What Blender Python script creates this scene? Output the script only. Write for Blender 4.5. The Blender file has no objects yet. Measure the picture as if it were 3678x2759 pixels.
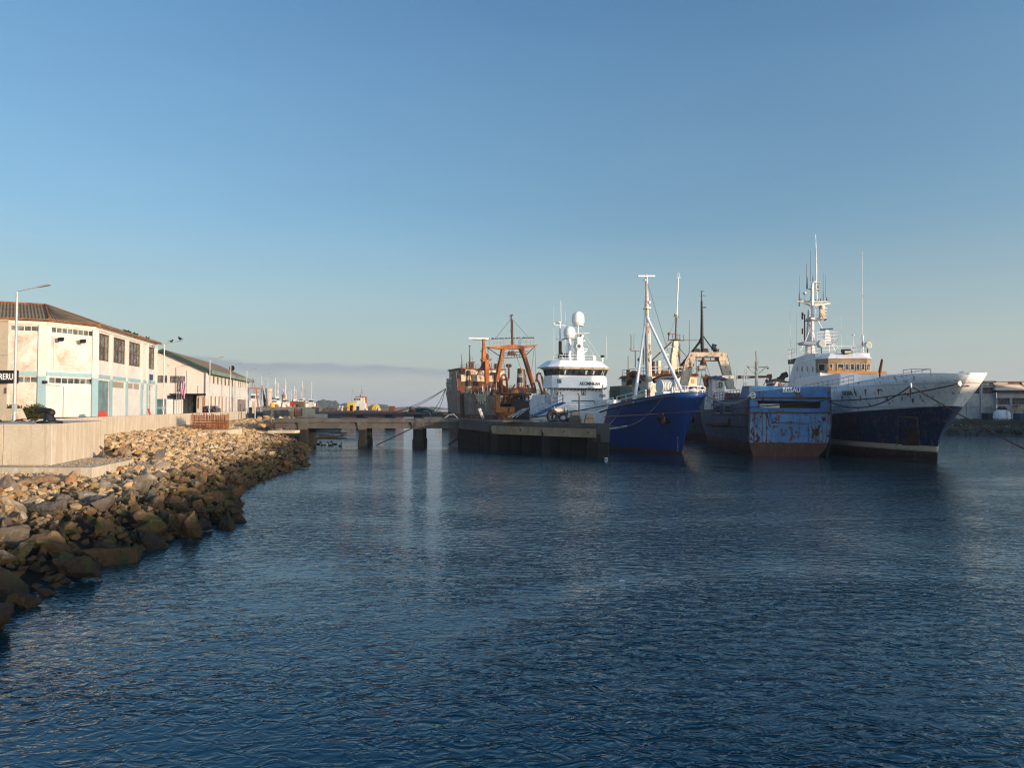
import bpy, bmesh, math, random
from math import radians as R, sin, cos, pi, atan2, hypot
from mathutils import Vector as V, Matrix, noise as mnoise
random.seed(7)
sc = bpy.context.scene
COL = sc.collection
# ------------------------------------------------------------------ camera model (photo pixels 3678 x 2759)
F = 2550.0; CX, CY = 1839.0, 1379.5; HC = 5.25; HOR = 1462.0
TH = math.atan((HOR - CY) / F)
def ray(px, py):
    u = (px - CX) / F; w = (CY - py) / F
    return V((u, cos(TH) - w * sin(TH), sin(TH) + w * cos(TH)))
CAM = V((0, 0, HC))
def at(px, py, Y):
    d = ray(px, py); return CAM + d * (Y / d.y)
def onz(px, py, z):
    d = ray(px, py); return CAM + d * ((z - HC) / d.z)
# ------------------------------------------------------------------ object helpers
MW = {}
def link(o): COL.objects.link(o); return o
def tag(o, label=None, cat=None, group=None, kind=None):
    if label: o['label'] = label
    if cat: o['category'] = cat
    if group: o['group'] = group
    if kind: o['kind'] = kind
    return o
def thing(name, loc, rz=0.0, label=None, cat=None, group=None):
    o = link(bpy.data.objects.new(name, None)); o.location = loc; o.rotation_euler = (0, 0, rz)
    o.empty_display_size = .3
    MW[o.name] = Matrix.Translation(V(loc)) @ Matrix.Rotation(rz, 4, 'Z')
    return tag(o, label, cat, group)
def copy_tree(o, parent=None):
    c = o.copy(); COL.objects.link(c)
    if parent is not None: c.parent = parent
    for ch in list(o.children): copy_tree(ch, c)
    return c
class MB:
    def __init__(s): s.v = []; s.f = []
    def add(s, vs, fs):
        n = len(s.v); s.v += [tuple(q) for q in vs]; s.f += [tuple(i + n for i in f) for f in fs]; return s
    def bx(s, x0, x1, y0, y1, z0, z1):
        return s.add([(x0,y0,z0),(x1,y0,z0),(x1,y1,z0),(x0,y1,z0),(x0,y0,z1),(x1,y0,z1),(x1,y1,z1),(x0,y1,z1)],
                     [(0,3,2,1),(4,5,6,7),(0,1,5,4),(1,2,6,5),(2,3,7,6),(3,0,4,7)])
    def hexa(s, b, t):      # 4 bottom pts, 4 top pts
        return s.add(list(b) + list(t), [(0,3,2,1),(4,5,6,7),(0,1,5,4),(1,2,6,5),(2,3,7,6),(3,0,4,7)])
    def beam(s, p, q, w, h=None, up=V((0,0,1)), w2=None):
        p, q = V(p), V(q); h = h or w; w2 = w if w2 is None else w2
        d = (q - p).normalized()
        if abs(d.dot(up)) > .97: up = V((0,1,0))
        r = d.cross(up).normalized(); u = r.cross(d)
        k = w2 / w
        B = [p - r*w/2 - u*h/2, p + r*w/2 - u*h/2, p + r*w/2 + u*h/2, p - r*w/2 + u*h/2]
        T = [q - r*w/2*k - u*h/2*k, q + r*w/2*k - u*h/2*k, q + r*w/2*k + u*h/2*k, q - r*w/2*k + u*h/2*k]
        return s.hexa(B, T)
    def tube(s, pts, r, n=6, r2=None, cap=True):
        pts = [V(p) for p in pts]; m = len(pts); base = len(s.v); vs = []
        for i, p in enumerate(pts):
            d = (pts[min(i+1, m-1)] - pts[max(i-1, 0)]).normalized()
            up = V((0,0,1)) if abs(d.z) < .9 else V((0,1,0))
            a = d.cross(up).normalized(); b = a.cross(d)
            rr = r if r2 is None else r + (r2 - r) * i / (m - 1)
            for k in range(n): vs.append(p + (a*cos(2*pi*k/n) + b*sin(2*pi*k/n)) * rr)
        fs = [(i*n+k, i*n+(k+1)%n, (i+1)*n+(k+1)%n, (i+1)*n+k) for i in range(m-1) for k in range(n)]
        if cap: fs += [tuple(range(n)), tuple(range((m-1)*n, m*n))]
        return s.add(vs, fs)
    def prism(s, poly, z0, z1):
        n = len(poly); vs = [(x, y, z0) for x, y in poly] + [(x, y, z1) for x, y in poly]
        return s.add(vs, [tuple(range(n))[::-1], tuple(range(n, 2*n))] + [(i, (i+1)%n, n+(i+1)%n, n+i) for i in range(n)])
    def loft(s, A, B):      # two rings of equal length, capped
        n = len(A); return s.add(list(A) + list(B), [tuple(range(n))[::-1], tuple(range(n, 2*n))] + [(i, (i+1)%n, n+(i+1)%n, n+i) for i in range(n)])
    def extr(s, poly, vec):
        vec = V(vec); return s.loft([V(p) for p in poly], [V(p) + vec for p in poly])
    def ball(s, c, r, n=14, m=9, sc_=(1,1,1), zmin=-1.0):
        c = V(c); vs = []; th = [math.acos(max(-1, zmin)) * j / m for j in range(m + 1)]
        for t in th:
            for k in range(n): vs.append(c + V((r*sc_[0]*sin(t)*cos(2*pi*k/n), r*sc_[1]*sin(t)*sin(2*pi*k/n), r*sc_[2]*cos(t))))
        return s.add(vs, [(j*n+k, j*n+(k+1)%n, (j+1)*n+(k+1)%n, (j+1)*n+k) for j in range(m) for k in range(n)])
    def lathe(s, prof, c, n=16, axis='z'):
        c = V(c); vs = []
        for r, z in prof:
            for k in range(n):
                a = 2*pi*k/n
                q = V((r*cos(a), r*sin(a), z)) if axis == 'z' else (V((z, r*cos(a), r*sin(a))) if axis == 'x' else V((r*cos(a), z, r*sin(a))))
                vs.append(c + q)
        m = len(prof)
        return s.add(vs, [(j*n+k, j*n+(k+1)%n, (j+1)*n+(k+1)%n, (j+1)*n+k) for j in range(m-1) for k in range(n)] + [tuple(range(n)), tuple(range((m-1)*n, m*n))])
    def rail(s, pts, h=1.0, bars=3, r=.03, step=1.6, post=None):
        pts = [V(p) for p in pts]; up = V((0,0,1))
        for k in range(bars): s.tube([p + up*h*(k+1)/bars for p in pts], r, 5)
        for a, b in zip(pts, pts[1:]):
            L = (b-a).length; n = max(1, round(L/step))
            for i in range(n+1):
                q = a.lerp(b, i/n); s.tube([q, q + up*h], post or r, 5)
        return s
    def ladder(s, p, q, w=.45, r=.025, side=V((1,0,0)), step=.35):
        p, q = V(p), V(q); side = V(side)
        s.tube([p - side*w/2, q - side*w/2], r, 5); s.tube([p + side*w/2, q + side*w/2], r, 5)
        n = max(2, int((q-p).length/step))
        for i in range(1, n):
            c = p.lerp(q, i/n); s.tube([c - side*w/2, c + side*w/2], r*.8, 4)
        return s
    def build(s, name, mat, parent=None, world=False, smooth=None, solid=None, bevel=None, **kw):
        me = bpy.data.meshes.new(name)
        vs = s.v
        if world and parent is not None:
            inv = MW[parent.name].inverted(); vs = [inv @ V(q) for q in vs]
        me.from_pydata([tuple(q) for q in vs], [], s.f)
        bm = bmesh.new(); bm.from_mesh(me)
        bmesh.ops.remove_doubles(bm, verts=bm.verts, dist=1e-5) if kw.pop('weld', False) else None
        bmesh.ops.recalc_face_normals(bm, faces=bm.faces); bm.to_mesh(me); bm.free()
        if smooth is not None:
            me.polygons.foreach_set('use_smooth', [True]*len(me.polygons)); me.set_sharp_from_angle(angle=R(smooth))
        ms = mat if isinstance(mat, (list, tuple)) else [mat]
        for m in ms: me.materials.append(m)
        o = link(bpy.data.objects.new(name, me))
        if parent is not None: o.parent = parent
        if solid:
            md = o.modifiers.new('thick', 'SOLIDIFY'); md.thickness = solid; md.offset = kw.pop('soff', -1)
        if bevel:
            md = o.modifiers.new('edge', 'BEVEL'); md.width = bevel; md.segments = 2; md.limit_method = 'ANGLE'
        tag(o, kw.get('label'), kw.get('cat'), kw.get('group'), kw.get('kind'))
        return o
def wall_grid(mb, o, u, L, z0, z1, holes, depth=.25, extra_u=()):
    """Facade from point o along unit u (world xy), holes=[(u0,u1,z0,z1)] cut through with reveals; inward = left-hand normal."""
    o = V(o); u = V(u); n = V((-u.y, u.x, 0))
    us = sorted({0, L, *extra_u, *[h[0] for h in holes], *[h[1] for h in holes]}); zs = sorted({z0, z1, *[h[2] for h in holes], *[h[3] for h in holes]})
    P = lambda a, z, d=0: V((o.x + u.x*a + n.x*d, o.y + u.y*a + n.y*d, z))
    for a, b in zip(us, us[1:]):
        for c, d in zip(zs, zs[1:]):
            mx, mz = (a+b)/2, (c+d)/2
            if any(h[0] < mx < h[1] and h[2] < mz < h[3] for h in holes): continue
            mb.add([P(a,c), P(b,c), P(b,d), P(a,d)], [(0,1,2,3)])
    for h in holes:
        q = [(h[0],h[2]),(h[1],h[2]),(h[1],h[3]),(h[0],h[3])]
        for i in range(4):
            (a,c),(b,d) = q[i], q[(i+1)%4]
            mb.add([P(a,c), P(b,d), P(b,d,depth), P(a,c,depth)], [(0,1,2,3)])
    return P
# ------------------------------------------------------------------ materials
def nn(nt, t, **kw):
    n = nt.nodes.new(t)
    for k, v in kw.items():
        if hasattr(n, k): setattr(n, k, v)
    return n
def newmat(name):
    m = bpy.data.materials.new(name); m.use_nodes = True; nt = m.node_tree
    return m, nt, nt.nodes['Principled BSDF']
def coords(nt, scale=(1,1,1), src='Object'):
    tc = nn(nt, 'ShaderNodeTexCoord'); mp = nn(nt, 'ShaderNodeMapping'); mp.inputs['Scale'].default_value = scale
    if src == 'World':
        g = nn(nt, 'ShaderNodeNewGeometry'); nt.links.new(g.outputs['Position'], mp.inputs['Vector'])
    else: nt.links.new(tc.outputs[src], mp.inputs['Vector'])
    return mp.outputs[0]
def noise(nt, vec, scale=1, detail=6, rough=.6, dist=0):
    n = nn(nt, 'ShaderNodeTexNoise'); n.inputs['Scale'].default_value = scale; n.inputs['Detail'].default_value = detail
    n.inputs['Roughness'].default_value = rough; n.inputs['Distortion'].default_value = dist
    nt.links.new(vec, n.inputs['Vector']); return n.outputs['Fac']
def ramp(nt, fac, a, b, ca=(0,0,0,1), cb=(1,1,1,1)):
    r = nn(nt, 'ShaderNodeValToRGB'); e = r.color_ramp.elements
    e[0].position = a; e[1].position = b; e[0].color = ca; e[1].color = cb
    nt.links.new(fac, r.inputs[0]); return r.outputs[0]
def mix(nt, fac, a, b, mode='MIX'):
    m = nn(nt, 'ShaderNodeMix', data_type='RGBA', blend_type=mode)
    for s, x in ((m.inputs['Factor'], fac), (m.inputs[6], a), (m.inputs[7], b)):
        if isinstance(x, (int, float)): s.default_value = x
        elif isinstance(x, tuple): s.default_value = x if len(x) == 4 else (*x, 1)
        else: nt.links.new(x, s)
    return m.outputs[2]
def mth(nt, op, a, b=0.0, c=None):
    m = nn(nt, 'ShaderNodeMath', operation=op)
    for i, x in enumerate((a, b, c)):
        if x is None: continue
        if isinstance(x, (int, float)): m.inputs[i].default_value = x
        else: nt.links.new(x, m.inputs[i])
    return m.outputs[0]
def bump(nt, bs, h, st=.3, dist=.05):
    b = nn(nt, 'ShaderNodeBump'); b.inputs['Strength'].default_value = st; b.inputs['Distance'].default_value = dist
    nt.links.new(h, b.inputs['Height']); nt.links.new(b.outputs[0], bs.inputs['Normal'])
def paint(name, col, var=.15, sc_=2.0, rough=.55, metal=0., rust=0., streak=0., rustcol=(.13,.035,.01), dirt=(.05,.04,.03), bands=None, wob=.06, bmp=.25, src='Object', plates=0, scale_boost=1., spec=.3):
    """Weathered paint. bands=[(z_top, colour)] low to high, col is above the last."""
    m, nt, bs = newmat(name); L = nt.links
    c1 = coords(nt, (1,1,1), src); c2 = coords(nt, (3*scale_boost,3*scale_boost,.28*scale_boost), src)
    n1 = noise(nt, c1, sc_, 7, .65); n2 = noise(nt, c2, 1.6, 5, .6); n3 = noise(nt, c1, .35*sc_, 4, .6)
    base = col
    if bands:
        sp = nn(nt, 'ShaderNodeSeparateXYZ'); L.new(c1, sp.inputs[0])
        zz = mth(nt, 'ADD', sp.outputs[2], mth(nt, 'MULTIPLY', mth(nt, 'SUBTRACT', n1, .5), wob*2))
        prev = bands[0][1]
        seq = [(b[0], nb) for b, nb in zip(bands, [x[1] for x in bands[1:]] + [col])]
        slopes = [b[2] if len(b) > 2 else 0 for b in bands]
        for (z, nxt), sl in zip(seq, slopes):
            zq = mth(nt, 'SUBTRACT', zz, mth(nt, 'MULTIPLY', sp.outputs[0], sl)) if sl else zz
            prev = mix(nt, mth(nt, 'MULTIPLY_ADD', zq, 25.0, -z*25.0), prev, nxt)
            prev.node.clamp_factor = True
        base = prev
    dk = ramp(nt, n3, .3, .75, (1-var*1.6,)*3 + (1,), (1+var*.3,)*3 + (1,))
    cc = mix(nt, 1.0, base, dk, 'MULTIPLY')
    cc = mix(nt, mth(nt, 'MULTIPLY', ramp(nt, n1, .45, .7), var*1.3), cc, dirt)
    if plates:
        spx = nn(nt, 'ShaderNodeSeparateXYZ'); L.new(c1, spx.inputs[0])
        a = mth(nt, 'LESS_THAN', mth(nt, 'ABSOLUTE', mth(nt, 'SUBTRACT', mth(nt, 'FRACT', mth(nt, 'MULTIPLY', spx.outputs[2], 1/plates)), .5)), .014)
        cc = mix(nt, mth(nt, 'MULTIPLY', a, .45), cc, dirt)
    if streak:
        cc = mix(nt, mth(nt, 'MULTIPLY', ramp(nt, n2, .52, .72), streak), cc, (rustcol[0]*1.6, rustcol[1]*2.2, rustcol[2]*2.5))
    if rust:
        nr = noise(nt, coords(nt, (1.0*scale_boost,1.0*scale_boost,.55*scale_boost), src), 1.3, 9, .72, .4)
        cc = mix(nt, ramp(nt, nr, .62-rust*.4, .66-rust*.4), cc, mix(nt, n1, (rustcol[0]*.35, rustcol[1]*.35, rustcol[2]*.5), (rustcol[0]*1.7, rustcol[1]*1.9, rustcol[2]*1.6)))
    L.new(cc, bs.inputs['Base Color']); bs.inputs['Roughness'].default_value = rough; bs.inputs['Metallic'].default_value = metal
    bs.inputs['Specular IOR Level'].default_value = spec
    if bmp: bump(nt, bs, n1, bmp, .04)
    return m
def concrete(name, col, dark=(.12,.1,.08), form=0., amt=.5, sc_=1.0, src='World', rough=.9):
    m, nt, bs = newmat(name)
    c = coords(nt, (1,1,1), src); n1 = noise(nt, c, .45*sc_, 8, .68, .3); n2 = noise(nt, c, 9*sc_, 6, .7); n3 = noise(nt, coords(nt, (1.8,1.8,.16), src), 1.5*sc_, 5, .6)
    cc = mix(nt, mth(nt, 'MULTIPLY', ramp(nt, n1, .42, .72), amt), col, dark)
    cc = mix(nt, mth(nt, 'MULTIPLY', ramp(nt, n3, .5, .75), form), cc, tuple(x*1.25 for x in col))
    cc = mix(nt, mth(nt, 'MULTIPLY', ramp(nt, n3, .5, .25), form*.7), cc, dark)
    cc = mix(nt, mth(nt, 'MULTIPLY', ramp(nt, n2, .35, .65), .35), cc, tuple(x*.6 for x in col))
    nt.links.new(cc, bs.inputs['Base Color']); bs.inputs['Roughness'].default_value = rough; bs.inputs['Specular IOR Level'].default_value = .2
    bump(nt, bs, mix(nt, .5, n1, n2), .5, .05)
    return m
def flat(name, col, rough=.5, metal=0., var=.25, spec=.3):
    m, nt, bs = newmat(name); n = noise(nt, coords(nt), 4, 5, .6)
    nt.links.new(mix(nt, 1.0, tuple(col), ramp(nt, n, .3, .75, (1-var,)*3+(1,), (1+var*.2,)*3+(1,)), 'MULTIPLY'), bs.inputs['Base Color'])
    bs.inputs['Roughness'].default_value = rough; bs.inputs['Metallic'].default_value = metal; bs.inputs['Specular IOR Level'].default_value = spec
    return m
def glass(name, col=(.02,.025,.03), rough=.08):
    m, nt, bs = newmat(name); bs.inputs['Base Color'].default_value = (*col, 1); bs.inputs['Roughness'].default_value = rough
    bs.inputs['Specular IOR Level'].default_value = .6
    n = noise(nt, coords(nt), 3, 3); bump(nt, bs, n, .05, .02)
    nt.links.new(mix(nt, ramp(nt, noise(nt, coords(nt, (1,1,1), 'World'), 1.3, 2), .4, .6), tuple(c*.5 for c in col), tuple(c*2.2+.01 for c in col)), bs.inputs['Base Color']); return m
M = {}
M['white'] = paint('white_paint', (.82,.82,.82), .1, 2, .5, streak=.1, rust=.05)
M['white_clean'] = paint('clean_white_paint', (.86,.86,.86), .05, 2, .4, streak=.03, bmp=.1)
M['white_rusty'] = paint('rusty_white_paint', (.72,.7,.66), .2, 1.6, .65, rust=.22, streak=.5)
M['cream'] = paint('cream_paint', (.72,.64,.5), .15, 2, .6, rust=.14, streak=.35)
M['rust'] = paint('rust_steel', (.3,.105,.03), .5, 2.2, .8, rust=.3, rustcol=(.1,.035,.015), bmp=.5)
M['rust_orange'] = paint('orange_rust_steel', (.62,.19,.035), .3, 2.0, .7, rust=.12, streak=.3, bmp=.4)
M['cage_rust'] = paint('rebar_rust', (.3,.085,.02), .4, 3, .85, rust=.2)
M['rust_dark'] = paint('dark_rust_steel', (.09,.05,.035), .4, 2, .8, rust=.3, bmp=.5)
M['red_deck'] = paint('red_oxide', (.3,.07,.04), .3, 2, .7, rust=.2)
M['blue_deck'] = paint('blue_deck_paint', (.02,.08,.2), .2, 2, .5, rust=.15)
M['teal_deck'] = paint('teal_deck_paint', (.03,.1,.1), .3, 2, .6, rust=.2)
M['black'] = flat('black_steel', (.015,.015,.017), .55)
M['dark'] = flat('dark_interior', (.012,.011,.01), .8)
M['grey'] = flat('grey_steel', (.35,.36,.37), .5)
M['galv'] = flat('galvanised_steel', (.5,.5,.5), .45, .3)
M['glass'] = glass('window_glass')
M['amber'] = flat('orange_paint', (.55,.22,.04), .5)
M['rope'] = flat('tarred_rope', (.035,.03,.026), .9)
M['rope_pale'] = flat('pale_rope', (.28,.26,.22), .95)
M['lamp'] = flat('floodlight_glass', (.55,.55,.5), .2)
M['brown'] = flat('window_frame_brown', (.12,.06,.03), .6)
# rocks
def rockmat(name, ca, cb, rnd):
    m, nt, bs = newmat(name)
    co = coords(nt); cw = coords(nt, (1,1,1), 'World'); n1 = noise(nt, co, 2.3, 8, .7, .3); n2 = noise(nt, cw, .5, 4, .6); n4 = noise(nt, co, 14, 5, .7)
    if rnd == 'obj':
        oi = nn(nt, 'ShaderNodeObjectInfo'); rv = oi.outputs['Random']
    else:
        a = nn(nt, 'ShaderNodeAttribute'); a.attribute_name = 'tone'; rv = a.outputs['Fac']
    r = nn(nt, 'ShaderNodeValToRGB'); cr = r.color_ramp; cr.interpolation = 'LINEAR'
    cols = ca; cr.elements[0].color = (*cols[0], 1); cr.elements[1].color = (*cols[-1], 1)
    for i, cc in enumerate(cols[1:-1]):
        e = cr.elements.new((i+1)/(len(cols)-1)); e.color = (*cc, 1)
    nt.links.new(rv, r.inputs[0])
    c = mix(nt, mth(nt, 'MULTIPLY', ramp(nt, n1, .4, .68), .7), r.outputs[0], cb)
    c = mix(nt, mth(nt, 'MULTIPLY', ramp(nt, n4, .4, .65), .35), c, (.07,.055,.045))
    sp = nn(nt, 'ShaderNodeSeparateXYZ'); nt.links.new(cw, sp.inputs[0])
    zz = mth(nt, 'ADD', sp.outputs[2], mth(nt, 'MULTIPLY', mth(nt, 'SUBTRACT', n2, .5), 1.6))
    wet = mth(nt, 'MULTIPLY_ADD', zz, -1.3, 2.15); wet.node.use_clamp = True
    alg = mix(nt, ramp(nt, noise(nt, cw, 1.1, 4, .6), .5, .6), mix(nt, rv, (.008,.007,.005), (.045,.024,.008)), (.013,.022,.004))
    c = mix(nt, mth(nt, 'MULTIPLY', wet, .97), c, alg)
    nt.links.new(c, bs.inputs['Base Color']); bs.inputs['Roughness'].default_value = .85; bs.inputs['Specular IOR Level'].default_value = .25
    bump(nt, bs, mix(nt, .4, n1, n4), 1.0, .1)
    return m
TONES = [(.15,.13,.11),(.24,.19,.14),(.5,.28,.1),(.11,.105,.11),(.46,.38,.28),(.4,.18,.05),(.17,.165,.165)]
TONES2 = [(.55,.39,.22),(.5,.3,.12),(.64,.48,.3),(.54,.32,.12),(.7,.57,.4),(.34,.2,.09),(.62,.42,.2)]
M['rock'] = rockmat('riprap_rock', TONES, (.12,.085,.05), 'obj')
M['rubble'] = rockmat('riprap_rubble', TONES2, (.3,.2,.1), 'attr')
M['bank'] = rockmat('bank_earth', [(.2,.15,.1),(.2,.15,.1),(.22,.17,.12)], (.1,.07,.04), 'attr')
M['conc'] = concrete('pale_concrete', (.58,.5,.38), (.3,.22,.13), .5, .55)
M['conc_wall'] = concrete('flood_wall_concrete', (.6,.52,.41), (.36,.27,.16), .6, .45)
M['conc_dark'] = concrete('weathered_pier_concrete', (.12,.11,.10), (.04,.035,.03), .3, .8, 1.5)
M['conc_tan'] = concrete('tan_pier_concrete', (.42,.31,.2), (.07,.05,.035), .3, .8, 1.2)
M['conc_wet_shade'] = concrete('wet_shaded_column_concrete', (.022,.02,.018), (.007,.007,.006), .4, .8, 1.5)  # wet columns, near black to carry the shade under the pier
M['asphalt'] = concrete('worn_asphalt', (.075,.07,.062), (.035,.033,.03), 0, .6, .6)
M['soil'] = concrete('bank_soil', (.09,.08,.06), (.04,.035,.03), 0, .7, .8)
M['plaster'] = concrete('stained_white_plaster', (.64,.63,.61), (.36,.3,.24), .25, .45, 1.6)
M['plaster_peel'] = concrete('peeling_white_plaster', (.65,.62,.58), (.3,.2,.12), .1, 1.0, 1.8)
M['plaster_blue'] = concrete('pale_teal_paint', (.27,.43,.5), (.2,.25,.25), .2, .35, .8)
M['plaster_pink'] = concrete('pinkish_plaster', (.68,.58,.52), (.45,.35,.28), .1, .15, .5)
M['plaster_grey'] = concrete('weathered_grey_plaster', (.42,.42,.4), (.1,.1,.095), .3, .85, 1.0)
M['beige'] = concrete('beige_cladding', (.5,.42,.32), (.4,.32,.24), .2, .15, .5)
HAZE = .00022
# ------------------------------------------------------------------ camera, sun, sky
cam = bpy.data.cameras.new('camera'); co_ = link(bpy.data.objects.new('camera', cam)); co_.location = CAM
co_.rotation_euler = (R(90) + TH, 0, 0); cam.sensor_width = 36; cam.lens = F / 3678 * 36; cam.clip_end = 20000; cam.clip_start = .1
sc.camera = co_
SUN = V((.83, -.557, math.tan(R(5.7)))).normalized()
EL = math.asin(SUN.z); AZ = atan2(SUN.x, SUN.y)
sl = bpy.data.lights.new('sun', 'SUN'); sl.energy = 3.3; sl.angle = R(.5); sl.color = (1, .76, .52)
so = link(bpy.data.objects.new('sun', sl)); so.rotation_euler = SUN.to_track_quat('Z', 'Y').to_euler()
w = bpy.data.worlds.new('World'); sc.world = w; w.use_nodes = True; nt = w.node_tree; bg = nt.nodes['Background']
sky = nn(nt, 'ShaderNodeTexSky', sky_type='NISHITA'); sky.sun_disc = False; sky.sun_elevation = EL; sky.sun_rotation = AZ
sky.air_density = 1.0; sky.dust_density = .6; sky.ozone_density = 2.2; sky.altitude = 0
tc = nn(nt, 'ShaderNodeTexCoord'); sp = nn(nt, 'ShaderNodeSeparateXYZ'); nt.links.new(tc.outputs['Generated'], sp.inputs[0])
# low bank of cloud above the horizon, left of centre
az = mth(nt, 'ARCTAN2', sp.outputs[0], sp.outputs[1])
cb = nn(nt, 'ShaderNodeCombineXYZ'); nt.links.new(mth(nt, 'MULTIPLY', az, 14), cb.inputs[0]); nt.links.new(mth(nt, 'MULTIPLY', sp.outputs[2], 60), cb.inputs[1])
cn = noise(nt, cb.outputs[0], .9, 6, .55)
cn2 = noise(nt, cb.outputs[0], .28, 3, .5)
zc = mth(nt, 'ADD', sp.outputs[2], mth(nt, 'MULTIPLY', mth(nt, 'SUBTRACT', cn, .5), .026))
top = mth(nt, 'SUBTRACT', .0655, mth(nt, 'MULTIPLY', mth(nt, 'ADD', az, .40), .030))
mt_ = mth(nt, 'MULTIPLY', mth(nt, 'SUBTRACT', top, zc), 190); mt_.node.use_clamp = True
mb_ = mth(nt, 'MULTIPLY', mth(nt, 'SUBTRACT', zc, .040), 90); mb_.node.use_clamp = True
ma_ = mth(nt, 'MULTIPLY', mth(nt, 'SUBTRACT', mth(nt, 'ADD', -.065, mth(nt, 'MULTIPLY', cn2, .08)), az), 22); ma_.node.use_clamp = True
ml_ = mth(nt, 'MULTIPLY', mth(nt, 'ADD', az, .55), 12); ml_.node.use_clamp = True
mc = mth(nt, 'MULTIPLY', mth(nt, 'MULTIPLY', mt_, mb_), mth(nt, 'MULTIPLY', ma_, ml_))
tint = mix(nt, 1.0, sky.outputs[0], ramp(nt, sp.outputs[2], 0.02, .42, (.68,.655,.655,1), (.75,.855,.90,1)), 'MULTIPLY')
sd_ = mth(nt, 'ADD', mth(nt, 'MULTIPLY', sp.outputs[0], SUN.x/hypot(SUN.x, SUN.y)), mth(nt, 'MULTIPLY', sp.outputs[1], SUN.y/hypot(SUN.x, SUN.y)))
anti = mth(nt, 'MULTIPLY_ADD', sd_, -2.6, 1.2); anti.node.use_clamp = True
tint = mix(nt, anti, mix(nt, 1.0, sky.outputs[0], (1.55,1.5,1.5), 'MULTIPLY'), tint)
eqv = mth(nt, 'MULTIPLY_ADD', sd_, .2, 1.13); cq = nn(nt, 'ShaderNodeCombineXYZ'); [nt.links.new(eqv, cq.inputs[k]) for k in range(3)]
tint = mix(nt, 1.0, tint, cq.outputs[0], 'MULTIPLY')
zen = ramp(nt, sp.outputs[2], .4, .8)
tint = mix(nt, mth(nt, 'MULTIPLY', zen, anti), tint, mix(nt, 1.0, tint, (.62,.86,1.1), 'MULTIPLY'))
hz = ramp(nt, sp.outputs[2], 0.01, .24, (1,1,1,1), (0,0,0,1))
tint = mix(nt, mth(nt, 'MULTIPLY', mth(nt, 'MULTIPLY', hz, .8), anti), tint, (1.45, 1.68, 1.86))
sw_ = nn(nt, 'ShaderNodeCombineXYZ'); nt.links.new(mth(nt, 'MULTIPLY', az, 1.6), sw_.inputs[0]); nt.links.new(mth(nt, 'MULTIPLY', sp.outputs[2], 7), sw_.inputs[1])
tint = mix(nt, 1.0, tint, ramp(nt, noise(nt, sw_.outputs[0], 1.2, 5, .55, .4), .3, .7, (.965,.97,.98,1), (1.03,1.025,1.015,1)), 'MULTIPLY')
cl = mix(nt, mth(nt, 'MULTIPLY', mc, .65), tint, (1.0, 1.14, 1.45))
nt.links.new(cl, bg.inputs[0]); bg.inputs[1].default_value = .15
sc.view_settings.view_transform = 'Standard'; sc.view_settings.look = 'None'; sc.view_settings.exposure = 1.0; sc.view_settings.gamma = 1
sc.cycles.max_bounces = 6; sc.cycles.diffuse_bounces = 3; sc.cycles.glossy_bounces = 3; sc.cycles.use_denoising = True; sc.cycles.pixel_filter_type = 'BLACKMAN_HARRIS'; sc.cycles.filter_width = 1.2; sc.cycles.sample_clamp_indirect = 4
# ------------------------------------------------------------------ water
m, nt, bs = newmat('harbour_water'); M['water'] = m
cw = coords(nt, (1,1,1), 'World')
def wcoord(ang, sx, sy):
    mp = nn(nt, 'ShaderNodeMapping'); mp.inputs['Rotation'].default_value = (0, 0, R(ang)); mp.inputs['Scale'].default_value = (sx, sy, 1)
    nt.links.new(cw, mp.inputs['Vector']); return mp.outputs[0]
w1 = noise(nt, wcoord(8, 1.9, 3.3), 1.0, 2.5, .5, .8)
w1 = mth(nt, 'SUBTRACT', 1.0, mth(nt, 'MULTIPLY', mth(nt, 'ABSOLUTE', mth(nt, 'SUBTRACT', w1, .5)), 2.2))
w2 = noise(nt, wcoord(-12, 2.6, 4.0), 1.2, 4, .6, .8)
w3 = noise(nt, wcoord(5, .16, .36), 1.0, 3, .5, .6)
pt = noise(nt, wcoord(20, .05, .11), 1.0, 3, .55, 1.2)
w4 = noise(nt, wcoord(-4, 7, 13), 1.2, 3, .6, .3)
hh = mth(nt, 'ADD', mth(nt, 'MULTIPLY', w1, 1.5), mth(nt, 'MULTIPLY', w2, .22))
hh = mth(nt, 'ADD', hh, mth(nt, 'MULTIPLY', w4, .01))
hh = mth(nt, 'MULTIPLY', hh, ramp(nt, pt, .32, .66, (.45,.45,.45,1), (2.1,2.1,2.1,1)))
hh = mth(nt, 'ADD', hh, mth(nt, 'MULTIPLY', w3, .5))
b = nn(nt, 'ShaderNodeBump'); b.inputs['Strength'].default_value = 1.0; b.inputs['Distance'].default_value = .02
nt.links.new(hh, b.inputs['Height']); nt.links.new(b.outputs[0], bs.inputs['Normal'])
bs.inputs['Base Color'].default_value = (.0002, .026, .036, 1); bs.inputs['Roughness'].default_value = .02; bs.inputs['IOR'].default_value = 1.65
bs.inputs['Specular IOR Level'].default_value = .5; bs.inputs['Specular Tint'].default_value = (.05,.5,.8,1)
MB().add([(-6000,-300,0),(6000,-300,0),(6000,9000,0),(-6000,9000,0)], [(0,1,2,3)]).build('water', M['water'], kind='structure')
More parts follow.
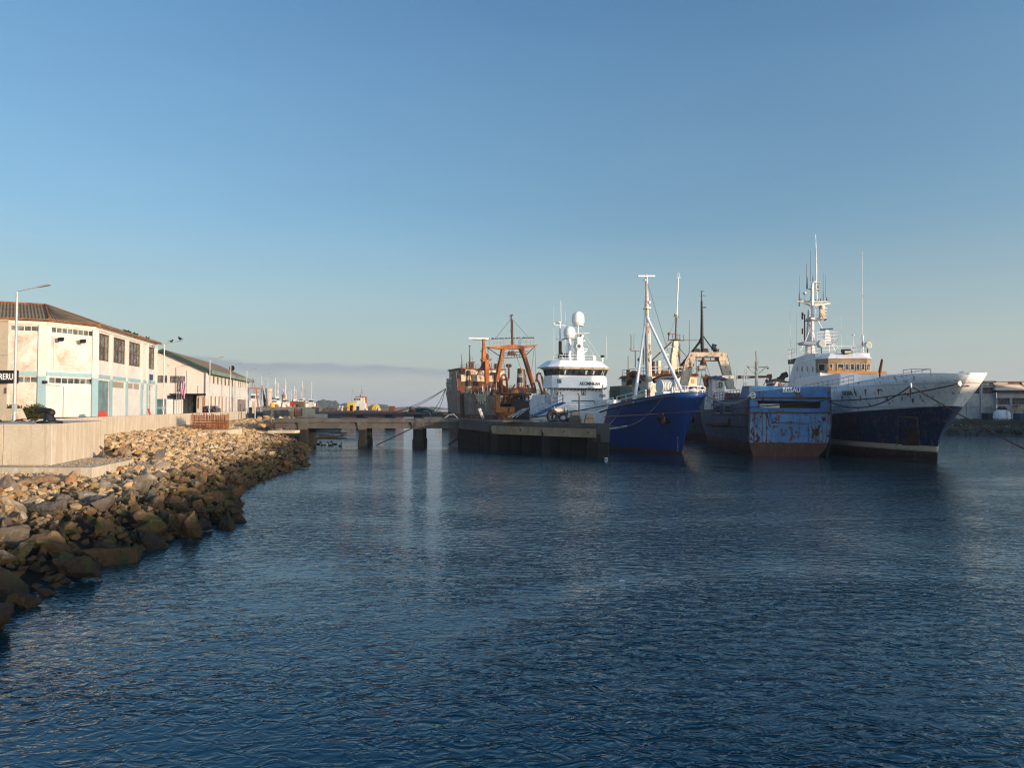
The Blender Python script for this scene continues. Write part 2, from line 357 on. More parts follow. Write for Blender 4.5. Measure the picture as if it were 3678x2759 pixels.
# ------------------------------------------------------------------ left bank, quay and street
def interp(tab, y):
    if y <= tab[0][0]: return tab[0][1:]
    for a, b in zip(tab, tab[1:]):
        if y <= b[0]:
            t = (y-a[0])/(b[0]-a[0]); return tuple(p+(q-p)*t for p, q in zip(a[1:], b[1:]))
    return tab[-1][1:]
WLT = [(-20,-5),(10,-8.8),(15.8,-12.0),(17.8,-12.9),(20.6,-13.3),(23.9,-13.8),(26.8,-13.8),(30,-13.0),(34.1,-13.3),(39,-16.0),(44,-17.2),(50.9,-18.1),(57,-18.6),(63.7,-18.7),(70,-21.5),(80,-24.0),(93,-26.4),(110,-31),(140,-41),(200,-46)]
TPT = [(-20,-24,2.3),(10,-25,2.2),(33,-24.3,1.95),(36,-23,1.6),(42,-24,2.0),(46,-27.5,2.5),(56,-32.4,2.62),(136,-50.6,2.7),(200,-62,2.7)]
def bank_z(x, y):
    wx = interp(WLT, y)[0]; tx, tz = interp(TPT, y); s = (wx - x) / (wx - tx)
    if s < 0: return s * 2.6
    s = min(s, 1); return tz * (1 - (1 - s) ** 1.55)
def wall_x(y): return -32.8 - (y - 56.7) * .2295
def zst(y): return 4.35 if y < 65 else (3.95 if y > 105 else 4.35 - .4 * (y-65)/40)
mb = MB(); ys = [-20 + i*1.5 for i in range(147)]
for y in ys:
    wx = interp(WLT, y)[0]; tx = interp(TPT, y)[0]
    for k in range(17):
        s = -.3 + 1.42 * k / 16; x = wx + (tx - wx) * s
        mb.v.append((x + random.uniform(-.15,.15), y, bank_z(x, y) - .18 + random.uniform(-.08,.08)))
for i in range(len(ys)-1):
    for k in range(16):
        a = i*17+k; mb.f.append((a, a+1, a+18, a+17))
mb.build('bank_slope', M['bank'], kind='structure')
# rocks
def rock_mesh(r, npts=13):
    bm = bmesh.new(); sx, sy, sz = 1, random.uniform(.5,.85), random.uniform(.4,.72)
    for _ in range(npts):
        d = V((random.gauss(0,1), random.gauss(0,1), random.gauss(0,1))).normalized()
        k = .5 / max(abs(d.x), abs(d.y), abs(d.z)); k = k*.65 + .5*.35
        d = d * k * random.uniform(.8, 1.2); bm.verts.new((d.x*sx, d.y*sy, d.z*sz))
    h = bmesh.ops.convex_hull(bm, input=bm.verts)
    bmesh.ops.delete(bm, geom=[v for v in bm.verts if not v.link_faces], context='VERTS')
    bmesh.ops.dissolve_limit(bm, angle_limit=R(14), verts=bm.verts, edges=bm.edges)
    bmesh.ops.bevel(bm, geom=bm.edges[:], offset=.016, segments=1, affect='EDGES')
    bmesh.ops.triangulate(bm, faces=bm.faces)
    for th_ in (.3, .16, .09): bmesh.ops.subdivide_edges(bm, edges=[e for e in bm.edges if e.calc_length() > th_], cuts=1, use_grid_fill=False); bmesh.ops.triangulate(bm, faces=bm.faces)
    bm.normal_update(); so_ = V((random.random()*50, 0, 0))
    dv = [v.normal * (.05*mnoise.fractal(v.co*3.2+so_, 1.0, 2.0, 4) + .03*mnoise.noise(v.co*9+so_)) for v in bm.verts]
    for v, d_ in zip(bm.verts, dv): v.co += d_
    for v in bm.verts: v.co += V((random.uniform(-1,1), random.uniform(-1,1), random.uniform(-1,1))) * .004
    me = bpy.data.meshes.new('boulder'); bm.to_mesh(me); bm.free(); me.materials.append(M['rock']); return me
protos = [rock_mesh(1) for _ in range(34)]
placed = []
def near(x, y, r):
    return any((x-a)**2 + (y-b)**2 < ((r+c)*.31)**2 for a, b, c in placed)
kinds = [('dark wet angular boulder with green weed, lapped by the water', 0), ('brown stained boulder low on the rock bank, half way to the waterline', 1), ('pale sunlit boulder high on the rock bank below the concrete', 2)]
cands = []
tries = 0
while len(cands) < 300 and tries < 40000:
    tries += 1
    u_ = random.random()
    y = 14.5 + (46-14.5) * random.random() if u_ < .74 else 46 + 50 * random.random()
    wx = interp(WLT, y)[0]; tx, tz = interp(TPT, y)
    s = random.uniform(-.07, .97) if y < 46 else random.uniform(-.06, .42)
    x = wx + (tx - wx) * s
    if x < -.76*y - 2.6: continue
    r = random.choice((random.uniform(.6,1.1), random.uniform(.9,1.7), random.uniform(1.1,1.5))) * (1.12 - .5*max(0, s-.1)) if y < 46 else random.uniform(.7, 1.45)*(1-.5*max(s,0))
    if s > .72 and y > 30 and y < 43 and x < -19.8: r *= .6
    if near(x, y, r): continue
    placed.append((x, y, r)); cands.append((x, y, r, s))
for x, y, r, s in cands:
    o = link(bpy.data.objects.new('boulder', random.choice(protos)))
    o.location = (x, y, bank_z(x, y) + r*random.uniform(.0,.16) + (.05 if s > 0 else .25)); o.scale = (r,)*3
    o.rotation_euler = (random.uniform(-.9,.9), random.uniform(-.8,.8) + .3, random.uniform(0, 6.28))
    far = y > 46
    w_ = ('at the near end of the bank' if y < 30 else ('on the jutting point of the bank' if y < 40 else 'where the bank starts to curve back')) if not far else 'on the far stretch of the bank'
    lab = ('dark wet boulder lapped by the water ' if s < .22 else 'weed-stained brown boulder half way up the slope ' if s < .6 else 'pale angular boulder near the top of the slope ') + w_
    tag(o, lab, 'boulder', 'boulders of the riprap bank')
# rubble
mb = MB(); tones = []
small = []
for _ in range(12):
    bm = bmesh.new()
    for k in range(9):
        d = V((random.gauss(0,1), random.gauss(0,1), random.gauss(0,1))).normalized()
        bm.verts.new((d.x*.5, d.y*.38, d.z*.26))
    bmesh.ops.convex_hull(bm, input=bm.verts); bmesh.ops.delete(bm, geom=[v for v in bm.verts if not v.link_faces], context='VERTS')
    bm.verts.index_update(); small.append(([v.co.copy() for v in bm.verts], [tuple(v.index for v in f.verts) for f in bm.faces])); bm.free()
def stone(x, y, z, r):
    vs, fs = random.choice(small); e = Matrix.Rotation(random.uniform(0,6.3),3,'Z') @ Matrix.Rotation(random.uniform(-.7,.7),3,'X') @ Matrix.Rotation(random.uniform(-.7,.7),3,'Y')
    n = len(mb.v); mb.v += [tuple(V((x,y,z)) + e @ (q*r)) for q in vs]; mb.f += [tuple(i+n for i in f) for f in fs]; tones.extend([random.random()]*len(fs))
for _ in range(15500):
    y = 12 + 124 * random.random()**.8
    wx = interp(WLT, y)[0]; tx, tz = interp(TPT, y)
    s = random.uniform(-.04, 1.03); x = wx + (tx-wx)*s
    if x < -.76*y - 1: continue
    if 35.6 < y < 42.4 and x < -20.8 - (y-36)*.2: continue
    if 37 < y < 47 and x < -23.6: continue
    big = random.random() < .14
    r = random.uniform(.3, .62) * (1.3 if y > 46 else 1.0) * (1.55 if big and y > 44 else 1)
    stone(x, y, bank_z(x, y) + random.uniform(-.02, .28), r)
# tips of rubble by the walkway, the second pier and the plinths
for _ in range(420):
    p = at(random.uniform(925, 1060), 1500, random.uniform(94, 112)); stone(p.x, p.y, 2.5 + random.uniform(-.2, 1.35)*random.random(), random.uniform(.4, 1.15))
for _ in range(260):
    y = random.uniform(150, 176); x = at(random.uniform(945, 1165), 1500, y).x; stone(x, y, random.uniform(2.2, 3.0), random.uniform(.4, 1.1))
o = mb.build('riprap_stones', M['rubble'], kind='stuff', label='small tan rubble stones covering the upper rock bank', cat='rubble')
at_ = o.data.attributes.new('tone', 'FLOAT', 'FACE'); at_.data.foreach_set('value', tones)
# quay street surface (sheet on a solid block of ground)
mb = MB(); ys = [-40, 20, 40, 65, 85, 105, 136, 160]
E = [(wall_x(y) - .3 if y > 46 else -30.0, y, zst(y)) for y in ys]
n = len(ys)
for x, y, z in E: mb.v += [(x, y, z), (x - 60, y, z), (-900, y, z), (x, y, -1)]
for i in range(n-1):
    a = i*4; mb.f += [(a, a+1, a+5, a+4), (a+1, a+2, a+6, a+5), (a, a+4, a+7, a+3)]
mb.build('street', M['asphalt'], kind='structure')
MB().prism([(-900,160),(-57,160),(-60,185),(-75,330),(-120,700),(-160,1100),(-900,1100)], -1, 3.9).build('far_quay_ground', M['soil'], kind='structure')
# ------------------------------------------------------------------ flood wall, in cast lengths
fw = thing('flood_wall', (wall_x(50), 50, 2.3), 0, 'long pale concrete flood wall between the street and the rock bank', 'wall')
yy = 44.5; k = 0
while yy < 136:
    y2 = min(yy + 9.0, 136); a, b = V((wall_x(yy), yy, 0)), V((wall_x(y2-.03), y2-.03, 0)); n_ = V((-.975, -.22, 0))
    q = [a, b, b + n_*.4, a + n_*.4]
    mb = MB(); mb.loft([p + V((0,0,1.6)) for p in q], [p + V((0,0,4.45 + .004*(k%2))) for p in q])
    mb.build('wall_panel', M['conc_wall'], fw, world=True, bevel=.02); yy = y2; k += 1
# wall block with the bollard
K = V((-24.32, 37.6)); K2 = V((-26.6, 46.4))
bk = thing('concrete_mooring_block', (K.x-3, K.y+2, 2.1), 0, 'big pale concrete block at the quay corner with the black bollard on top', 'concrete block')
def pan(poly, z0, z1, name, mat, par, **kw): return MB().prism(poly, z0, z1).build(name, mat, par, world=True, **kw)
pan([(K.x, K.y), (K2.x, K2.y), (-31.2, 46.4), (-28.1, 42), (-26.9, 37.6)], 1.9, 4.35, 'corner_section', M['conc_wall'], bk, bevel=.03)
pan([(-26.92, 37.612), (-28.12, 42), (-31.5, 46.4), (-31.5, 37.612)], 1.9, 4.346, 'middle_section', M['conc'], bk, bevel=.03)
pan([(-31.52, 37.6), (-31.52, 46.4), (-46, 46.4), (-46, 37.6)], 1.9, 4.35, 'left_section', M['conc'], bk, bevel=.03)
pl = thing('concrete_plinth', (-23, 37, 1.7), 0, 'low concrete footing slab with gravel on its top in front of the big concrete block', 'slab')
pan([(-21.2, 36.0), (-22.2, 41.8), (-24.9, 43), (-33, 43), (-33, 36.0)], 1.2, 2.18, 'footing', M['conc'], pl, bevel=.03)
mb0, tn0 = mb, tones; mb = MB(); tones = []
for _ in range(900):
    x = random.uniform(-25.5, -21.6); y = random.uniform(36.3, 41.8)
    if x < -24.25 - (y-37.6)*.25 and y > 37.5: continue
    if x > -21.4 - (y-36)*.17: continue
    stone(x, y, 2.19, random.uniform(.04, .11))
g_ = mb.build('gravel', M['rubble'], kind='stuff', label='loose grey gravel lying on the concrete footing slab', cat='gravel')
at_ = g_.data.attributes.new('tone', 'FLOAT', 'FACE'); at_.data.foreach_set('value', tones)
# concrete ends of the next flood wall
for px0, px1, y0, y1, mt, lb in ((945, 1036, 1472, 1500, 'conc_dark', 'long low grey wall section in shade beyond the end of the flood wall'),):
    a = at(px0, 1480, 150); b = at(px1, 1480, 178)
    MB().prism([(a.x,a.y),(b.x,b.y),(b.x-.2,b.y+.6),(a.x-.2,a.y+.6)], 2, 4.55).build('retaining_wall', M[mt], label=lb, cat='wall', bevel=.03)
a = at(1086, 1480, 165); b = at(1126, 1480, 165)
MB().prism([(a.x,a.y),(b.x,b.y),(b.x-1,b.y+5),(a.x-1,a.y+5)], 2.4, 4.85).build('concrete_pier_end', M['conc'], label='small sunlit concrete block on the bank beyond the ruined walkway', cat='concrete block', bevel=.04)
a = at(1122, 1490, 160); b = at(1160, 1490, 160)
MB().prism([(a.x,a.y),(b.x,b.y),(b.x,b.y+4),(a.x,a.y+4)], 2.0, 3.6).build('concrete_step', M['conc'], label='low concrete step on rubble right of the small sunlit block', cat='concrete block', bevel=.04)
MB().beam(at(912,1445,139)+V((0,0,-2.2)), at(912,1440,139)+V((0,0,-.2)), .5, .5).build('gate_pillar', M['conc'], label='short concrete pillar at the far end of the flood wall', cat='pillar', bevel=.02)
a = at(905, 1455, 210); b = at(1155, 1460, 230)
MB().prism([(a.x,a.y),(b.x,b.y),(b.x,b.y+1),(a.x,a.y+1)], 2.5, 5.2).build('harbour_wall', M['conc_dark'], label='low dark harbour wall in front of the distant boats', cat='wall')
# rebar cages
def rebar(px0, px1, pyt, Yc, zb, zt, n, lab):
    a = at(px0, pyt, Yc); b = at(px1, pyt, Yc + .4); o = thing('rebar_cage', ((a.x+b.x)/2, Yc, zb), 0, lab, 'rebar cage', 'rebar cages at the flood wall')
    front, back, hoops = MB(), MB(), MB()
    W = b.x - a.x; D = W*.45
    for i in range(n):
        x = a.x + W*i/(n-1)
        for mbb, yv in ((front, Yc), (back, Yc+D)):
            t = random.uniform(-.04,.04); mbb.tube([(x+t, yv, zb), (x-t+random.uniform(-.05,.05), yv, zt + random.uniform(-.1,.28))], .03, 5)
    for k in range(9):
        z = zb + (zt-.15-zb)*k/8 + random.uniform(-.02,.02)
        hoops.tube([(a.x,Yc-.05,z),(b.x,Yc-.05,z+random.uniform(-.03,.03)),(b.x,Yc+D,z),(a.x,Yc+D,z),(a.x,Yc-.05,z)], .025, 5)
    for i in range(5):
        for x in (a.x, b.x): front.tube([(x, Yc+D*i/5, zb), (x, Yc+D*i/5, zt+.1)], .03, 5)
    [b_.build(n_, M['cage_rust'], o, world=True) for b_, n_ in ((front,'front_bars'),(back,'back_bars'),(hoops,'hoops'))]
rebar(686, 807, 1490, 80, 2.72, 4.33, 26, 'large orange rusty rebar cage standing on the rocks against the flood wall')
rebar(1056, 1083, 1475, 164, 2.8, 4.8, 9, 'small dark rebar cage beside the distant sunlit concrete block')
MB().prism([(at(686,1545,79).x-.3,78.6),(at(812,1545,79).x+.3,78.8),(at(812,1545,79).x+.3,83),(at(686,1545,79).x-.3,83)], 1.9, 2.7).build('cage_footing', M['conc'], label='flat concrete footing under the large rusty rebar cage', cat='slab', bevel=.03)
# ------------------------------------------------------------------ bollard (horned cast iron)
b0 = onz(238, 1519, 4.35); bo = thing('mooring_bollard', (b0.x, 38.9, 4.35), 0, 'black cast iron horned mooring bollard on the big concrete block', 'bollard')
MB().lathe([(.62,0),(.62,.09),(.55,.14),(.34,.16)], (0,0,0), 24).build('base', M['black'], bo, smooth=40)
MB().loft([V((.0+.33*cos(t), .28*sin(t), .14)) for t in [2*pi*k/16 for k in range(16)]], [V((-.08+.2*cos(t), .2*sin(t), .55)) for t in [2*pi*k/16 for k in range(16)]]).build('post', M['black'], bo, smooth=50)
mb = MB(); mb.tube([(.1,0,.5),(-.05,0,.68),(-.3,0,.72),(-.52,0,.68),(-.62,0,.64)], .19, 14, .1); mb.ball((-.62,0,.64), .11); mb.ball((.06,0,.58), .21)
mb.build('horn', M['black'], bo, smooth=50)
mb = MB()
for k in range(6): mb.ball((.5*cos(k), .5*sin(k), .13), .045, 8, 4)
mb.build('bolts', M['galv'], bo, smooth=60)
# ------------------------------------------------------------------ street lamps
lp = thing('street_lamp', (0,0,0), 0); lp.name = 'street_lamp'
MB().lathe([(.16,0),(.16,.03),(.1,.03),(.095,.3),(.09,.3),(.055,7.97)], (0,0,0), 12).build('pole', M['galv'], lp, smooth=40)
MB().tube([(0,0,7.92),(.02,0,8.0),(1.35,0,8.3),(1.5,0,8.33)], .035, 8).build('arm', M['galv'], lp, smooth=40)
hd = MB(); hd.hexa([(1.3,-.09,8.25),(2.0,-.13,8.4),(2.0,.13,8.4),(1.3,.09,8.25)], [(1.32,-.07,8.37),(2.0,-.11,8.46),(2.0,.11,8.46),(1.32,.07,8.37)]); hd.build('lamp_head', M['grey'], lp, bevel=.015)
MB().bx(-.09,.09,-.12,.12,.6,1.1).build('service_hatch', M['galv'], lp)
Lamps = [(52,43.4,1.0,'nearest and tallest grey street lamp, in front of the peeling white warehouse'),(587,80,1.0,'grey street lamp with two pigeons on its arm, before the gable of the green-trimmed building'),(752,106,1.0,'grey street lamp at the street corner of the green-trimmed building'),(827,121.5,1.0,'grey street lamp half way along the green-trimmed building'),(885,138,1.0,'grey street lamp at the far end of the green-trimmed building'),(937,160,1.0,'grey street lamp before the distant trawler, left of the last pair'),(943,196,.98,'shorter distant street lamp overlapped by the last two lamps'),(961,178,1.0,'rightmost distant street lamp, above the far boats')]
def zlamp(Y): return 4.35 if Y < 60 else zst(Y)
for i, (px, Y, s, lab) in enumerate(Lamps):
    o = lp if i == 0 else copy_tree(lp); p = at(px, 1470, Y); o.location = (p.x, Y, zlamp(Y)); o['label'] = lab; o['category'] = 'street lamp'; o['group'] = 'street lamps along the quay road'
    o.rotation_euler = (0, 0, R(2)); o.scale = (1,1,s * (1.0 if Y < 60 else (8.9 + (4.35 - zlamp(Y)) - .5)/8.4)); 
post = at(916, 1500, 132); MB().tube([(post.x,132,2.4),(post.x,132,7.3)], .1, 8).build('bare_pole', M['galv'], label='bare thin metal pole standing in the rocks at the end of the flood wall', cat='pole', smooth=40)
# pigeons
def bird(p, lab, rz=0, s=1., mat='black', name='pigeon', cat='bird', group='birds perched along the quay'):
    m_ = MB(); m_.ball((0,0,.1), .1, 8, 6, (1.5,.8,.8)); m_.ball((.14,0,.2), .05, 8, 5); m_.beam((-.1,0,.1), (-.3,0,.05), .09, .02); m_.beam((.17,0,.2),(.23,0,.19),.015); m_.beam((.02,0,.03),(.02,0,-.02),.02); m_.beam((.1,0,.16),(.14,0,.2),.07)
    o = m_.build(name, M[mat], smooth=50); o.location = p; o.rotation_euler = (0,0,rz); o.scale = (s,)*3; return tag(o, lab, cat, group)
a = at(615, 1231, 80.05); b = at(647, 1222, 80.05)
bird(a+V((0,0,.02)), 'dark pigeon on the middle of the second street lamp arm', 1.2, 1.5); bird(b, 'dark pigeon at the tip of the second street lamp arm', 2.6, 1.7)
# ------------------------------------------------------------------ buildings on the left
def facu(P0, u, px):          # distance along a facade line seen at column px
    k = (px - CX)/F; return (k*P0.y - P0.x)/(u.x - k*u.y)
def faz(P0, u, px, py):
    t = facu(P0, u, px); return at(px, py, P0.y + u.y*t).z
def window(parent, P, h, cols, rows, fm, gm='glass', inset=.12, fw_=.06, name='window', pane=True, sill=False):
    u0, u1, z0, z1 = h
    f = MB()
    def bar(a, b, c, d, t=0.0):
        q = [P(a,c,inset-.05-t), P(b,c,inset-.05-t), P(b,c,inset+.03), P(a,c,inset+.03)]; r = [P(a,d,inset-.05-t), P(b,d,inset-.05-t), P(b,d,inset+.03), P(a,d,inset+.03)]
        f.loft(q, r)
    bar(u0,u1,z0,z0+fw_); bar(u0,u1,z1-fw_,z1); bar(u0,u0+fw_,z0+fw_,z1-fw_); bar(u1-fw_,u1,z0+fw_,z1-fw_)
    for i in range(1, cols): c = u0+(u1-u0)*i/cols; bar(c-fw_*.45,c+fw_*.45,z0+fw_,z1-fw_,.004)
    for j in range(1, rows): c = z0+(z1-z0)*j/rows; bar(u0+fw_,u1-fw_,c-fw_*.4,c+fw_*.4,-.004)
    w_ = f.build(name, M[fm], parent, world=True)
    if pane:
        g = MB(); g.loft([P(u0+.01,z0+.01,inset), P(u1-.01,z0+.01,inset), P(u1-.01,z1-.01,inset), P(u0+.01,z1-.01,inset)], [P(u0+.01,z0+.01,inset+.02), P(u1-.01,z0+.01,inset+.02), P(u1-.01,z1-.01,inset+.02), P(u0+.01,z1-.01,inset+.02)])
        MW[w_.name] = MW[parent.name]; g.build('pane', M[gm], w_, world=True)
    if sill:
        g = MB(); g.loft([P(u0-.06,z0-.1,-.06), P(u1+.06,z0-.1,-.06), P(u1+.06,z0-.1,.05), P(u0-.06,z0-.1,.05)], [P(u0-.06,z0-.02,-.06), P(u1+.06,z0-.02,-.06), P(u1+.06,z0-.02,.05), P(u0-.06,z0-.02,.05)])
        MW[w_.name] = MW[parent.name]; g.build('sill', M['plaster'], w_, world=True)
    return w_
def strip(P, a, b, c, d, t0, t1, name, mat, par, **kw):   # box on a facade, from depth t0 to t1 (negative = proud)
    return MB().loft([P(a,c,t0), P(b,c,t0), P(b,c,t1), P(a,c,t1)], [P(a,d,t0), P(b,d,t0), P(b,d,t1), P(a,d,t1)]).build(name, M[mat], par, world=True, **kw)
M['pil'] = concrete('teal_and_white_pillar', (.66,.64,.58), (.3,.4,.4), .3, .6, .6)
M['glass_dull'] = glass('dusty_glass', (.06,.065,.065), .2)
M['glass_tan'] = flat('dusty_tan_pane', (.32,.26,.19), .3)
M['teal_door'] = paint('faded_teal_door', (.16,.27,.3), .3, 2, .7, streak=.35, rust=.08, src='World')
# corrugated old roof
m, nt, bs = newmat('corrugated_roof'); M['roof'] = m
cw_ = coords(nt, (1,1,1), 'World'); n1 = noise(nt, cw_, .8, 6, .7); n2 = noise(nt, cw_, 4, 4, .7)
cc = mix(nt, ramp(nt, n1, .35, .65), (.13,.09,.06), (.27,.19,.11)); cc = mix(nt, mth(nt,'MULTIPLY',ramp(nt, n2, .45, .6),.5), cc, (.12,.11,.04)); nt.links.new(cc, bs.inputs['Base Color']); bs.inputs['Roughness'].default_value = .95
C1, C2, C3 = at(168,1300,61), at(340,1300,65), at(562,1300,84)
for c in (C1, C2, C3): c.z = 0
C0 = C1 - V((.89,.456,0))*16; Z0, ZE = 4.15, 12.75
W1 = thing('warehouse', (C1.x, C1.y, 4.3), 0, 'peeling white two storey warehouse with pale teal bands and brown corrugated roof', 'warehouse')
us = [(C1-C0).normalized(), (C2-C1).normalized(), (C3-C2).normalized()]; Ls = [(C1-C0).length, (C2-C1).length, (C3-C2).length]
def opening_list(P0, u, L, lst):
    out = []
    for a, b, z0, z1, c, r, k in lst:
        ua, ub = facu(P0, u, a), facu(P0, u, b); out.append((max(ua,.05), min(ub, L-.05), z0, z1, c, r, k))
    return out
fac = [
 (C0, us[0], Ls[0], [(31,156,11.7,12.2,5,1,'s'),(61,153,7.3,7.86,4,1,'s')]),
 (C1, us[1], Ls[1], [(180,333,11.68,12.22,8,1,'s'),(175,331,7.27,7.84,7,1,'s')]),
 (C2, us[2], Ls[2], [(349,391,9.62,12.15,3,2,'w'),(405,449,9.62,12.15,4,2,'w'),(461,503,9.62,12.15,4,2,'w'),(532,554,9.62,12.15,2,2,'w'),
                     (399,448,7.1,7.8,1,1,'c'),(456,503,7.1,7.8,2,1,'c'),(509,520,7.1,7.8,2,1,'c'),(529,553,7.05,7.8,7,1,'g'),(347,394,4.2,7.72,1,1,'d'),(530,536,5.5,6.7,1,1,'x')])]
for i, (P0, u, L, lst) in enumerate(fac):
    ops = opening_list(P0, u, L, lst); mb = MB()
    P = wall_grid(mb, P0, u, L, Z0, ZE, [q[:4] for q in ops], .3)
    mb.build('wall', M['plaster' if i != 0 else 'plaster_peel'], W1, world=True)
    strip(P, 0, L, 7.93, 8.27, -.06, .02, 'teal_band', 'plaster_blue', W1)
    strip(P, 0, L, 12.32, 12.6, -.09, .02, 'eaves_beam', 'plaster', W1)
    for a, b, c, d, nc, nr, kd in ops:
        if kd == 'd':
            strip(P, a, b, c, d, .14, .2, 'door', 'teal_door', W1)
            for q in range(1, 4): strip(P, a+(b-a)*q/4-.02, a+(b-a)*q/4+.02, c, d, .1, .139, 'door_batten', 'teal_door', W1)
        elif kd == 'w': window(W1, P, (a,b,c,d), nc, nr, 'brown', 'glass_dull', .15, .09)
        elif kd == 's': window(W1, P, (a,b,c,d), nc, nr, 'plaster', 'glass_dull', .12, .06)
        elif kd == 'c': window(W1, P, (a,b,c,d), nc, nr, 'plaster', 'glass_tan', .1, .06)
        elif kd == 'g': window(W1, P, (a,b,c,d), nc, nr, 'plaster', 'glass_dull', .1, .08)
        else: strip(P, a, b, c, d, .18, .22, 'doorway', 'dark', W1)
    if i == 1:   # peeling panel framed on the wall, its lamps
        window(W1, P, (facu(P0,u,188), facu(P0,u,333), 8.75, 11.3), 1, 1, 'plaster', pane=False, inset=-.02, fw_=.07, name='panel_frame')
        for pa in (222, 300):
            q = P(facu(P0,u,pa), 11.1); q2 = q + V((.42,-.9,.12))
            f = MB(); f.tube([q, q+V((.2,-.45,.18)), q2], .025, 5); f.build('floodlight_arm', M['grey'], W1, world=True)
            f = MB(); f.hexa([q2+V((-.2,-.12,-.3)), q2+V((.2,-.12,-.3)), q2+V((.2,.08,-.22)), q2+V((-.2,.08,-.22))], [q2+V((-.2,-.2,.0)), q2+V((.2,-.2,.0)), q2+V((.2,.1,.08)), q2+V((-.2,.1,.08))]); f.build('floodlight', M['black'], W1, world=True)
        f = MB(); a_ = P(facu(P0,u,165),7.15,-.05); b_ = P(facu(P0,u,227),7.05,-.05); f.tube([a_, b_, V((b_.x,b_.y,4.3))], .03, 5); f.build('drainpipe', M['grey'], W1, world=True)
        strip(P, -.35, -.05, 7.25, 7.5, -.25, 0, 'lantern', 'black', W1)
        # apron of paler lower wall
    if i == 0: strip(P, L-1.0-9.4, L-1.0, 8.35, 11.55, -.012, .01, 'peeling_render', 'plaster_peel', W1)
    if i == 1: strip(P, .35, L-.35, 8.4, 11.5, -.012, .01, 'peeling_render', 'plaster_peel', W1)
    pil = {0:[L-5.4, L-.32], 1:[L-.0], 2:[facu(P0,u,396), facu(P0,u,452), facu(P0,u,506), facu(P0,u,526), L-.18]}[i]
    for c in pil:
        w_ = .2 if i == 2 else .3
        strip(P, c-w_, c+w_, Z0, 7.9, -.14, .02, 'pilaster', 'plaster_blue', W1); strip(P, c-w_, c+w_, 7.902, 12.3, -.135, .02, 'pilaster', 'pil', W1)
    if i == 2:
        strip(P, facu(P0,u,535), facu(P0,u,545), 8.35, 9.0, -.12, 0, 'sign_box', 'blue_deck', W1)
        q = P(L, 11.7, -.1); MB().tube([q, q+V((.5,-.2,.0))], .03, 5).build('lamp_bracket', M['grey'], W1, world=True)
        MB().bx(q.x+.35,q.x+.7,q.y-.3,q.y-.1,11.6,11.72).build('wall_lamp', M['black'], W1, world=True)
# back of the building and roof
inn = [V((-us[0].y, us[0].x, 0)), V((-us[1].y, us[1].x, 0)), V((-us[2].y, us[2].x, 0))]
C3b = C3 + V((-15,-3,0)); C0b = C0 + inn[0]*22
mb = MB(); mb.loft([C3+V((-.02,0,Z0)), C3b+V((0,0,Z0)), C3b+V((0,-.3,Z0)), C3+V((-.02,-.3,Z0))], [C3+V((-.02,0,ZE)), C3b+V((0,0,ZE)), C3b+V((0,-.3,ZE)), C3+V((-.02,-.3,ZE))]); mb.build('end_wall', M['plaster'], W1, world=True)
def off(c, d, z): return V((c.x + d.x, c.y + d.y, z))
oL = -inn[0]*.45; o1 = (-(inn[0]+inn[1]).normalized())*.48; o2 = (-(inn[1]+inn[2]).normalized())*.48; o3 = -inn[2]*.45 + us[2]*.4
E0, E1, E2, E3 = off(C0,oL,12.78), off(C1,o1,12.78), off(C2,o2,12.78), off(C3,o3,12.78)
R1_ = at(163,1096,67.5); zr = R1_.z; R0_ = V((R1_.x-16*.89, R1_.y-16*.456, zr)); R2_ = V((C3.x-6.2, C3.y-1.0, zr))
def corr(mb, A, B, Cc, Dd, pitch=.26, amp=.045):   # corrugated slope: eave A->B, ridge D->C
    n = max(2, int((B-A).length/pitch*2)); nrm = (B-A).cross(Dd-A).normalized()
    if nrm.z < 0: nrm = -nrm
    vs = []
    for i in range(n+1):
        t = i/n; e = A.lerp(B,t); r = Dd.lerp(Cc,t); o_ = nrm*(amp if i%2 else -amp); vs += [e+o_, r+o_]
    mb.add(vs, [(2*i,2*i+2,2*i+3,2*i+1) for i in range(n)])
mb = MB(); corr(mb, E0, E1, R1_, R0_); corr(mb, E1, E2, R1_, R1_, .26); corr(mb, E2, E3, R2_, R1_)
B3 = V((C3b.x, C3b.y, 12.78)); B0 = V((R0_.x-10, R0_.y+14, 12.78)); B1 = V((R1_.x-9, R1_.y+10, 12.78)); 
corr(mb, E3, B3, R2_, R2_); mb.add([R0_, R1_, B1, B0], [(0,1,2,3)]); mb.add([R1_, R2_, B3, B1], [(0,1,2,3)])
mb.build('roof', M['roof'], W1, world=True, solid=.06)
mb = MB()
for a, b in ((E0,E1),(E1,E2),(E2,E3)): mb.beam(a+V((0,0,-.09)), b+V((0,0,-.09)), .09, .1)
for a, b in ((R0_,R1_),(R1_,E1),(R1_,E2),(R1_,R2_),(R2_,E3)): mb.tube([a+V((0,0,.05)), b+V((0,0,.05))], .11, 6)
mb.build('ridge_tiles', paint('ridge_terracotta', (.3,.11,.05), .4, 3, .9), W1, world=True, smooth=50)
# pigeons on that roof
for i, px in enumerate((448,456,463,468,480,486,492,525,533)):
    t = facu(E2, (E3-E2).normalized(), px); p = E2.lerp(E3, t/(E3-E2).length)
    bird(p + V((-.1,0,.14)), ('dark pigeon in the loose row on the warehouse roof edge' if px < 500 else 'dark pigeon of the pair near the far corner of the warehouse roof'), random.uniform(0,6), .95, group='pigeons on the warehouse roof edge' if px < 500 else 'pair of pigeons at the far roof corner')
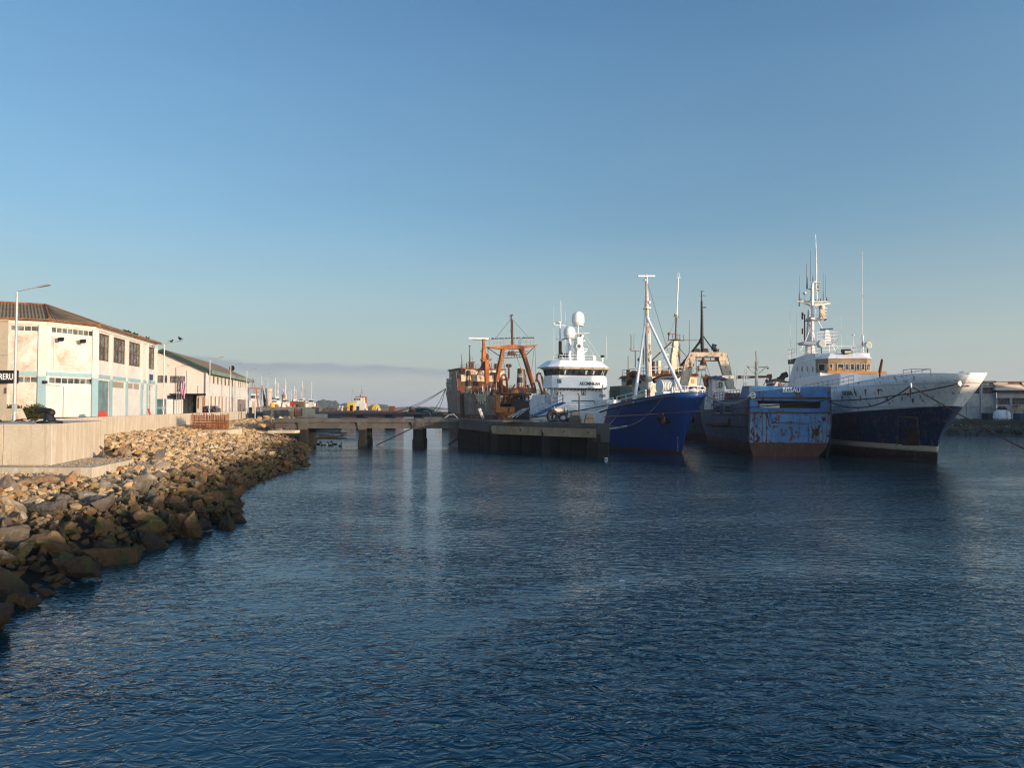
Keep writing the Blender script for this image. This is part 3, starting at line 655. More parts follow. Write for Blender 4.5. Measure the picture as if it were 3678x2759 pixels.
# beige kiosk building with black sign at the left edge
kb = thing('kiosk_building', (-37, 50, 4.3), 0, 'plain beige clad building with a black lettered fascia, cut by the left edge', 'building')
xk = at(28, 1300, 50).x
MB().prism([(-48,50),(xk,50),(xk-2.6,53.2),(-50,53.2)], 4.2, 11.3).build('wall', M['beige'], kb, world=True, bevel=.02)
MB().bx(-48.05, xk+.04, 49.95, 50.0, 8.9, 8.94).build('seam', M['grey'], kb, world=True)
MB().prism([(-48,49.9),(xk+.06,49.9),(xk-2.55,53.3),(-50,53.3)], 11.3, 11.45).build('parapet', M['beige'], kb, world=True)
xs = at(61, 1350, 49.8).x
sg = MB().bx(-48, xs, 49.8, 49.98, 6.9, 7.82).build('fascia_sign', M['black'], kb, world=True); MW[sg.name] = MW[kb.name]
MB().bx(at(17,1400,49.9).x, at(20,1400,49.9).x, 49.9, 50, 6.2, 6.6).build('wall_box', M['brown'], kb, world=True)
def text(body, size, mat, parent, mtx, name='lettering', ext=.01, offset=.0, spacing=1.0, align='LEFT', fit=None):
    cu = bpy.data.curves.new(name, 'FONT'); cu.body = body; cu.size = size; cu.extrude = ext; cu.offset = offset; cu.space_character = spacing; cu.align_x = align
    t = bpy.data.objects.new(name, cu); COL.objects.link(t)
    bpy.context.view_layer.update(); dg = bpy.context.evaluated_depsgraph_get()
    me = bpy.data.meshes.new_from_object(t.evaluated_get(dg)); bpy.data.objects.remove(t)
    me.name = name; me.materials.clear(); me.materials.append(mat); 
    if fit:
        xs_ = [v.co.x for v in me.vertices]; ys_t = [v.co.y for v in me.vertices]; fx_, fy_ = fit[0]/(max(xs_)-min(xs_)), fit[1]/(max(ys_t)-min(ys_t)); x0_, y0_ = min(xs_), min(ys_t)
        for v in me.vertices: v.co.x = (v.co.x-x0_)*fx_; v.co.y = (v.co.y-y0_)*fy_
    me.transform(mtx)
    o = link(bpy.data.objects.new(name, me)); o.parent = parent; return o
def tm(origin, xdir, up=V((0,0,1))):     # text frame: local x along xdir, y up
    x = V(xdir).normalized(); up = (up - x*up.dot(x)).normalized(); z = x.cross(up)
    m_ = Matrix((( x.x, up.x, z.x, origin[0]), (x.y, up.y, z.y, origin[1]), (x.z, up.z, z.z, origin[2]), (0,0,0,1))); return m_
text('RERUI', .6, M['white_clean'], kb, MW[kb.name].inverted() @ tm(V((at(-3,1350,49.77).x, 49.785, 7.16)), (1,0,0)), offset=.006, spacing=1.06, fit=(at(51,1350,49.77).x-at(-3,1350,49.77).x, .44))
# ------------------------------------------------------------------ second building (gable, green trim)
G = at(748, 1330, 112); G.z = 0; gu = V((.98, .2, 0)); sdir = V((-.2, .98, 0)).normalized(); gu = V((sdir.y, -sdir.x, 0))
W2 = thing('gabled_building', (G.x, G.y, 3.9), 0, 'two storey building with pinkish gable, dark green trim and a row of small windows', 'building')
ze, zr2, wd, ln = 10.95, 14.0, 13.0, 40.0
GL = G - gu*wd; GM = G - gu*wd/2
M['green'] = paint('dark_green_trim', (.02,.06,.045), .2, 2, .5, src='World'); M['green_pale'] = paint('pale_green_trim', (.2,.27,.2), .2, 2, .5, src='World')
M['orange_door'] = paint('orange_brown_door', (.42,.19,.07), .25, 2, .6, src='World'); M['mauve'] = paint('mauve_shutter', (.28,.2,.18), .15, 2, .6, src='World')
hs = [(facu(GL,gu,562), facu(GL,gu,599), 9.0, 10.15, 2, 1), (facu(GL,gu,609), facu(GL,gu,663), 9.0, 10.1, 4, 1)]
mb = MB(); P = wall_grid(mb, GL, gu, wd, 3.8, ze, [h[:4] for h in hs], .25); mb.add([P(0,ze), P(wd,ze), P(wd/2,zr2)], [(0,1,2)])
mb.build('gable_wall', M['plaster_pink'], W2, world=True)
for h in hs: window(W2, P, h[:4], h[4], 1, 'brown', 'glass_dull', .12, .07)
mb = MB(); mb.lathe([(.28,-.04),(.28,.03)], P(facu(GL,gu,604), 11.75, -.03), 16, 'y'); mb.build('round_vent', M['plaster'], W2, world=True)
for px, z1 in ((670,11),(711,8.6)): strip(P, facu(GL,gu,px)-.04, facu(GL,gu,px)+.04, 6.6, z1, -.07, -.01, 'conduit', 'grey', W2)
ops = []
for a, b, z0, z1 in ((753.5,757.5,9.05,10.25),(764,771.5,9.05,10.25),(779,786,9.05,10.25),(792,799,9.05,10.25),(806,813,9.05,10.25),(819,825.5,9.05,10.25),(832,838,9.05,10.25),(843.5,847,7.9,10.25),(855,858.5,9.05,10.25),(862,865.5,9.05,10.25),(869,872,9.05,10.25),(875,877.5,9.05,10.25),(880,883,9.05,10.25)): ops.append((facu(G,sdir,a), facu(G,sdir,b), z0, z1, 'w'))
for a, b in ((756,764),(771.5,778.5),(785,792),(798,803.5),(811,817),(822,826),(836,841)): ops.append((facu(G,sdir,a), facu(G,sdir,b), 3.9, 7.0, 'd' if a not in (811,822) else 'm'))
ops.append((facu(G,sdir,853), facu(G,sdir,885), 3.9, 6.7, 'b'))
mb = MB(); P2 = wall_grid(mb, G, sdir, ln, 3.8, ze, [o_[:4] for o_ in ops], .3); mb.build('side_wall', M['plaster'], W2, world=True)
for a, b, c, d, kd in ops:
    if kd == 'w': window(W2, P2, (a,b,c,d), 2, 1, 'brown', 'glass_dull', .14, .07, sill=True)
    else: strip(P2, a, b, c, d, .12, .18, 'door', {'d':'orange_door','m':'mauve','b':'mauve'}[kd], W2)
strip(P2, 0, ln, 7.2, 7.3, -.05, 0, 'string_course', 'plaster', W2)
for u_ in (10.5, 17.5, 23): strip(P2, u_, u_+.12, 4, ze, -.14, -.02, 'drainpipe', 'grey', W2)
strip(P2, -.35, -.02, 3.9, ze, -.02, .3, 'corner_pillar', 'plaster', W2)
a_, b_ = facu(GL,gu,728), facu(GL,gu,743); strip(P, a_, b_, 3.9, 6.9, -.3, -.02, 'orange_panel', 'orange_door', W2)
# roof with green fascia
up_ = V((0,0,1)); ov = -sdir*.9; EL_, ER_, RD = GL - gu*.7 + ov, G + gu*.7 + ov, GM + ov
zE = ze - .12; q = lambda p, z: V((p.x, p.y, z)); far = sdir*(ln+1.6)
for nme, A, B in (('roof_slope', ER_, RD), ('roof_slope', EL_, RD)):
    zl = zE; mb = MB(); mb.loft([q(A,zl), q(B,zr2+.1), q(B,zr2+.22), q(A,zl+.12)], [q(A+far,zl), q(B+far,zr2+.1), q(B+far,zr2+.22), q(A+far,zl+.12)])
    mb.build(nme, M['roof'], W2, world=True)
mb = MB()
for A in (ER_, EL_):
    mb.loft([q(A,zE-.24), q(RD,zr2-.14), q(RD,zr2+.28), q(A,zE+.18)], [q(A-sdir*.12,zE-.24), q(RD-sdir*.12,zr2-.14), q(RD-sdir*.12,zr2+.28), q(A-sdir*.12,zE+.18)])
mb.build('gable_trim', M['green'], W2, world=True)
mb = MB(); mb.loft([q(ER_,zE-.42), q(ER_+gu*.12,zE-.42), q(ER_+gu*.12,zE+.2), q(ER_,zE+.2)], [q(ER_+far,zE-.42), q(ER_+gu*.12+far,zE-.42), q(ER_+gu*.12+far,zE+.2), q(ER_+far,zE+.2)]); mb.build('side_fascia', M['green_pale'], W2, world=True)
mb = MB(); mb.loft([q(G,ze-.3), q(ER_,zE-.3), q(ER_,zE-.2), q(G,ze-.2)], [q(G+far*.98,ze-.3), q(ER_+far,zE-.3), q(ER_+far,zE-.2), q(G+far*.98,ze-.2)]); mb.build('soffit', M['plaster'], W2, world=True)
d_ = q(ER_ + sdir*17, zE+.3); mb = MB(); mb.tube([d_, d_+V((0,0,.9))], .04, 5); mb.tube([d_+V((0,0,.2)), d_+V((.4,1,.2))], .03, 5); mb.build('dish_bracket', M['black'], W2, world=True)
mb = MB(); mb.lathe([(.05,.12),(.3,.07),(.5,-.05),(.5,-.07),(.28,.02)], d_+V((0,0,1.1)), 18, 'y'); mb.build('satellite_dish', M['black'], W2, world=True, smooth=60)
def SK(p0, p1, Y0, Y1, z0, z1): a, b = at(p0,1450,Y0).x, at(p1,1450,Y0).x; s_ = -.43*(Y1-Y0); return MB().prism([(a,Y0),(b,Y0),(b+s_,Y1),(a+s_,Y1)], z0, z1)
# entrance annex with flat canopy
xa, xb = at(600,1450,103).x, at(727,1450,103).x
AN = thing('entrance_annex', (xa, 103, 4), 0, 'low entrance annex with thin dark flat canopy and white shutters before the gable', 'building')
SK(607, 739, 99, 106, 6.95, 7.12).build('canopy', M['black'], AN, world=True, bevel=.02)
SK(600, 727, 103, 106, 3.9, 6.95).build('wall', M['plaster_grey'], AN, world=True)
SK(706, 725, 101, 102.9, 3.9, 6.95).build('pillar', M['plaster_pink'], AN, world=True)
MB().bx(at(711,1440,100.95).x, at(714,1440,100.95).x, 100.93, 101, 5.0, 6.6).build('slit_window', M['brown'], AN, world=True)
for a, b, mt, nme in ((625,640,'white_clean','shutter'),(641,657,'white_clean','shutter'),(660,674,'glass_tan','door'),(677,692,'glass_dull','door')):
    MB().bx(at(a,1450,102.8).x, at(b,1450,102.8).x, 102.85, 102.95, 4.0, 6.35).build(nme, M[mt], AN, world=True, bevel=.02)
SK(597, 622, 100, 100.3, 3.95, 6.35).build('gate_panel', M['white_clean'], AN, world=True, bevel=.02)
MB().bx(at(693,1450,102.9).x, at(706,1450,102.9).x, 102.9, 102.99, 3.95, 6.94).build('doorway', M['dark'], AN, world=True)
# teal container
cx0, cx1 = at(566,1450,93).x, at(596,1450,93).x; ct = thing('teal_container', ((cx0+cx1)/2, 95, 4.05), 0, 'faded teal container between the two white buildings', 'container')
mb = MB(); mb.prism([(cx0-1.2,93),(cx1,93),(cx1-2.9,98.5),(cx0-4.1,98.5)], 4.1, 6.3); mb.build('body', M['teal_door'], ct, world=True)
mb = MB()
for k in range(14): x = cx0-1.1 + (cx1-cx0+1.1)*k/14; mb.bx(x, x+.09, 92.95, 93.0, 4.2, 6.2)
mb.build('corrugation', M['teal_door'], ct, world=True); MB().bx(cx0-1.22, cx1+.02, 92.93, 93.02, 5.0, 5.25).build('stripe', M['plaster_blue'], ct, world=True)
# flagpoles
for i, (px, top_, c1, lb) in enumerate(((634,1329,(.12,.14,.2),'left one of the three thin flagpoles, dark furled flag'),(642,1331,(.2,.12,.16),'middle one of the three thin flagpoles, dark red furled flag'),(652,1334,(.5,.25,.35),'right one of the three thin flagpoles, limp pink flag'))):
    p = at(px, 1470, 96); t = at(px, top_, 96); fp = thing('flagpole', (p.x, 96, 4.05), 0, lb, 'flagpole', 'flagpoles before the entrance annex')
    MB().tube([(0,0,0),(0,0,t.z-4.05)], .045, 8, .025).build('pole', M['grey'], fp, smooth=50)
    mb = MB(); h = t.z - 4.05; nseg = 8; pts = []
    w_ = (.25, .3, .5)[i]; hh_ = (1.6, 1.9, 2.2)[i]; z1 = h - (1.2, .8, 1.0)[i]
    for r_ in range(7):
        for c_ in range(6): pts.append((.02 + w_*c_/5*(1-.3*r_/6), .09*sin(c_*2.2+r_*.5), z1 - hh_*r_/6 - .12*c_))
    mb.add(pts, [(r_*6+c_, r_*6+c_+1, (r_+1)*6+c_+1, (r_+1)*6+c_) for r_ in range(6) for c_ in range(5)])
    mb.build('flag', flat('flag_cloth', c1, .9), fp, smooth=70, solid=.01)
# parked car (seen from behind, bonnet pointing away along the street)
cp = at(763, 1470, 111); car = thing('parked_car', (cp.x, 111, 3.93), atan2(sdir.y, sdir.x) , 'dark blue hatchback parked behind the flood wall, seen from the rear', 'car')
M['carpaint'] = flat('dark_car_paint', (.012,.016,.024), .22, .3, .1, .6); M['carglass'] = glass('car_glass', (.05,.05,.05), .05)
prof = [(-2.0,.35),(-2.08,.7),(-2.0,.98),(-1.75,1.4),(-1.35,1.5),(.2,1.48),(.9,1.02),(1.9,.86),(2.1,.6),(2.08,.32)]
mb = MB(); A = []; B = []
for x, z in prof: k = .87 if z < 1.05 else .87 - (z-1.05)*.42; A.append(V((x, -k, z))); B.append(V((x, k, z)))
mb.loft(A, B); mb.build('body', M['carpaint'], car, smooth=35)
mb = MB(); mb.hexa([(-2.02,-.68,1.03),(-2.02,.68,1.03),(-1.97,.68,1.03),(-1.97,-.68,1.03)], [(-1.79,-.6,1.36),(-1.79,.6,1.36),(-1.74,.6,1.36),(-1.74,-.6,1.36)]); mb.build('rear_window', M['carglass'], car)
for s_ in (-1, 1):
    mb = MB(); a = [(-1.5,1.05),(.55,1.02),(.1,1.38),(-1.35,1.38)]
    mb.loft([V((x, s_*(.895-(z-1.05)*.42), z)) for x, z in a], [V((x, s_*(.87-(z-1.05)*.42), z)) for x, z in a]); mb.build('side_window', M['carglass'], car)
    mb = MB(); mb.bx(-2.12,-2.0,s_*.62-.14,s_*.62+.14,.72,.95); mb.build('tail_light', flat('tail_light_red', (.4,.02,.02), .3), car)
    mb = MB(); mb.ball((.55, s_*1.02, 1.0), .12, 8, 5, (.6,1,.8)); mb.build('wing_mirror', M['carpaint'], car, smooth=50)
    for x in (-1.3, 1.3):
        wh = MB().lathe([(.2,-.1),(.31,-.1),(.33,-.06),(.33,.06),(.31,.1),(.2,.1)], (x, s_*.8, .33), 20, 'y').build('wheel', M['black'], car, smooth=40)
        MB().lathe([(.2,-.09),(.2,.09),(.05,.1)], (x, s_*.8, .33), 12, 'y').build('rim', M['galv'], wh, smooth=40)
# trapezoid concrete barrier by the first lamp, cone-like red barrier pieces
def barrier(x, y, z, s, lab, mat='conc', w_=1.0, rz=0, name='concrete_barrier', group=None, cat='concrete barrier'):
    mb = MB(); mb.extr([(-.62*w_,-.35,0),(.62*w_,-.35,0),(.62*w_,-.35,.2),(.3*w_,-.35,.85),(-.3*w_,-.35,.85),(-.62*w_,-.35,.2)], (0,.7,0))
    o = mb.build(name, M[mat], bevel=.03); o.location = (x,y,z); o.scale = (s,)*3; o.rotation_euler = (0,0,rz); return tag(o, lab, cat, group)
p = at(51, 1500, 45.5); barrier(p.x, 45.5, 4.35, .95, 'pale trapezoid concrete block at the foot of the nearest street lamp')
M['redplastic'] = flat('faded_red_plastic', (.5,.06,.04), .5)
p = at(369, 1490, 62); barrier(p.x, 62, 4.34, .7, 'red and white plastic road barrier in front of the teal door', 'redplastic', .8, .3, 'road_barrier', cat='road barrier')
p = at(540, 1485, 78); o = MB().beam((0,0,0),(-.25,0,.75),.28,.12).build('leaning_road_marker', M['redplastic'], label='small red marker board leaning behind the flood wall', cat='marker'); o.location = (p.x,78,4.3)
# weeds along the warehouse foot
M['weed'] = flat('weed_leaf', (.05,.06,.015), .8, var=.5)
def weeds(px0, px1, Y, n, hmax, name, lab):
    mb = MB(); x0, x1 = at(px0,1490,Y).x, at(px1,1490,Y).x
    for _ in range(n):
        x = random.uniform(x0, x1); y = Y + random.uniform(-.6,.6); h = random.uniform(.1, 1)*hmax*(.45+.55*abs(sin(x*1.7)))
        a = random.uniform(0,6.28); r_ = random.uniform(.05,.12); lx, ly = cos(a), sin(a); zz = 4.32 + h*random.random()
        mb.add([(x,y,zz),(x+lx*r_,y+ly*r_,zz+.08),(x+lx*r_*2.2,y+ly*r_*2.2,zz+.14),(x+lx*r_-ly*.05,y+ly*r_+lx*.05,zz+.16)], [(0,1,2,3)])
    mb.build(name, M['weed'], kind='stuff', label=lab, cat='weeds')
weeds(18, 160, 56.5, 9000, 1.1, 'weeds', 'low tangle of dark green weeds along the foot of the warehouse')
# scrap lying on the block behind the lamp
mb = MB()
for k in range(9): mb.beam((-.9+k*.2, random.uniform(-.3,.3), random.uniform(.03,.12)), (-.2+k*.15, random.uniform(-.5,.5), random.uniform(.05,.2)), .12, .05)
o = mb.build('timber_scrap', M['rust_dark'], label='flat heap of dark timber scrap on the quay behind the nearest lamp', cat='timber'); p = at(85,1516,43.5); o.location = (p.x, 43.5, 4.35)
# ------------------------------------------------------------------ ruined walkway and pier platform
ZD = 3.72
def slab(x0, x1, y0, y1, z0, z1, jag=0., seg=1.2):   # slab with a broken top front edge
    mb = MB(); n = max(2, int((x1-x0)/seg)); xs = [x0+(x1-x0)*i/n for i in range(n+1)]
    for i, x in enumerate(xs):
        j = random.uniform(-jag, jag)*.5 if 0 < i < n else 0
        mb.v += [(x, y0+abs(j)*.6, z0), (x, y0+random.uniform(0,.12)*(jag>0), z1-.28-abs(j)*.6), (x, y0+.12+abs(j)*1.6, z1+j*.15), (x, y1, z1), (x, y1, z0)]
    for i in range(n):
        a = i*5; mb.f += [(a+k, a+5+k, a+6+k, a+1+k) for k in range(4)] + [(a+4, a+9, a+5, a)]
    mb.f += [(0,1,2,3,4), tuple(range(n*5, n*5+5))]
    return mb
wk = thing('ruined_walkway', (-16, 93, 0), 0, 'ruined grey concrete walkway on square columns between the rock bank and the pier head', 'pier')
xl, xr = at(985,1500,93).x, at(1660,1500,93).x
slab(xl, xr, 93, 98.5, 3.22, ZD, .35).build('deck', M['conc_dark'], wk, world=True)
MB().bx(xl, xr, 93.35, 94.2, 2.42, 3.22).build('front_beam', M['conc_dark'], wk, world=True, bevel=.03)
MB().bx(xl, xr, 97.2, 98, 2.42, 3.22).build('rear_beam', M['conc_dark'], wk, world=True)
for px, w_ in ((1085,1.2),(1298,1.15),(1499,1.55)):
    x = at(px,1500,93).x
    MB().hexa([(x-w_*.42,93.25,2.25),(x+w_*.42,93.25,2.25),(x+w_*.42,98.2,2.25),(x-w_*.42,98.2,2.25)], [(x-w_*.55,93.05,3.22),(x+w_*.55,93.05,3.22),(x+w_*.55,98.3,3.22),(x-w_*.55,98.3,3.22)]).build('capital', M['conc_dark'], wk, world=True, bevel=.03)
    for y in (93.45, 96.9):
        MB().prism([(x-w_*.4,y),(x+w_*.4,y),(x+w_*.4,y+1.1),(x-w_*.4,y+1.1)], -1.5, 2.25).build('column', M['conc_wet_shade'], wk, world=True, bevel=.06)
        MB().prism([(x-w_*.47,y-.06),(x+w_*.47,y-.06),(x+w_*.47,y+1.16),(x-w_*.47,y+1.16)], -1.5, 1.0).build('column_jacket', M['conc_wet_shade'], wk, world=True, bevel=.12)
# platform (pier head) beside the blue trawler
pA, pB = at(1765,1515,86), at(2186,1521,73.3); dirp = V((-.36,.933,0))
pA.z = pB.z = 0; pC = pB + dirp*27; pD = V((-7.5, 97.8, 0)); pE = V((at(1655,1500,91).x, 91.6, 0))
pf = thing('pier_platform', ((pA.x+pB.x)/2, 82, 0), 0, 'brown concrete pier head on dark piles in front of the blue trawler', 'pier')
ZP = 3.5
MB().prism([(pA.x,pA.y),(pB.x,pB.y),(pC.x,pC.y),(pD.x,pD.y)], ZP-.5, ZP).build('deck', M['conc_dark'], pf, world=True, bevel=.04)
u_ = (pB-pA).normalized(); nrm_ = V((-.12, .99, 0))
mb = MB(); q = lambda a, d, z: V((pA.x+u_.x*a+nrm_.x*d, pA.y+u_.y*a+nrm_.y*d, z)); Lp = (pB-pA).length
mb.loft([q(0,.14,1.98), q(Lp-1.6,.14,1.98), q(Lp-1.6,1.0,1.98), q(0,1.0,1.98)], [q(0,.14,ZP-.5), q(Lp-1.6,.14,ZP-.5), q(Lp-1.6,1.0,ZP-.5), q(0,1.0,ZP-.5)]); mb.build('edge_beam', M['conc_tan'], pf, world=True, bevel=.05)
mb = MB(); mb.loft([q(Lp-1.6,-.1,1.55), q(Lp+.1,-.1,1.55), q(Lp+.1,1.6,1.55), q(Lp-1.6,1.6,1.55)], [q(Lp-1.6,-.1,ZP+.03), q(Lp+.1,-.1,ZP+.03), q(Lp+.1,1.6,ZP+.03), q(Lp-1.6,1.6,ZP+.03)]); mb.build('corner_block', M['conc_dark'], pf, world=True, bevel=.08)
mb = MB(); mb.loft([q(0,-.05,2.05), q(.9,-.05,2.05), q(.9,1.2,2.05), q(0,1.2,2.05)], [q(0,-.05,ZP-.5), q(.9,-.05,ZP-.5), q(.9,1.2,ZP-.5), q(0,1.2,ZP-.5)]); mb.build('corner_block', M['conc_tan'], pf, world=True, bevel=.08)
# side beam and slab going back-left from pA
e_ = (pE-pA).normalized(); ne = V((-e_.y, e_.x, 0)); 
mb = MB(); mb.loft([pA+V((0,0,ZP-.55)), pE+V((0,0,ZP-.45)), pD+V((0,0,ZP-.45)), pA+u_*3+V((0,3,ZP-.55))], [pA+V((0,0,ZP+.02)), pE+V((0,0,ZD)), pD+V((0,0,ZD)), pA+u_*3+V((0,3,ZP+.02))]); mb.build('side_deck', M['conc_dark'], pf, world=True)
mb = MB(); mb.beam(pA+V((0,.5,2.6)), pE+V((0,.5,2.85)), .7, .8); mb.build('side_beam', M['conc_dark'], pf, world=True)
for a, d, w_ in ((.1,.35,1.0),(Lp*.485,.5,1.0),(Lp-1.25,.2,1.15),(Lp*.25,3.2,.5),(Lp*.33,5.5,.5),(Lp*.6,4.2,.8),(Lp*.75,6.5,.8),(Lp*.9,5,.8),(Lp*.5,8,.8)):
    c = q(a+w_/2, d, 0); MB().prism([(c.x-w_/2,c.y),(c.x+w_/2,c.y),(c.x+w_/2,c.y+w_),(c.x-w_/2,c.y+w_)], -1.5, 2.4 if d < 3 else 2.95).build('column', M['conc_wet_shade'], pf, world=True, bevel=.06)
for r_ in (3.2, 6.0, 9.0):  # extra pile rows added to black out the gaps under the deck
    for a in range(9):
        c = q(Lp*(a+.4)/9 + .3*(r_ > 5), r_, 0); MB().prism([(c.x-.6,c.y),(c.x+.6,c.y),(c.x+.6,c.y+.8),(c.x-.6,c.y+.8)], -1.5, 2.98).build('added_pile', M['conc_wet_shade'], pf, world=True)
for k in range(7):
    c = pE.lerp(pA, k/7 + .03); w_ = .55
    MB().prism([(c.x-w_,c.y+.7),(c.x+w_*(.4+.4*(k%2)),c.y+.7),(c.x+w_*(.4+.4*(k%2)),c.y+1.6),(c.x-w_,c.y+1.6)], -1.5, 2.45).build('column', M['conc_wet_shade'], pf, world=True, bevel=.05)
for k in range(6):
    c = pE.lerp(pA, k/6 + .08) + V((1.2,3.2,0)); MB().prism([(c.x-.5,c.y),(c.x+.4,c.y),(c.x+.4,c.y+.9),(c.x-.5,c.y+.9)], -1.5, 3.0).build('column', M['conc_wet_shade'], pf, world=True)
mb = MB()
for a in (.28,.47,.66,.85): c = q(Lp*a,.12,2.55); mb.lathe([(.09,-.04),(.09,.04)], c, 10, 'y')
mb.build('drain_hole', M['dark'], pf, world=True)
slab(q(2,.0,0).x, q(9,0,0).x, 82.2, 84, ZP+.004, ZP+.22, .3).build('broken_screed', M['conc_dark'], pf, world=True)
MB().beam(onz(1352,1600,.1)*1, at(1478,1540,95), .22, .12).build('timber_prop', M['rust_dark'], label='slanting timber leaning from the water against the second walkway column', cat='timber')
MB().beam(onz(1612,1598,.0), at(1668,1555,92), .2, .14).build('timber_prop', M['rust_dark'], label='slanting timber leaning against the dark piles of the pier head', cat='timber')
# concrete slab jutting over the rocks, fallen stuff under the walkway
a = at(1030,1548,88); MB().bx(a.x-2.2,a.x+1.2,87.4,89.5,2.0,2.35).build('fallen_slab', M['conc'], label='broken pale concrete slab jutting from the rocks beside the walkway', cat='slab', bevel=.04)
mb = MB()
for _ in range(16):
    p = onz(random.uniform(1105,1250), random.uniform(1555,1578), .05); d = V((random.uniform(1,4), random.uniform(-.6,.6), random.uniform(-.1,.1)))
    mb.beam(p, p+d, .25, .15)
mb.build('driftwood', M['rust_dark'], kind='stuff', label='dark jumble of wreckage lying in the water under the walkway', cat='wreckage')
for i, (px, py) in enumerate(((1162,1601),(1188,1602),(1202,1598),(1222,1604),(1143,1598))):
    p = onz(px, py, .0); m_ = MB(); m_.ball((0,0,.08), .28, 10, 6, (1.6,.8,.55)); m_.tube([(.3,0,.15),(.42,0,.38),(.5,0,.42)], .07, 6); m_.ball((.5,0,.45), .1, 8, 5); m_.beam((.56,0,.44),(.68,0,.42),.05)
    o = m_.build('duck', M['black'], smooth=60); o.location = p; o.rotation_euler = (0,0,random.uniform(0,6)); tag(o, 'dark duck floating in the loose group under the walkway', 'bird', 'ducks floating under the walkway')
# second pier behind
bp = thing('rear_pier', (-25,173,0), 0, 'long low grey concrete pier behind the ruined walkway', 'pier')
x0, x1 = at(1120,1480,172).x, at(1690,1480,172).x
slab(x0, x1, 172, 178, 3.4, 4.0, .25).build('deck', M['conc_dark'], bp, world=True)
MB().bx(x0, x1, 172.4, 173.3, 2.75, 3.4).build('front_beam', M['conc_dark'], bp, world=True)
for px in (1292, 1395, 1500, 1600): x = at(px,1490,172).x; MB().bx(x-.9, x+.9, 172.2, 177, -1.5, 3.4).build('column', M['conc_wet_shade'], bp, world=True)
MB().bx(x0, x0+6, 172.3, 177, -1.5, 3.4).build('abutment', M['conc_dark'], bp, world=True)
# pier clutter
mb = MB(); p = at(1515, 1474, 175)
for k in range(240):
    c = p + V((random.gauss(0,1.5), random.gauss(0,.8), 0)); c.z = 4.05 + random.random()*.9*max(0, 1-abs(c.x-p.x)/3.0)
    d = V((random.uniform(-.7,.7), random.uniform(-.4,.4), random.uniform(-.25,.25))); mb.tube([c, c+d*.5+V((0,0,.12)), c+d], .07, 5)
for k in range(5): mb.ball((p.x-2+k, 175, 4.0), 1.0, 10, 6, (1.3,1,.8+.25*(k%2)))
mb.build('fishing_net', flat('green_net', (.015,.06,.05), .9), label='heap of dark green fishing net on the rear pier', cat='net')
for px, py, Y, s, mt, lb in ((1487,1475,173,.45,'redplastic','small red buoy on the rear pier left of the green net'),):
    p = at(px,py,Y); MB().ball((0,0,.3), .4, 12, 8).build('buoy', M[mt], label=lb, cat='buoy', smooth=60).location = (p.x, Y, 4.0)
p = at(1474,1470,174); MB().lathe([(.35,0),(.35,.1),(.25,.15),(.25,.9),(.33,.95),(.33,1.1)], (0,0,0), 14).build('pier_bollard', M['rust_dark'], label='rusty bollard on the rear pier beside the red buoy', cat='bollard', smooth=40).location = (p.x, 174, 4.0)
p = at(1620,1497,93.6); MB().tube([(-.9,0,.05),(-.3,0,.5),(.3,.2,.55),(.8,.4,.05)], .06, 6).build('bent_pipe', M['galv'], label='bent pale pipe lying on the walkway deck', cat='pipe', smooth=50).location = (p.x, 94.2, ZD)
p = at(1537,1488,172); MB().tube([(-1.2,0,.3),(0,0,.35),(.5,0,-.1),(.8,-.2,-.8)], .07, 6).build('bent_pipe', M['galv'], label='bent pale pipe hanging over the edge of the rear pier', cat='pipe', smooth=50).location = (p.x, 171.9, 3.9)
# white fender board and pipes at the walkway corner
a = at(1722, 1468, 90.3); b_ = at(1735, 1500, 90.2); MB().beam(a, b_+V((0,0,-.1)), .62, .3, w2=.5).build('leaning_white_post', M['white_rusty'], label='stout white post leaning on the walkway edge before the rusty trawler', cat='post', bevel=.03)
p = at(1738,1500,91.0); MB().tube([V((p.x,90.7,2.0)), V((p.x-.1,90.7,3.9))], .09, 6).build('steel_post', M['rust_dark'], label='thin dark steel post hung on the walkway edge', cat='post')
# trapezoid blocks on the pier head
for px0, px1, Yb, hh, lb in ((2043,2092,78.4,1.15,'left dark trapezoid concrete block on the pier head'),(2098,2135,76.7,1.0,'right grey trapezoid concrete block on the pier head')):
    a, b_ = at(px0,1515,Yb), at(px1,1515,Yb); W = b_.x - a.x; c = (a.x+b_.x)/2; s = W/1.24
    mb = MB(); mb.extr([(-.62,-.4,0),(.62,-.4,0),(.62,-.4,.16),(.38,-.4,hh/s),(-.38,-.4,hh/s),(-.62,-.4,.16)], (0,.8,0)); o = mb.build('concrete_block', M['conc_dark'], bevel=.04, label=lb, cat='concrete block', group='trapezoid blocks on the pier head'); o.location = (c, Yb, ZP); o.scale = (s,)*3
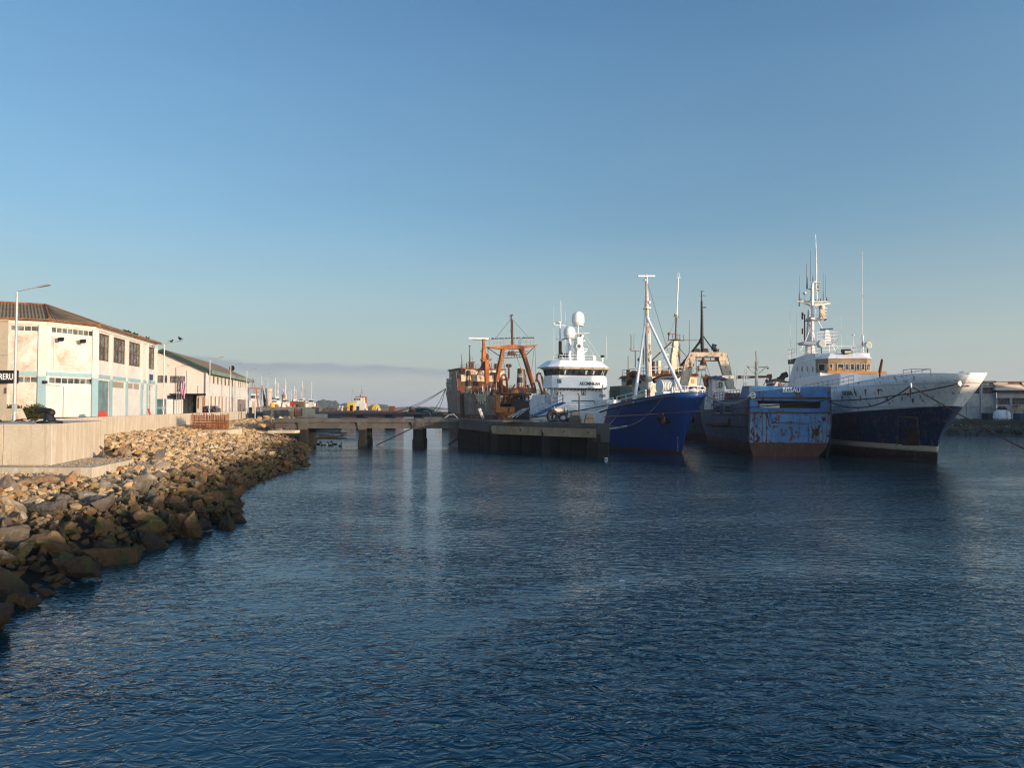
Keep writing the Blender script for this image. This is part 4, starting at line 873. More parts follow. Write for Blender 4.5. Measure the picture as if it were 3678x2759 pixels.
# gangway with blue rails up to the deck of the white and blue ship, tyre fenders
gw = thing('gangway', (0,90,3.5), 0, 'blue railed gangway sloping from the pier up to the white ship', 'gangway')
g0 = at(1915,1495,84.5); g1 = at(2022,1447,88); 
mb = MB(); mb.beam(g0, g1, .9, .14); mb.build('ramp', M['blue_deck'], gw, world=True)
mb = MB(); mb.rail([g0+V((0,-.4,0)), g1+V((0,-.4,0))], 1.0, 2, .035, 1.2); mb.rail([g0+V((0,.4,0)), g1+V((0,.4,0))], 1.0, 2, .035, 1.2); mb.build('handrail', M['blue_deck'], gw, world=True)
def tyre(p, r, rz, lab, k=0, tilt=0):
    o = MB(); n = 20; vs = []
    for i in range(n):
        for j in range(8): a = 2*pi*i/n; b = 2*pi*j/8; rr = r*(.72+.28*cos(b)); o.v.append((rr*cos(a), r*.32*sin(b), rr*sin(a)))
    o.f = [(i*8+j, i*8+(j+1)%8, ((i+1)%n)*8+(j+1)%8, ((i+1)%n)*8+j) for i in range(n) for j in range(8)]
    t = o.build('tyre_fender', M['black'], smooth=60, label=lab, cat='tyre', group='tyre fenders on the pier head'); t.location = p; t.rotation_euler = (tilt,0,rz)
t0 = at(1985,1492,83.5); tyre(V((t0.x, 83.5, 4.15)), .78, .2, 'big black tyre fender standing on the pier below the gangway')
tyre(V((t0.x+1.25, 83.3, 4.0)), .6, -.3, 'second black tyre leaning right of the big tyre below the gangway')
tyre(V((t0.x+2.0, 81.5, 3.75)), .7, 0, 'black tyre lying flat on the pier head edge', tilt=R(84))
w0 = thing('deck_winch', (t0.x+.9, 84.5, 3.5), .1, 'small winch with pale drum and black frame on the pier head by the tyres', 'winch')
MB().lathe([(.55,-.7),(.55,-.62),(.3,-.6),(.3,.6),(.55,.62),(.55,.7)], (0,0,1.3), 18, 'x').build('drum', M['cream'], w0, smooth=40)
mb = MB()
for s_ in (-.9,.9): mb.beam((s_,-.6,0),(s_,0,1.4),.12); mb.beam((s_,.6,0),(s_,0,1.4),.12)
mb.beam((-.9,-.6,.1),(.9,-.6,.1),.12); mb.build('frame', M['black'], w0)
# davit-like thin post on pier with red base
p = at(2080, 1480, 79.5); MB().tube([(0,0,0),(0,0,3.0),(-.05,0,3.2),(-.2,0,3.25)], .07, 8).build('mooring_post', M['rust_dark'], label='thin rusty hooked post standing on the pier head', cat='post', smooth=50).location = (p.x, 79.5, ZP)
# ------------------------------------------------------------------ distant harbour
M['far_white'] = flat('boat_white', (.6,.58,.55), .5); M['far_red'] = flat('boat_red', (.32,.07,.04), .6); M['far_rust'] = flat('boat_rust', (.32,.12,.05), .7); M['far_grey'] = flat('boat_grey', (.25,.26,.26), .6); M['yellow'] = flat('yellow_paint', (.6,.38,.04), .5); M['far_olive'] = flat('container_olive', (.14,.1,.06), .7)
# red and olive container
a, b_ = at(1042,1452,300), at(1092,1452,300); c_ = thing('shipping_container', ((a.x+b_.x)/2, 300, 5), 0, 'red and brown shipping container in front of the distant boats', 'container')
mb = MB(); mb.bx(a.x, b_.x, 300, 302.4, 4.9, 7.6); mb.build('body', M['far_olive'], c_, world=True); MB().bx(a.x-.01, a.x+1.4, 299.95, 300, 4.9, 7.62).build('door', flat('container_red', (.45,.02,.02), .5), c_, world=True)
mb = MB()
for k in range(12): x = a.x+1.6+(b_.x-a.x-1.8)*k/12; mb.bx(x, x+.2, 299.92, 299.99, 5.0, 7.5)
mb.build('ribs', M['far_olive'], c_, world=True)
def fboat(px, Y, L, h, rz, hullm, cabm, lab, mast=6, gant=False, base=4.2, cat='fishing boat', grp='distant boats in the harbour'):
    p = at(px, 1470, Y); o = thing('fishing_boat', (p.x, Y, base-1.5), rz, lab, cat, grp)
    B = L*.28; mb = MB(); top = []; bot = []
    for x, b_, z in ((-.5,.38,1.5),(-.3,.5,1.45),(.1,.5,1.55),(.35,.36,1.9),(.5,.03,2.35)): top.append((x*L, b_*B, z)); bot.append((x*L*.88, b_*B*.7, 0))
    ring_t = top + [(x,-y,z) for x,y,z in reversed(top)]; ring_b = bot + [(x,-y,z) for x,y,z in reversed(bot)]
    mb.loft([V(q) for q in ring_b], [V(q)*1 for q in ring_t]); mb.build('hull', M[hullm], o)
    cx = -.15*L if not gant else .18*L
    mb = MB(); mb.hexa([(cx-.15*L,-.36*B,1.4),(cx+.15*L,-.36*B,1.4),(cx+.15*L,.36*B,1.4),(cx-.15*L,.36*B,1.4)], [(cx-.15*L,-.33*B,1.4+h*.55),(cx+.12*L,-.33*B,1.4+h*.55),(cx+.12*L,.33*B,1.4+h*.55),(cx-.15*L,.33*B,1.4+h*.55)])
    mb.bx(cx-.08*L,cx+.08*L,-.25*B,.25*B,1.4+h*.55,1.4+h); c = mb.build('cabin', M[cabm], o)
    mb = MB(); mb.bx(cx-.083*L,cx+.085*L,-.26*B,.26*B,1.4+h*.68,1.4+h*.88); mb.build('windows', M['glass'], o)
    mb = MB(); mb.tube([(cx,0,1.4+h),(cx,0,1.4+h+mast)], .12, 5); mb.tube([(.3*L,0,1.8),(.3*L,0,1.8+mast*.9)], .1, 5); mb.beam((cx-1,0,1.4+h+mast*.7),(cx+1,0,1.4+h+mast*.7),.08); mb.tube([(.3*L,0,1.8+mast*.9),(cx,0,1.4+h+mast*.9),(-.45*L,0,1.6)], .03, 4); mb.build('mast', M['far_grey' if mast < 7 else 'far_white'], o)
    if gant:
        mb = MB(); g = -.4*L; H_ = 1.4+h*1.35
        for s_ in (-1,1): mb.beam((g,s_*.42*B,1.4),(g,s_*.25*B,H_),.5)
        mb.beam((g,-.6*B,H_),(g,.6*B,H_),.45); mb.tube([(g,0,H_),(g,0,H_+3.2)],.1,5); mb.build('gantry', M['far_rust'], o)
    return o
fboat(912, 250, 17, 5.0, R(105), 'black', 'far_white', 'distant trawler with dark hull and rusty stern gantry behind the lamps', 5, True, 5.0)
cols = [('far_white','far_white','white'),('far_red','far_white','red'),('far_grey','far_white','grey'),('far_rust','cream','rust brown'),('far_white','cream','cream')]
posn = ['left of the far grey column','just right of the far rusty crane mast','behind the middle of the row','left of the red and brown container','behind the red and brown container','at the right end of the row']
for i, (px, Y) in enumerate(((975,300),(990,330),(1000,285),(1012,350),(1022,290),(1033,340),(1046,380),(1056,350),(1066,385),(1078,355),(1088,375),(1098,330),(1106,360),(984,370))):
    hm, cm, nm = cols[i%5]; 
    wh = 'left of the red and brown container' if px < 1040 else ('behind the red and brown container' if px < 1094 else 'at the right end of the distant row')
    o = fboat(px, Y, random.uniform(10,15), random.uniform(3.2,4.8), random.uniform(0,6.28), hm, cm, f'small distant {nm} fishing boat {wh}', random.uniform(4,9), base=4.9)
a = at(966,1470,260); MB().lathe([(1.1,0),(1.0,6.5),(1.25,6.7),(1.25,8.0),(1.0,8.1)], (0,0,0), 14).build('silo_tower', flat('pale_tower', (.45,.38,.33), .8), label='distant pale round tower between the lamps', cat='tower', smooth=40).location = (at(966,1400,260).x, 260, 4)
cr = thing('harbour_crane', (at(955,1400,262).x, 262, 4), 0, 'distant dark lattice crane leaning beside the pale tower', 'crane')
mb = MB(); mb.beam((0,0,0),(-1.5,0,9.2),.5,.5); mb.beam((.8,0,0),(-1.5,0,9.2),.25,.25); mb.tube([(-1.5,0,9.2),(-1.6,0,4)], .05, 4)
for k in range(6): mb.beam((.0-.25*k,0,.5+1.4*k),(.8-.38*k,0,1.2+1.3*k),.12)
mb.build('jib', M['rust_dark'], cr); MB().bx(-1,1.4,-1,1,0,1.6).build('cab', M['yellow'], cr, bevel=.1)
p = at(1018,1450,290); MB().lathe([(.5,0),(.5,4.6),(.75,4.7),(.75,5.3),(.3,5.4),(.25,6.4)], (0,0,0), 10).build('rusty_mast', M['far_rust'], label='distant rust brown funnel mast standing among the white boats', cat='mast', smooth=40).location = (p.x, 290, 5)
MB().lathe([(.4,0),(.35,5.2)], (0,0,0), 10).build('white_pole', M['far_white'], label='distant white pole right of the rust brown funnel mast', cat='pole', smooth=40).location = (at(1027,1450,288).x, 288, 5)
for i,(px,Y,hh,mt,nm) in enumerate(((1058,270,1.2,'redplastic','orange red'),(1069,270,1.3,'black','dark'),(978,255,1.8,'yellow','yellow'),(992,256,1.3,'far_red','red'))):
    p = at(px,1460,Y); MB().lathe([(.9,0),(1.0,.2),(.9,hh*.7),(.4,hh),(.1,hh+.05)], (0,0,0), 12).build('net_pile', M[mt], label=f'{nm} heap of gear on the far quay before the distant boats', cat='gear heap', smooth=50).location = (p.x, Y, 4.0+.9)
# tug, barge and yellow machines on the far pier
x0, x1 = at(1148,1470,215).x, at(1420,1470,215).x
MB().bx(x0, x1, 215, 232, -1, 4.05).build('barge', M['rust_dark'], label='long low dark barge lying beyond the rear pier', cat='barge', bevel=.1)
x2, x3 = at(1195,1470,222).x, at(1345,1470,222).x
rl = thing('barge_railing', (x0+8, 215.5, 4.05), 0, 'row of rusty stanchions along the left edge of the barge', 'railing')
mb = MB(); mb.rail([(x0+1.5,215.3,4.05),(at(1265,1470,215).x,215.3,4.05)], .9, 1, .07, 3); mb.build('handrail', M['rust'], rl, world=True)
for k in range(12): MB().bx(x0+2+k*1.9, x0+2.3+k*1.9, 216, 216.3, 4.05, 4.05+random.uniform(.5,1.2)).build('stanchion', M['rust'], rl, world=True)
tg = thing('tugboat', (at(1302,1460,236).x, 236, 0), 0, 'small white tugboat with rust red top and tall mast beyond the barge', 'tugboat')
def TP(px, py, d=0): p = at(px, py, 236); return V((p.x - tg.location.x, d, p.z))
mb = MB(); mb.prism([(-5,-3),(4,-3),(6.5,0),(4,3),(-5,3)], -1, 4.2); mb.build('hull', M['black'], tg)
mb = MB(); b0, b1 = TP(1278,1470), TP(1317,1470); mb.bx(b0.x, b1.x, -2.2, 2.2, 3.8, TP(0,1449).z); mb.build('deckhouse', M['far_white'], tg, bevel=.1)
MB().bx(TP(1296,0).x, TP(1306,0).x, -2.26, -2.2, 4.0, TP(0,1460).z).build('door', M['dark'], tg)
mb = MB(); b0, b1 = TP(1283,1450), TP(1311,1450); zt_ = TP(0,1428).z; mb.bx(b0.x, b1.x, -1.7, 1.7, TP(0,1449).z, zt_); mb.build('wheelhouse', M['far_white'], tg)
mb = MB()
for a_, b_ in ((1286,1292),(1294.5,1300),(1302,1308)): mb.bx(TP(a_,0).x, TP(b_,0).x, -1.76, -1.69, TP(0,1438).z, TP(0,1431).z)
mb.build('windows', M['glass'], tg); MB().bx(b0.x-.3, b1.x+.3, -2, 2, zt_, zt_+.25).build('roof', M['far_red'], tg)
MB().tube([TP(1318,1468), TP(1316,1427)], .32, 8).build('funnel', M['far_rust'], tg, smooth=40)
mb = MB(); mb.tube([TP(1298,1428), TP(1298,1383)], .1, 6, .05); mb.beam(TP(1292,1411)+V((0,0,0)), TP(1304,1411), .12); mb.beam(TP(1294,1420), TP(1303,1419), .5, .12); mb.tube([TP(1298,1410), TP(1304,1400)], .06, 5); mb.tube([TP(1303,1426), TP(1301,1400)], .12, 6); mb.ball(TP(1297,1422), .5, 8, 5); mb.build('mast', M['far_grey'], tg)
for px0, px1, py0, py1, mt, lb, kd in ((1249,1273,1445,1465,'yellow','yellow cabin with open dark front left of the tugboat','open'),(1333,1368,1451,1468,'yellow','yellow and white tarpaulin covered machine right of the tugboat','slope'),(1399,1418,1459,1473,'rust_dark','square rusty dark box at the right end of the barge','box'),(1215,1234,1455,1464,'far_white','white crate pile on the barge left of the yellow cabin','crates')):
    a, b_ = at(px0,py1,219), at(px1,py0,219); zb = 4.06; o = thing('barge_cabin' if kd == 'open' else {'slope':'covered_machine','box':'steel_box','crates':'crate_pile'}[kd], ((a.x+b_.x)/2, 219, zb), 0, lb, {'open':'cabin','slope':'machine','box':'box','crates':'crates'}[kd])
    w_, h_ = (b_.x-a.x)/2, b_.z - zb
    if kd == 'open':
        mb = MB(); mb.bx(-w_,w_,-1,1,h_*.62,h_); mb.bx(-w_,-w_*.35,-1,1,0,h_*.62); mb.bx(w_*.8,w_,-1,1,0,h_*.62); mb.build('shell', M[mt], o, bevel=.05); MB().bx(-w_*.35,w_*.8,.2,.9,0,h_*.62).build('interior', M['dark'], o)
        MB().tube([(w_*.2,0,h_),(w_*.3,0,h_+3),(w_*.6,0,h_+4.2)], .06, 5).build('antenna', M['far_grey'], o)
    elif kd == 'slope':
        mb = MB(); mb.extr([(-w_,-1,h_*.1),(w_,-1,0),(w_*.8,-1,h_*.35),(w_*.5,-1,h_*.8),(w_*.1,-1,h_),(-w_*.45,-1,h_*.9),(-w_*.8,-1,h_*.45)], (0,2.2,0)); mb.build('cover', M[mt], o, bevel=.2)
        mb = MB(); mb.extr([(-w_*.1,-1.12,0),(w_*.95,-1.12,0),(w_*.7,-1.12,h_*.4),(w_*.2,-1.12,h_*.55)], (0,.1,0)); mb.build('tarpaulin', M['far_white'], o)
    elif kd == 'box': MB().bx(-w_,w_,-1,1,-.2,h_).build('body', M[mt], o, bevel=.1); MB().bx(-w_*.9,w_*.9,-1.04,-1,h_*.4,h_*.5).build('band', M['rust'], o)
    else:
        for k in range(4): MB().bx(-w_+k*w_*.52, -w_+k*w_*.52+w_*.42, -1, .6, 0, h_*(.5+.35*(k%2))).build('crate', M[mt], o, bevel=.06)
# rocky islet, low far shore and its trees
mb0_ = mb; mb = MB(); tones = []
c = at(1860*0+1840*0+1590, 1462, 420)
for _ in range(500):
    x = random.gauss(0, 6); h = 2.6*math.exp(-(x/7)**2); stone(at(1580,1460,400).x + x, 400 + random.uniform(-2,2), h*random.random(), random.uniform(.8,2))
g_ = mb.build('rocky_islet', M['rubble'], label='small sunlit mound of rocks at the water left of the rusty trawler bow', cat='rocks', kind='stuff'); at_ = g_.data.attributes.new('tone', 'FLOAT', 'FACE'); at_.data.foreach_set('value', tones)
MB().prism([(-900,1500),(-430,1440),(120,1500),(900,1650),(900,1900),(-900,1900)], -1, 1.6).build('far_shore', M['soil'], kind='structure')
M['far_tree'] = flat('far_foliage', (.035,.05,.03), .9, var=.6)
mb = MB()
for px0, px1, hm, n_ in ((1095,1140,7,26),(1130,1215,17,90),(1215,1270,11,50),(1320,1400,9,60),(1400,1600,4.5,90),(1000,1100,6,40),(1600,1850,4,60)):
    for _ in range(n_):
        px = random.uniform(px0, px1); Y = random.uniform(1500, 1560); p = at(px, 1462, Y); e = 1 - abs((px-(px0+px1)/2)/((px1-px0)/2))**2.5*.7; h = hm*e*random.uniform(.6,1.1)
        for k in range(5):
            r = h*random.uniform(.22,.42); cc_ = V((p.x+random.uniform(-.6,.6)*h, Y+random.uniform(-2,2), 1.6+h-r*random.uniform(.7,1.6))); n0 = len(mb.v)
            mb.ball(cc_, r, 7, 4, (1.15,1,.85))
            for i in range(n0, len(mb.v)): x,y,z = mb.v[i]; mb.v[i] = (x+random.uniform(-.25,.25)*r, y, max(1.5, z+random.uniform(-.25,.25)*r))
        mb.beam((p.x,Y,1.5),(p.x,Y,1.6+h*.6), h*.8)
mb.build('far_woodland', M['far_tree'], kind='stuff', label='hazy line of distant trees along the far shore', cat='woodland')
# ------------------------------------------------------------------ ships
def tabf(tab): return lambda x: interp(tab, x)[0]
class Ship:
    def __init__(s, X, Y, hx, hy, name, label, cat='ship'):
        k = hypot(hx, hy); s.f = V((hx/k, hy/k, 0)); s.p = V((-s.f.y, s.f.x, 0)); s.O = V((X, Y, 0))
        s.e = thing(name, (X, Y, 0), atan2(s.f.y, s.f.x), label, cat)
    def L(s, w): d = w - s.O; return V((d.dot(s.f), d.dot(s.p), w.z))
    def W(s, q): return s.O + s.f*q[0] + s.p*q[1] + V((0,0,q[2]))
    def Y(s, px, py, y): d = ray(px, py); t = (y - (CAM - s.O).dot(s.p)) / d.dot(s.p); return s.L(CAM + d*t)
    def X(s, px, py, x): d = ray(px, py); t = (x - (CAM - s.O).dot(s.f)) / d.dot(s.f); return s.L(CAM + d*t)
    def sub(s, o): MW[o.name] = MW[s.e.name]; return o
    def hull(s, L, Bd, Bw, sheer, stem, mat, t0=.6, pw=1.7, pd=2.6, qw=1., qd=.62, ts=.25, sd=.85, bul=1.0, zk=-1.2, fz=(0,6), transom=True, deckmat='red_deck', nx=46, nz=14, capmat=None):
        s.len = L
        def half(x, z):
            f = min(1, max(0, (z-fz[0])/(fz[1]-fz[0]))); f = f*f*(3-2*f)*.5 + f*.5
            t = min(1, max(0, (x+L)/(stem(z)+L))); u = max(0, (t-t0)/(1-t0)); B = Bw+(Bd-Bw)*f
            h = B/2 * max(0, 1-u**(pw+(pd-pw)*f))**(qw+(qd-qw)*f)
            if t < ts: h *= 1-(1-sd)*(1-t/ts)**2
            if z < .5: h *= 1-.10*(.5-z)
            return h
        s.half = half; tt = [(i/nx) for i in range(nx+1)]; tt = [1-(1-t)**1.5 if t > .0 else 0 for t in tt]
        mb = MB(); G = []
        for t in tt:
            xs = -L + t*(stem(sheer(-L+t*(stem(6)+L)))+L); zs = sheer(xs); row = []
            for j in range(nz+1):
                z = zk + (zs-zk)*j/nz; x = -L + t*(stem(z)+L); row.append((x, half(x, z), z))
            G.append(row)
        for sg in (-1, 1):
            n = len(mb.v)
            for row in G: mb.v += [(x, sg*max(h, .02), z) for x, h, z in row]
            mb.f += [(n+i*(nz+1)+j, n+(i+1)*(nz+1)+j, n+(i+1)*(nz+1)+j+1, n+i*(nz+1)+j+1) for i in range(nx) for j in range(nz)]
        n1 = (nx+1)*(nz+1)
        if transom:
            mb.f += [(j, n1+j, n1+j+1, j+1) for j in range(nz) if G[0][j+1][2] <= G[0][nz][2]]
        mb.f += [(nx*(nz+1)+j, n1+nx*(nz+1)+j, n1+nx*(nz+1)+j+1, nx*(nz+1)+j+1) for j in range(nz)]
        h_ = mb.build('hull', mat, s.e, smooth=32, solid=.09, soff=0)
        d = MB(); n = 0
        for row in G[:-1]:
            zs = row[-1][2]; z = zs - bul; x = row[-1][0]; hh = half(x, z)-.04; d.v += [(x, -hh, z), (x, 0, z+.06), (x, hh, z)]
        m_ = nx
        d.f = [(i*3+k, (i+1)*3+k, (i+1)*3+k+1, i*3+k+1) for i in range(m_-1) for k in range(2)]
        d.build('deck', M[deckmat], s.e, solid=.06)
        c = MB()
        for sg in (-1, 1): c.tube([(r[-1][0], sg*max(r[-1][1], .03), r[-1][2]+.03) for r in G[::2]+[G[-1]]], .07, 6)
        c.build('bulwark_cap', capmat or mat, s.e, smooth=60); s.G = G; return h_
    def part(s, mb, name, mat, **kw): return s.sub(mb.build(name, M[mat] if isinstance(mat, str) else mat, s.e, **kw))
def box_windows(s, wins, name, parent, frame='grey', gm='glass'):   # wins: list of 4 local corner points + outward
    for c in wins:
        c = [V(q) for q in c]; n = (c[1]-c[0]).cross(c[3]-c[0]).normalized(); ctr = (c[0]+c[2])/2
        return
def pane_on(s, par, c, out, t=.05, mat='glass', name='window', frame=None, fw_=.07):
    c = [V(q) for q in c]; out = V(out).normalized(); mb = MB(); mb.loft([q + out*.01 for q in c], [q + out*t for q in c]); o = mb.build(name, M[mat], par); 
    if frame:
        f = MB(); 
        for i in range(4):
            a, b = c[i], c[(i+1)%4]; f.beam(a+out*.03, b+out*.03, fw_, fw_*1.2)
        f.build('frame', M[frame], o)
    return o
def whip(s, mb, px, p0, p1, x=None, y=None, r=.035):
    a = s.X(px[0], p0, x) if y is None else s.Y(px[0], p0, y); b = s.X(px[1], p1, x) if y is None else s.Y(px[1], p1, y); mb.tube([a, b], r, 5, r*.5)
# ================= 1. white and dark blue trawler on the right
S = Ship(40.2, 67.3, -.1, -.995, 'trawler', 'large white and dark blue trawler with rust stained bow, outermost ship on the right' if False else 'large white over dark blue trawler with rust streaked bow, rightmost of the moored ships')
st = tabf([(-2,-.5),(0,-.1),(1.6,0),(2.3,.25),(2.95,.83),(5.63,3.26),(7.4,5.2),(8.3,6.1)])
M['sidia'] = paint('white_and_navy_hull_paint', (.9,.9,.91), .1, 1.2, .5, rust=.07, streak=.5, rustcol=(.2,.07,.02), bands=[(.95,(.045,.022,.018),.0),(1.5,(.66,.5,.34),.0),(5.15,(.003,.028,.08),.055)], wob=.02, plates=2.1)
S.hull(48, 10.6, 9.6, tabf([(-48,6.3),(-20,7.2),(-11,7.45),(-6,7.75),(0,8.15),(3,8.25),(6.1,8.1)]), st, M['sidia'], t0=.66, pw=1.6, pd=2.3, qd=.55, bul=1.1, fz=(0,8), deckmat='red_deck', sd=.9)
# paint scrape and shell door recess
c = [S.Y(px, py, -4.0) for px, py in ((3222,1495),(3292,1498),(3300,1578),(3232,1578))]
def skin(q, out=.03): h = S.half(q.x, q.z); return V((q.x, -(h+out), q.z))
def on_side(sh, px, py, sgn=-1, out=.03, it=12):
    y = sgn*3.5
    for _ in range(it): q = sh.Y(px, py, y); y = sgn*(sh.half(q.x, q.z)+out+.045)
    return sh.Y(px, py, y)
M['scrape'] = paint('rust_scrape', (.12,.035,.012), .4, 2.4, .8, rust=.5, rustcol=(.05,.02,.012))
mb = MB(); ring = [(3240,1600),(3245,1570),(3262,1545),(3275,1542),(3290,1560),(3300,1585),(3303,1602)]
pts = [on_side(S, a, b, -1, .012) for a, b in ring]; ctr = on_side(S, 3272, 1585, -1, .016); mb.add(pts+[ctr], [(i, i+1, len(pts)) for i in range(len(pts)-1)] + [(len(pts)-1, 0, len(pts))]); S.part(mb, 'rust_patch', 'scrape')
mb = MB()
for a, b in (((3225,1497),(3292,1500)),((3292,1500),(3302,1600)),((3225,1497),(3222,1600))): mb.tube([on_side(S, a[0]+(b[0]-a[0])*k/6, a[1]+(b[1]-a[1])*k/6, -1, .02) for k in range(7)], .05, 5)
S.part(mb, 'shell_door_outline', 'rust_dark')
# rust runs below the fairleads and scuppers
M['run'] = paint('rust_run', (.32,.15,.06), .35, 3, .8, streak=.5, rust=.3)
for px, py, w_, h_ in ((3270,1392,8,40),(3279,1432,9,20),(3108,1399,10,22),(3155,1399,9,24),(3240,1426,8,16),(3090,1422,5,24),(3305,1420,5,16),(3430,1382,5,10),(3283,1352,5,20),(3025,1424,6,20)):
    mb = MB(); n = 7; vs = []
    for k in range(n):
        t = k/(n-1); ww = w_*(1-t)**.8*.5*random.uniform(.6,1.1)+.4; cx_ = px + random.uniform(-1.5,1.5)*t
        vs += [on_side(S, cx_-ww, py+h_*t, -1, .014), on_side(S, cx_+ww, py+h_*t, -1, .014)]
    mb.add(vs, [(2*i, 2*i+1, 2*i+3, 2*i+2) for i in range(n-1)]); S.part(mb, 'rust_run', 'run')
def fairlead(sh, px, py, r, name='fairlead'):
    c = on_side(sh, px, py, -1, .05); a = on_side(sh, px-2, py, -1, .05); tx = (c-a).normalized(); out = V((tx.y*1, -tx.x, 0)); out = out if out.y < 0 else -out
    m_ = MB(); vs = []; n = 18
    for i in range(n):
        for j in range(6):
            A = 2*pi*i/n; B = 2*pi*j/6; rr = r + .09*cos(B); vs.append(c + tx*(rr*1.15*cos(A)) + V((0,0,1))*(rr*.85*sin(A)) + out*(.09*sin(B)))
    m_.add(vs, [(i*6+j, i*6+(j+1)%6, ((i+1)%n)*6+(j+1)%6, ((i+1)%n)*6+j) for i in range(n) for j in range(6)]); o = sh.part(m_, name, 'white_clean', smooth=60)
    m_ = MB(); m_.add([c + tx*(r*1.05*cos(2*pi*i/n)) + V((0,0,r*.8*sin(2*pi*i/n))) - out*.02 for i in range(n)], [tuple(range(n))]); m_.build('opening', M['glass'], o); return c
fa = fairlead(S, 3271, 1386, .24); fb = fairlead(S, 3446, 1378, .22)
mb = MB(); mb.tube([on_side(S, 3430+k*3, 1367+(k%2), -1, .03) for k in range(5)], .06, 5); S.part(mb, 'anchor_fitting', 'rust_dark')
# name on the bow
q0, q1, q2 = on_side(S, 3026, 1420, -1, .04), on_side(S, 3074, 1420, -1, .04), on_side(S, 3026, 1405, -1, .04)
q0 = on_side(S, 3026, 1420, -1, .14); q1 = on_side(S, 3074, 1420, -1, .16); q2 = on_side(S, 3026, 1405, -1, .14)
text('SIDIA  I', .5, M['black'], S.e, tm(q0, q1-q0, (q2-q0).normalized()), offset=.008, spacing=1.02, fit=((q1-q0).length, (q2-q0).length*.95))
# superstructure: front faces at local x const
XF = -20.5
def fr(px, py): return S.X(px, py, XF)
zt, zb1 = 11.75, 9.45
a, b = fr(2944,1300), fr(3143,1300); y0, y1 = a.y, b.y
# tan bridge band (faceted front), visor and roof
def ring(x0, yl, yr, z, ch=1.1, back=-9.5, sh=0.): return [V((x0+back, yl, z)), V((x0-ch*1.2, yl, z)), V((x0, yl+ch*.9, z)), V((x0, yr-ch*.9, z)), V((x0-ch*1.2, yr, z)), V((x0+back, yr, z))]
zw = fr(3000,1288).z; zvt = fr(3000,1268).z; zo = fr(3000,1338).z
M['tanband'] = paint('primer_tan_band', (.36,.24,.14), .3, 2.2, .75, rust=.08, streak=.35, rustcol=(.3,.16,.08))
M['whitepatch'] = M['white']
mb = MB(); mb.loft(ring(XF, y0, y1, zo), ring(XF+.12, y0, y1, zw)); S.part(mb, 'bridge', 'tanband')
mb = MB(); mb.loft(ring(XF+.3, y0-.12, y1+.12, zw), ring(XF-.55, y0+.5, y1-.5, zvt)); S.part(mb, 'bridge_roof', 'white', bevel=.05)
br = bpy.data.objects[-1] if False else None
# windows of the front: (px0,px1)
wn = [(2950,2966),(2971,2990),(3006,3028),(3034,3048),(3054,3067),(3074,3087),(3094,3104),(3112,3122),(3128,3138)]
rr = ring(XF, y0, y1, 0)
for k, (pa, pb) in enumerate(wn):
    for zz, in ((0,),):
        zl, zh = fr(3000,1331).z, fr(3000,1307).z
        A, B = fr(pa,1320), fr(pb,1320)
        def fx(y):   # x of the faceted front at lateral y
            if y < y0+1.0: return XF - 1.32*(y0+1.0-y)/1.0
            if y > y1-1.0: return XF - 1.32*(y-(y1-1.0))/1.0
            return XF
        c = [V((fx(A.y)+.03, A.y, zl)), V((fx(B.y)+.03, B.y, zl)), V((fx(B.y)+.1, B.y, zh)), V((fx(A.y)+.1, A.y, zh))]
        pane_on(S, S.e, c, (1,0,0), .04, 'glass' if k not in (1,2) else 'glass', 'window', 'cream', .06)
for k,(pa,pb) in enumerate(((2975,2986),(3010,3024))):
    A, B = fr(pa,1325), fr(pb,1325); c = [V((XF+.09, A.y, fr(3000,1328).z)), V((XF+.09, B.y, fr(3000,1328).z)), V((XF+.09, B.y, fr(3000,1321).z)), V((XF+.09, A.y, fr(3000,1319).z))]
    pane_on(S, S.e, c, (1,0,0), .03, 'amber', 'orange_blind')  # flat orange blinds in two front windows
mb = MB(); mb.beam((XF+.25, y0+.8, zo+.02), (XF+.25, y1+1.2, zo-.06), .3, .3); S.part(mb, 'orange_sill', 'amber')
# lower white house: stepping forward
XB = -13.0
a = S.X(2939,1345,XB); b = S.X(3051,1345,XB); c = S.X(3096,1345,XB); d = S.X(3175,1345,XB)
zlow = 6.4
mb = MB(); mb.bx(XF-10, XB, max(a.y,-4.2), b.y+.9, zlow, S.X(3000,1341,XB).z); S.part(mb, 'deckhouse', 'white_clean', bevel=.04)
mb = MB(); mb.bx(XF-10, XB-2.2, b.y+.9, 4.2, zlow, S.X(3100,1344,XB-2.2).z); S.part(mb, 'deckhouse', 'white', bevel=.04)
mb = MB(); mb.bx(XF-10.2, XF+.1, y0, y1, zo-1.6, zo+.001); S.part(mb, 'bridge_base', 'white')
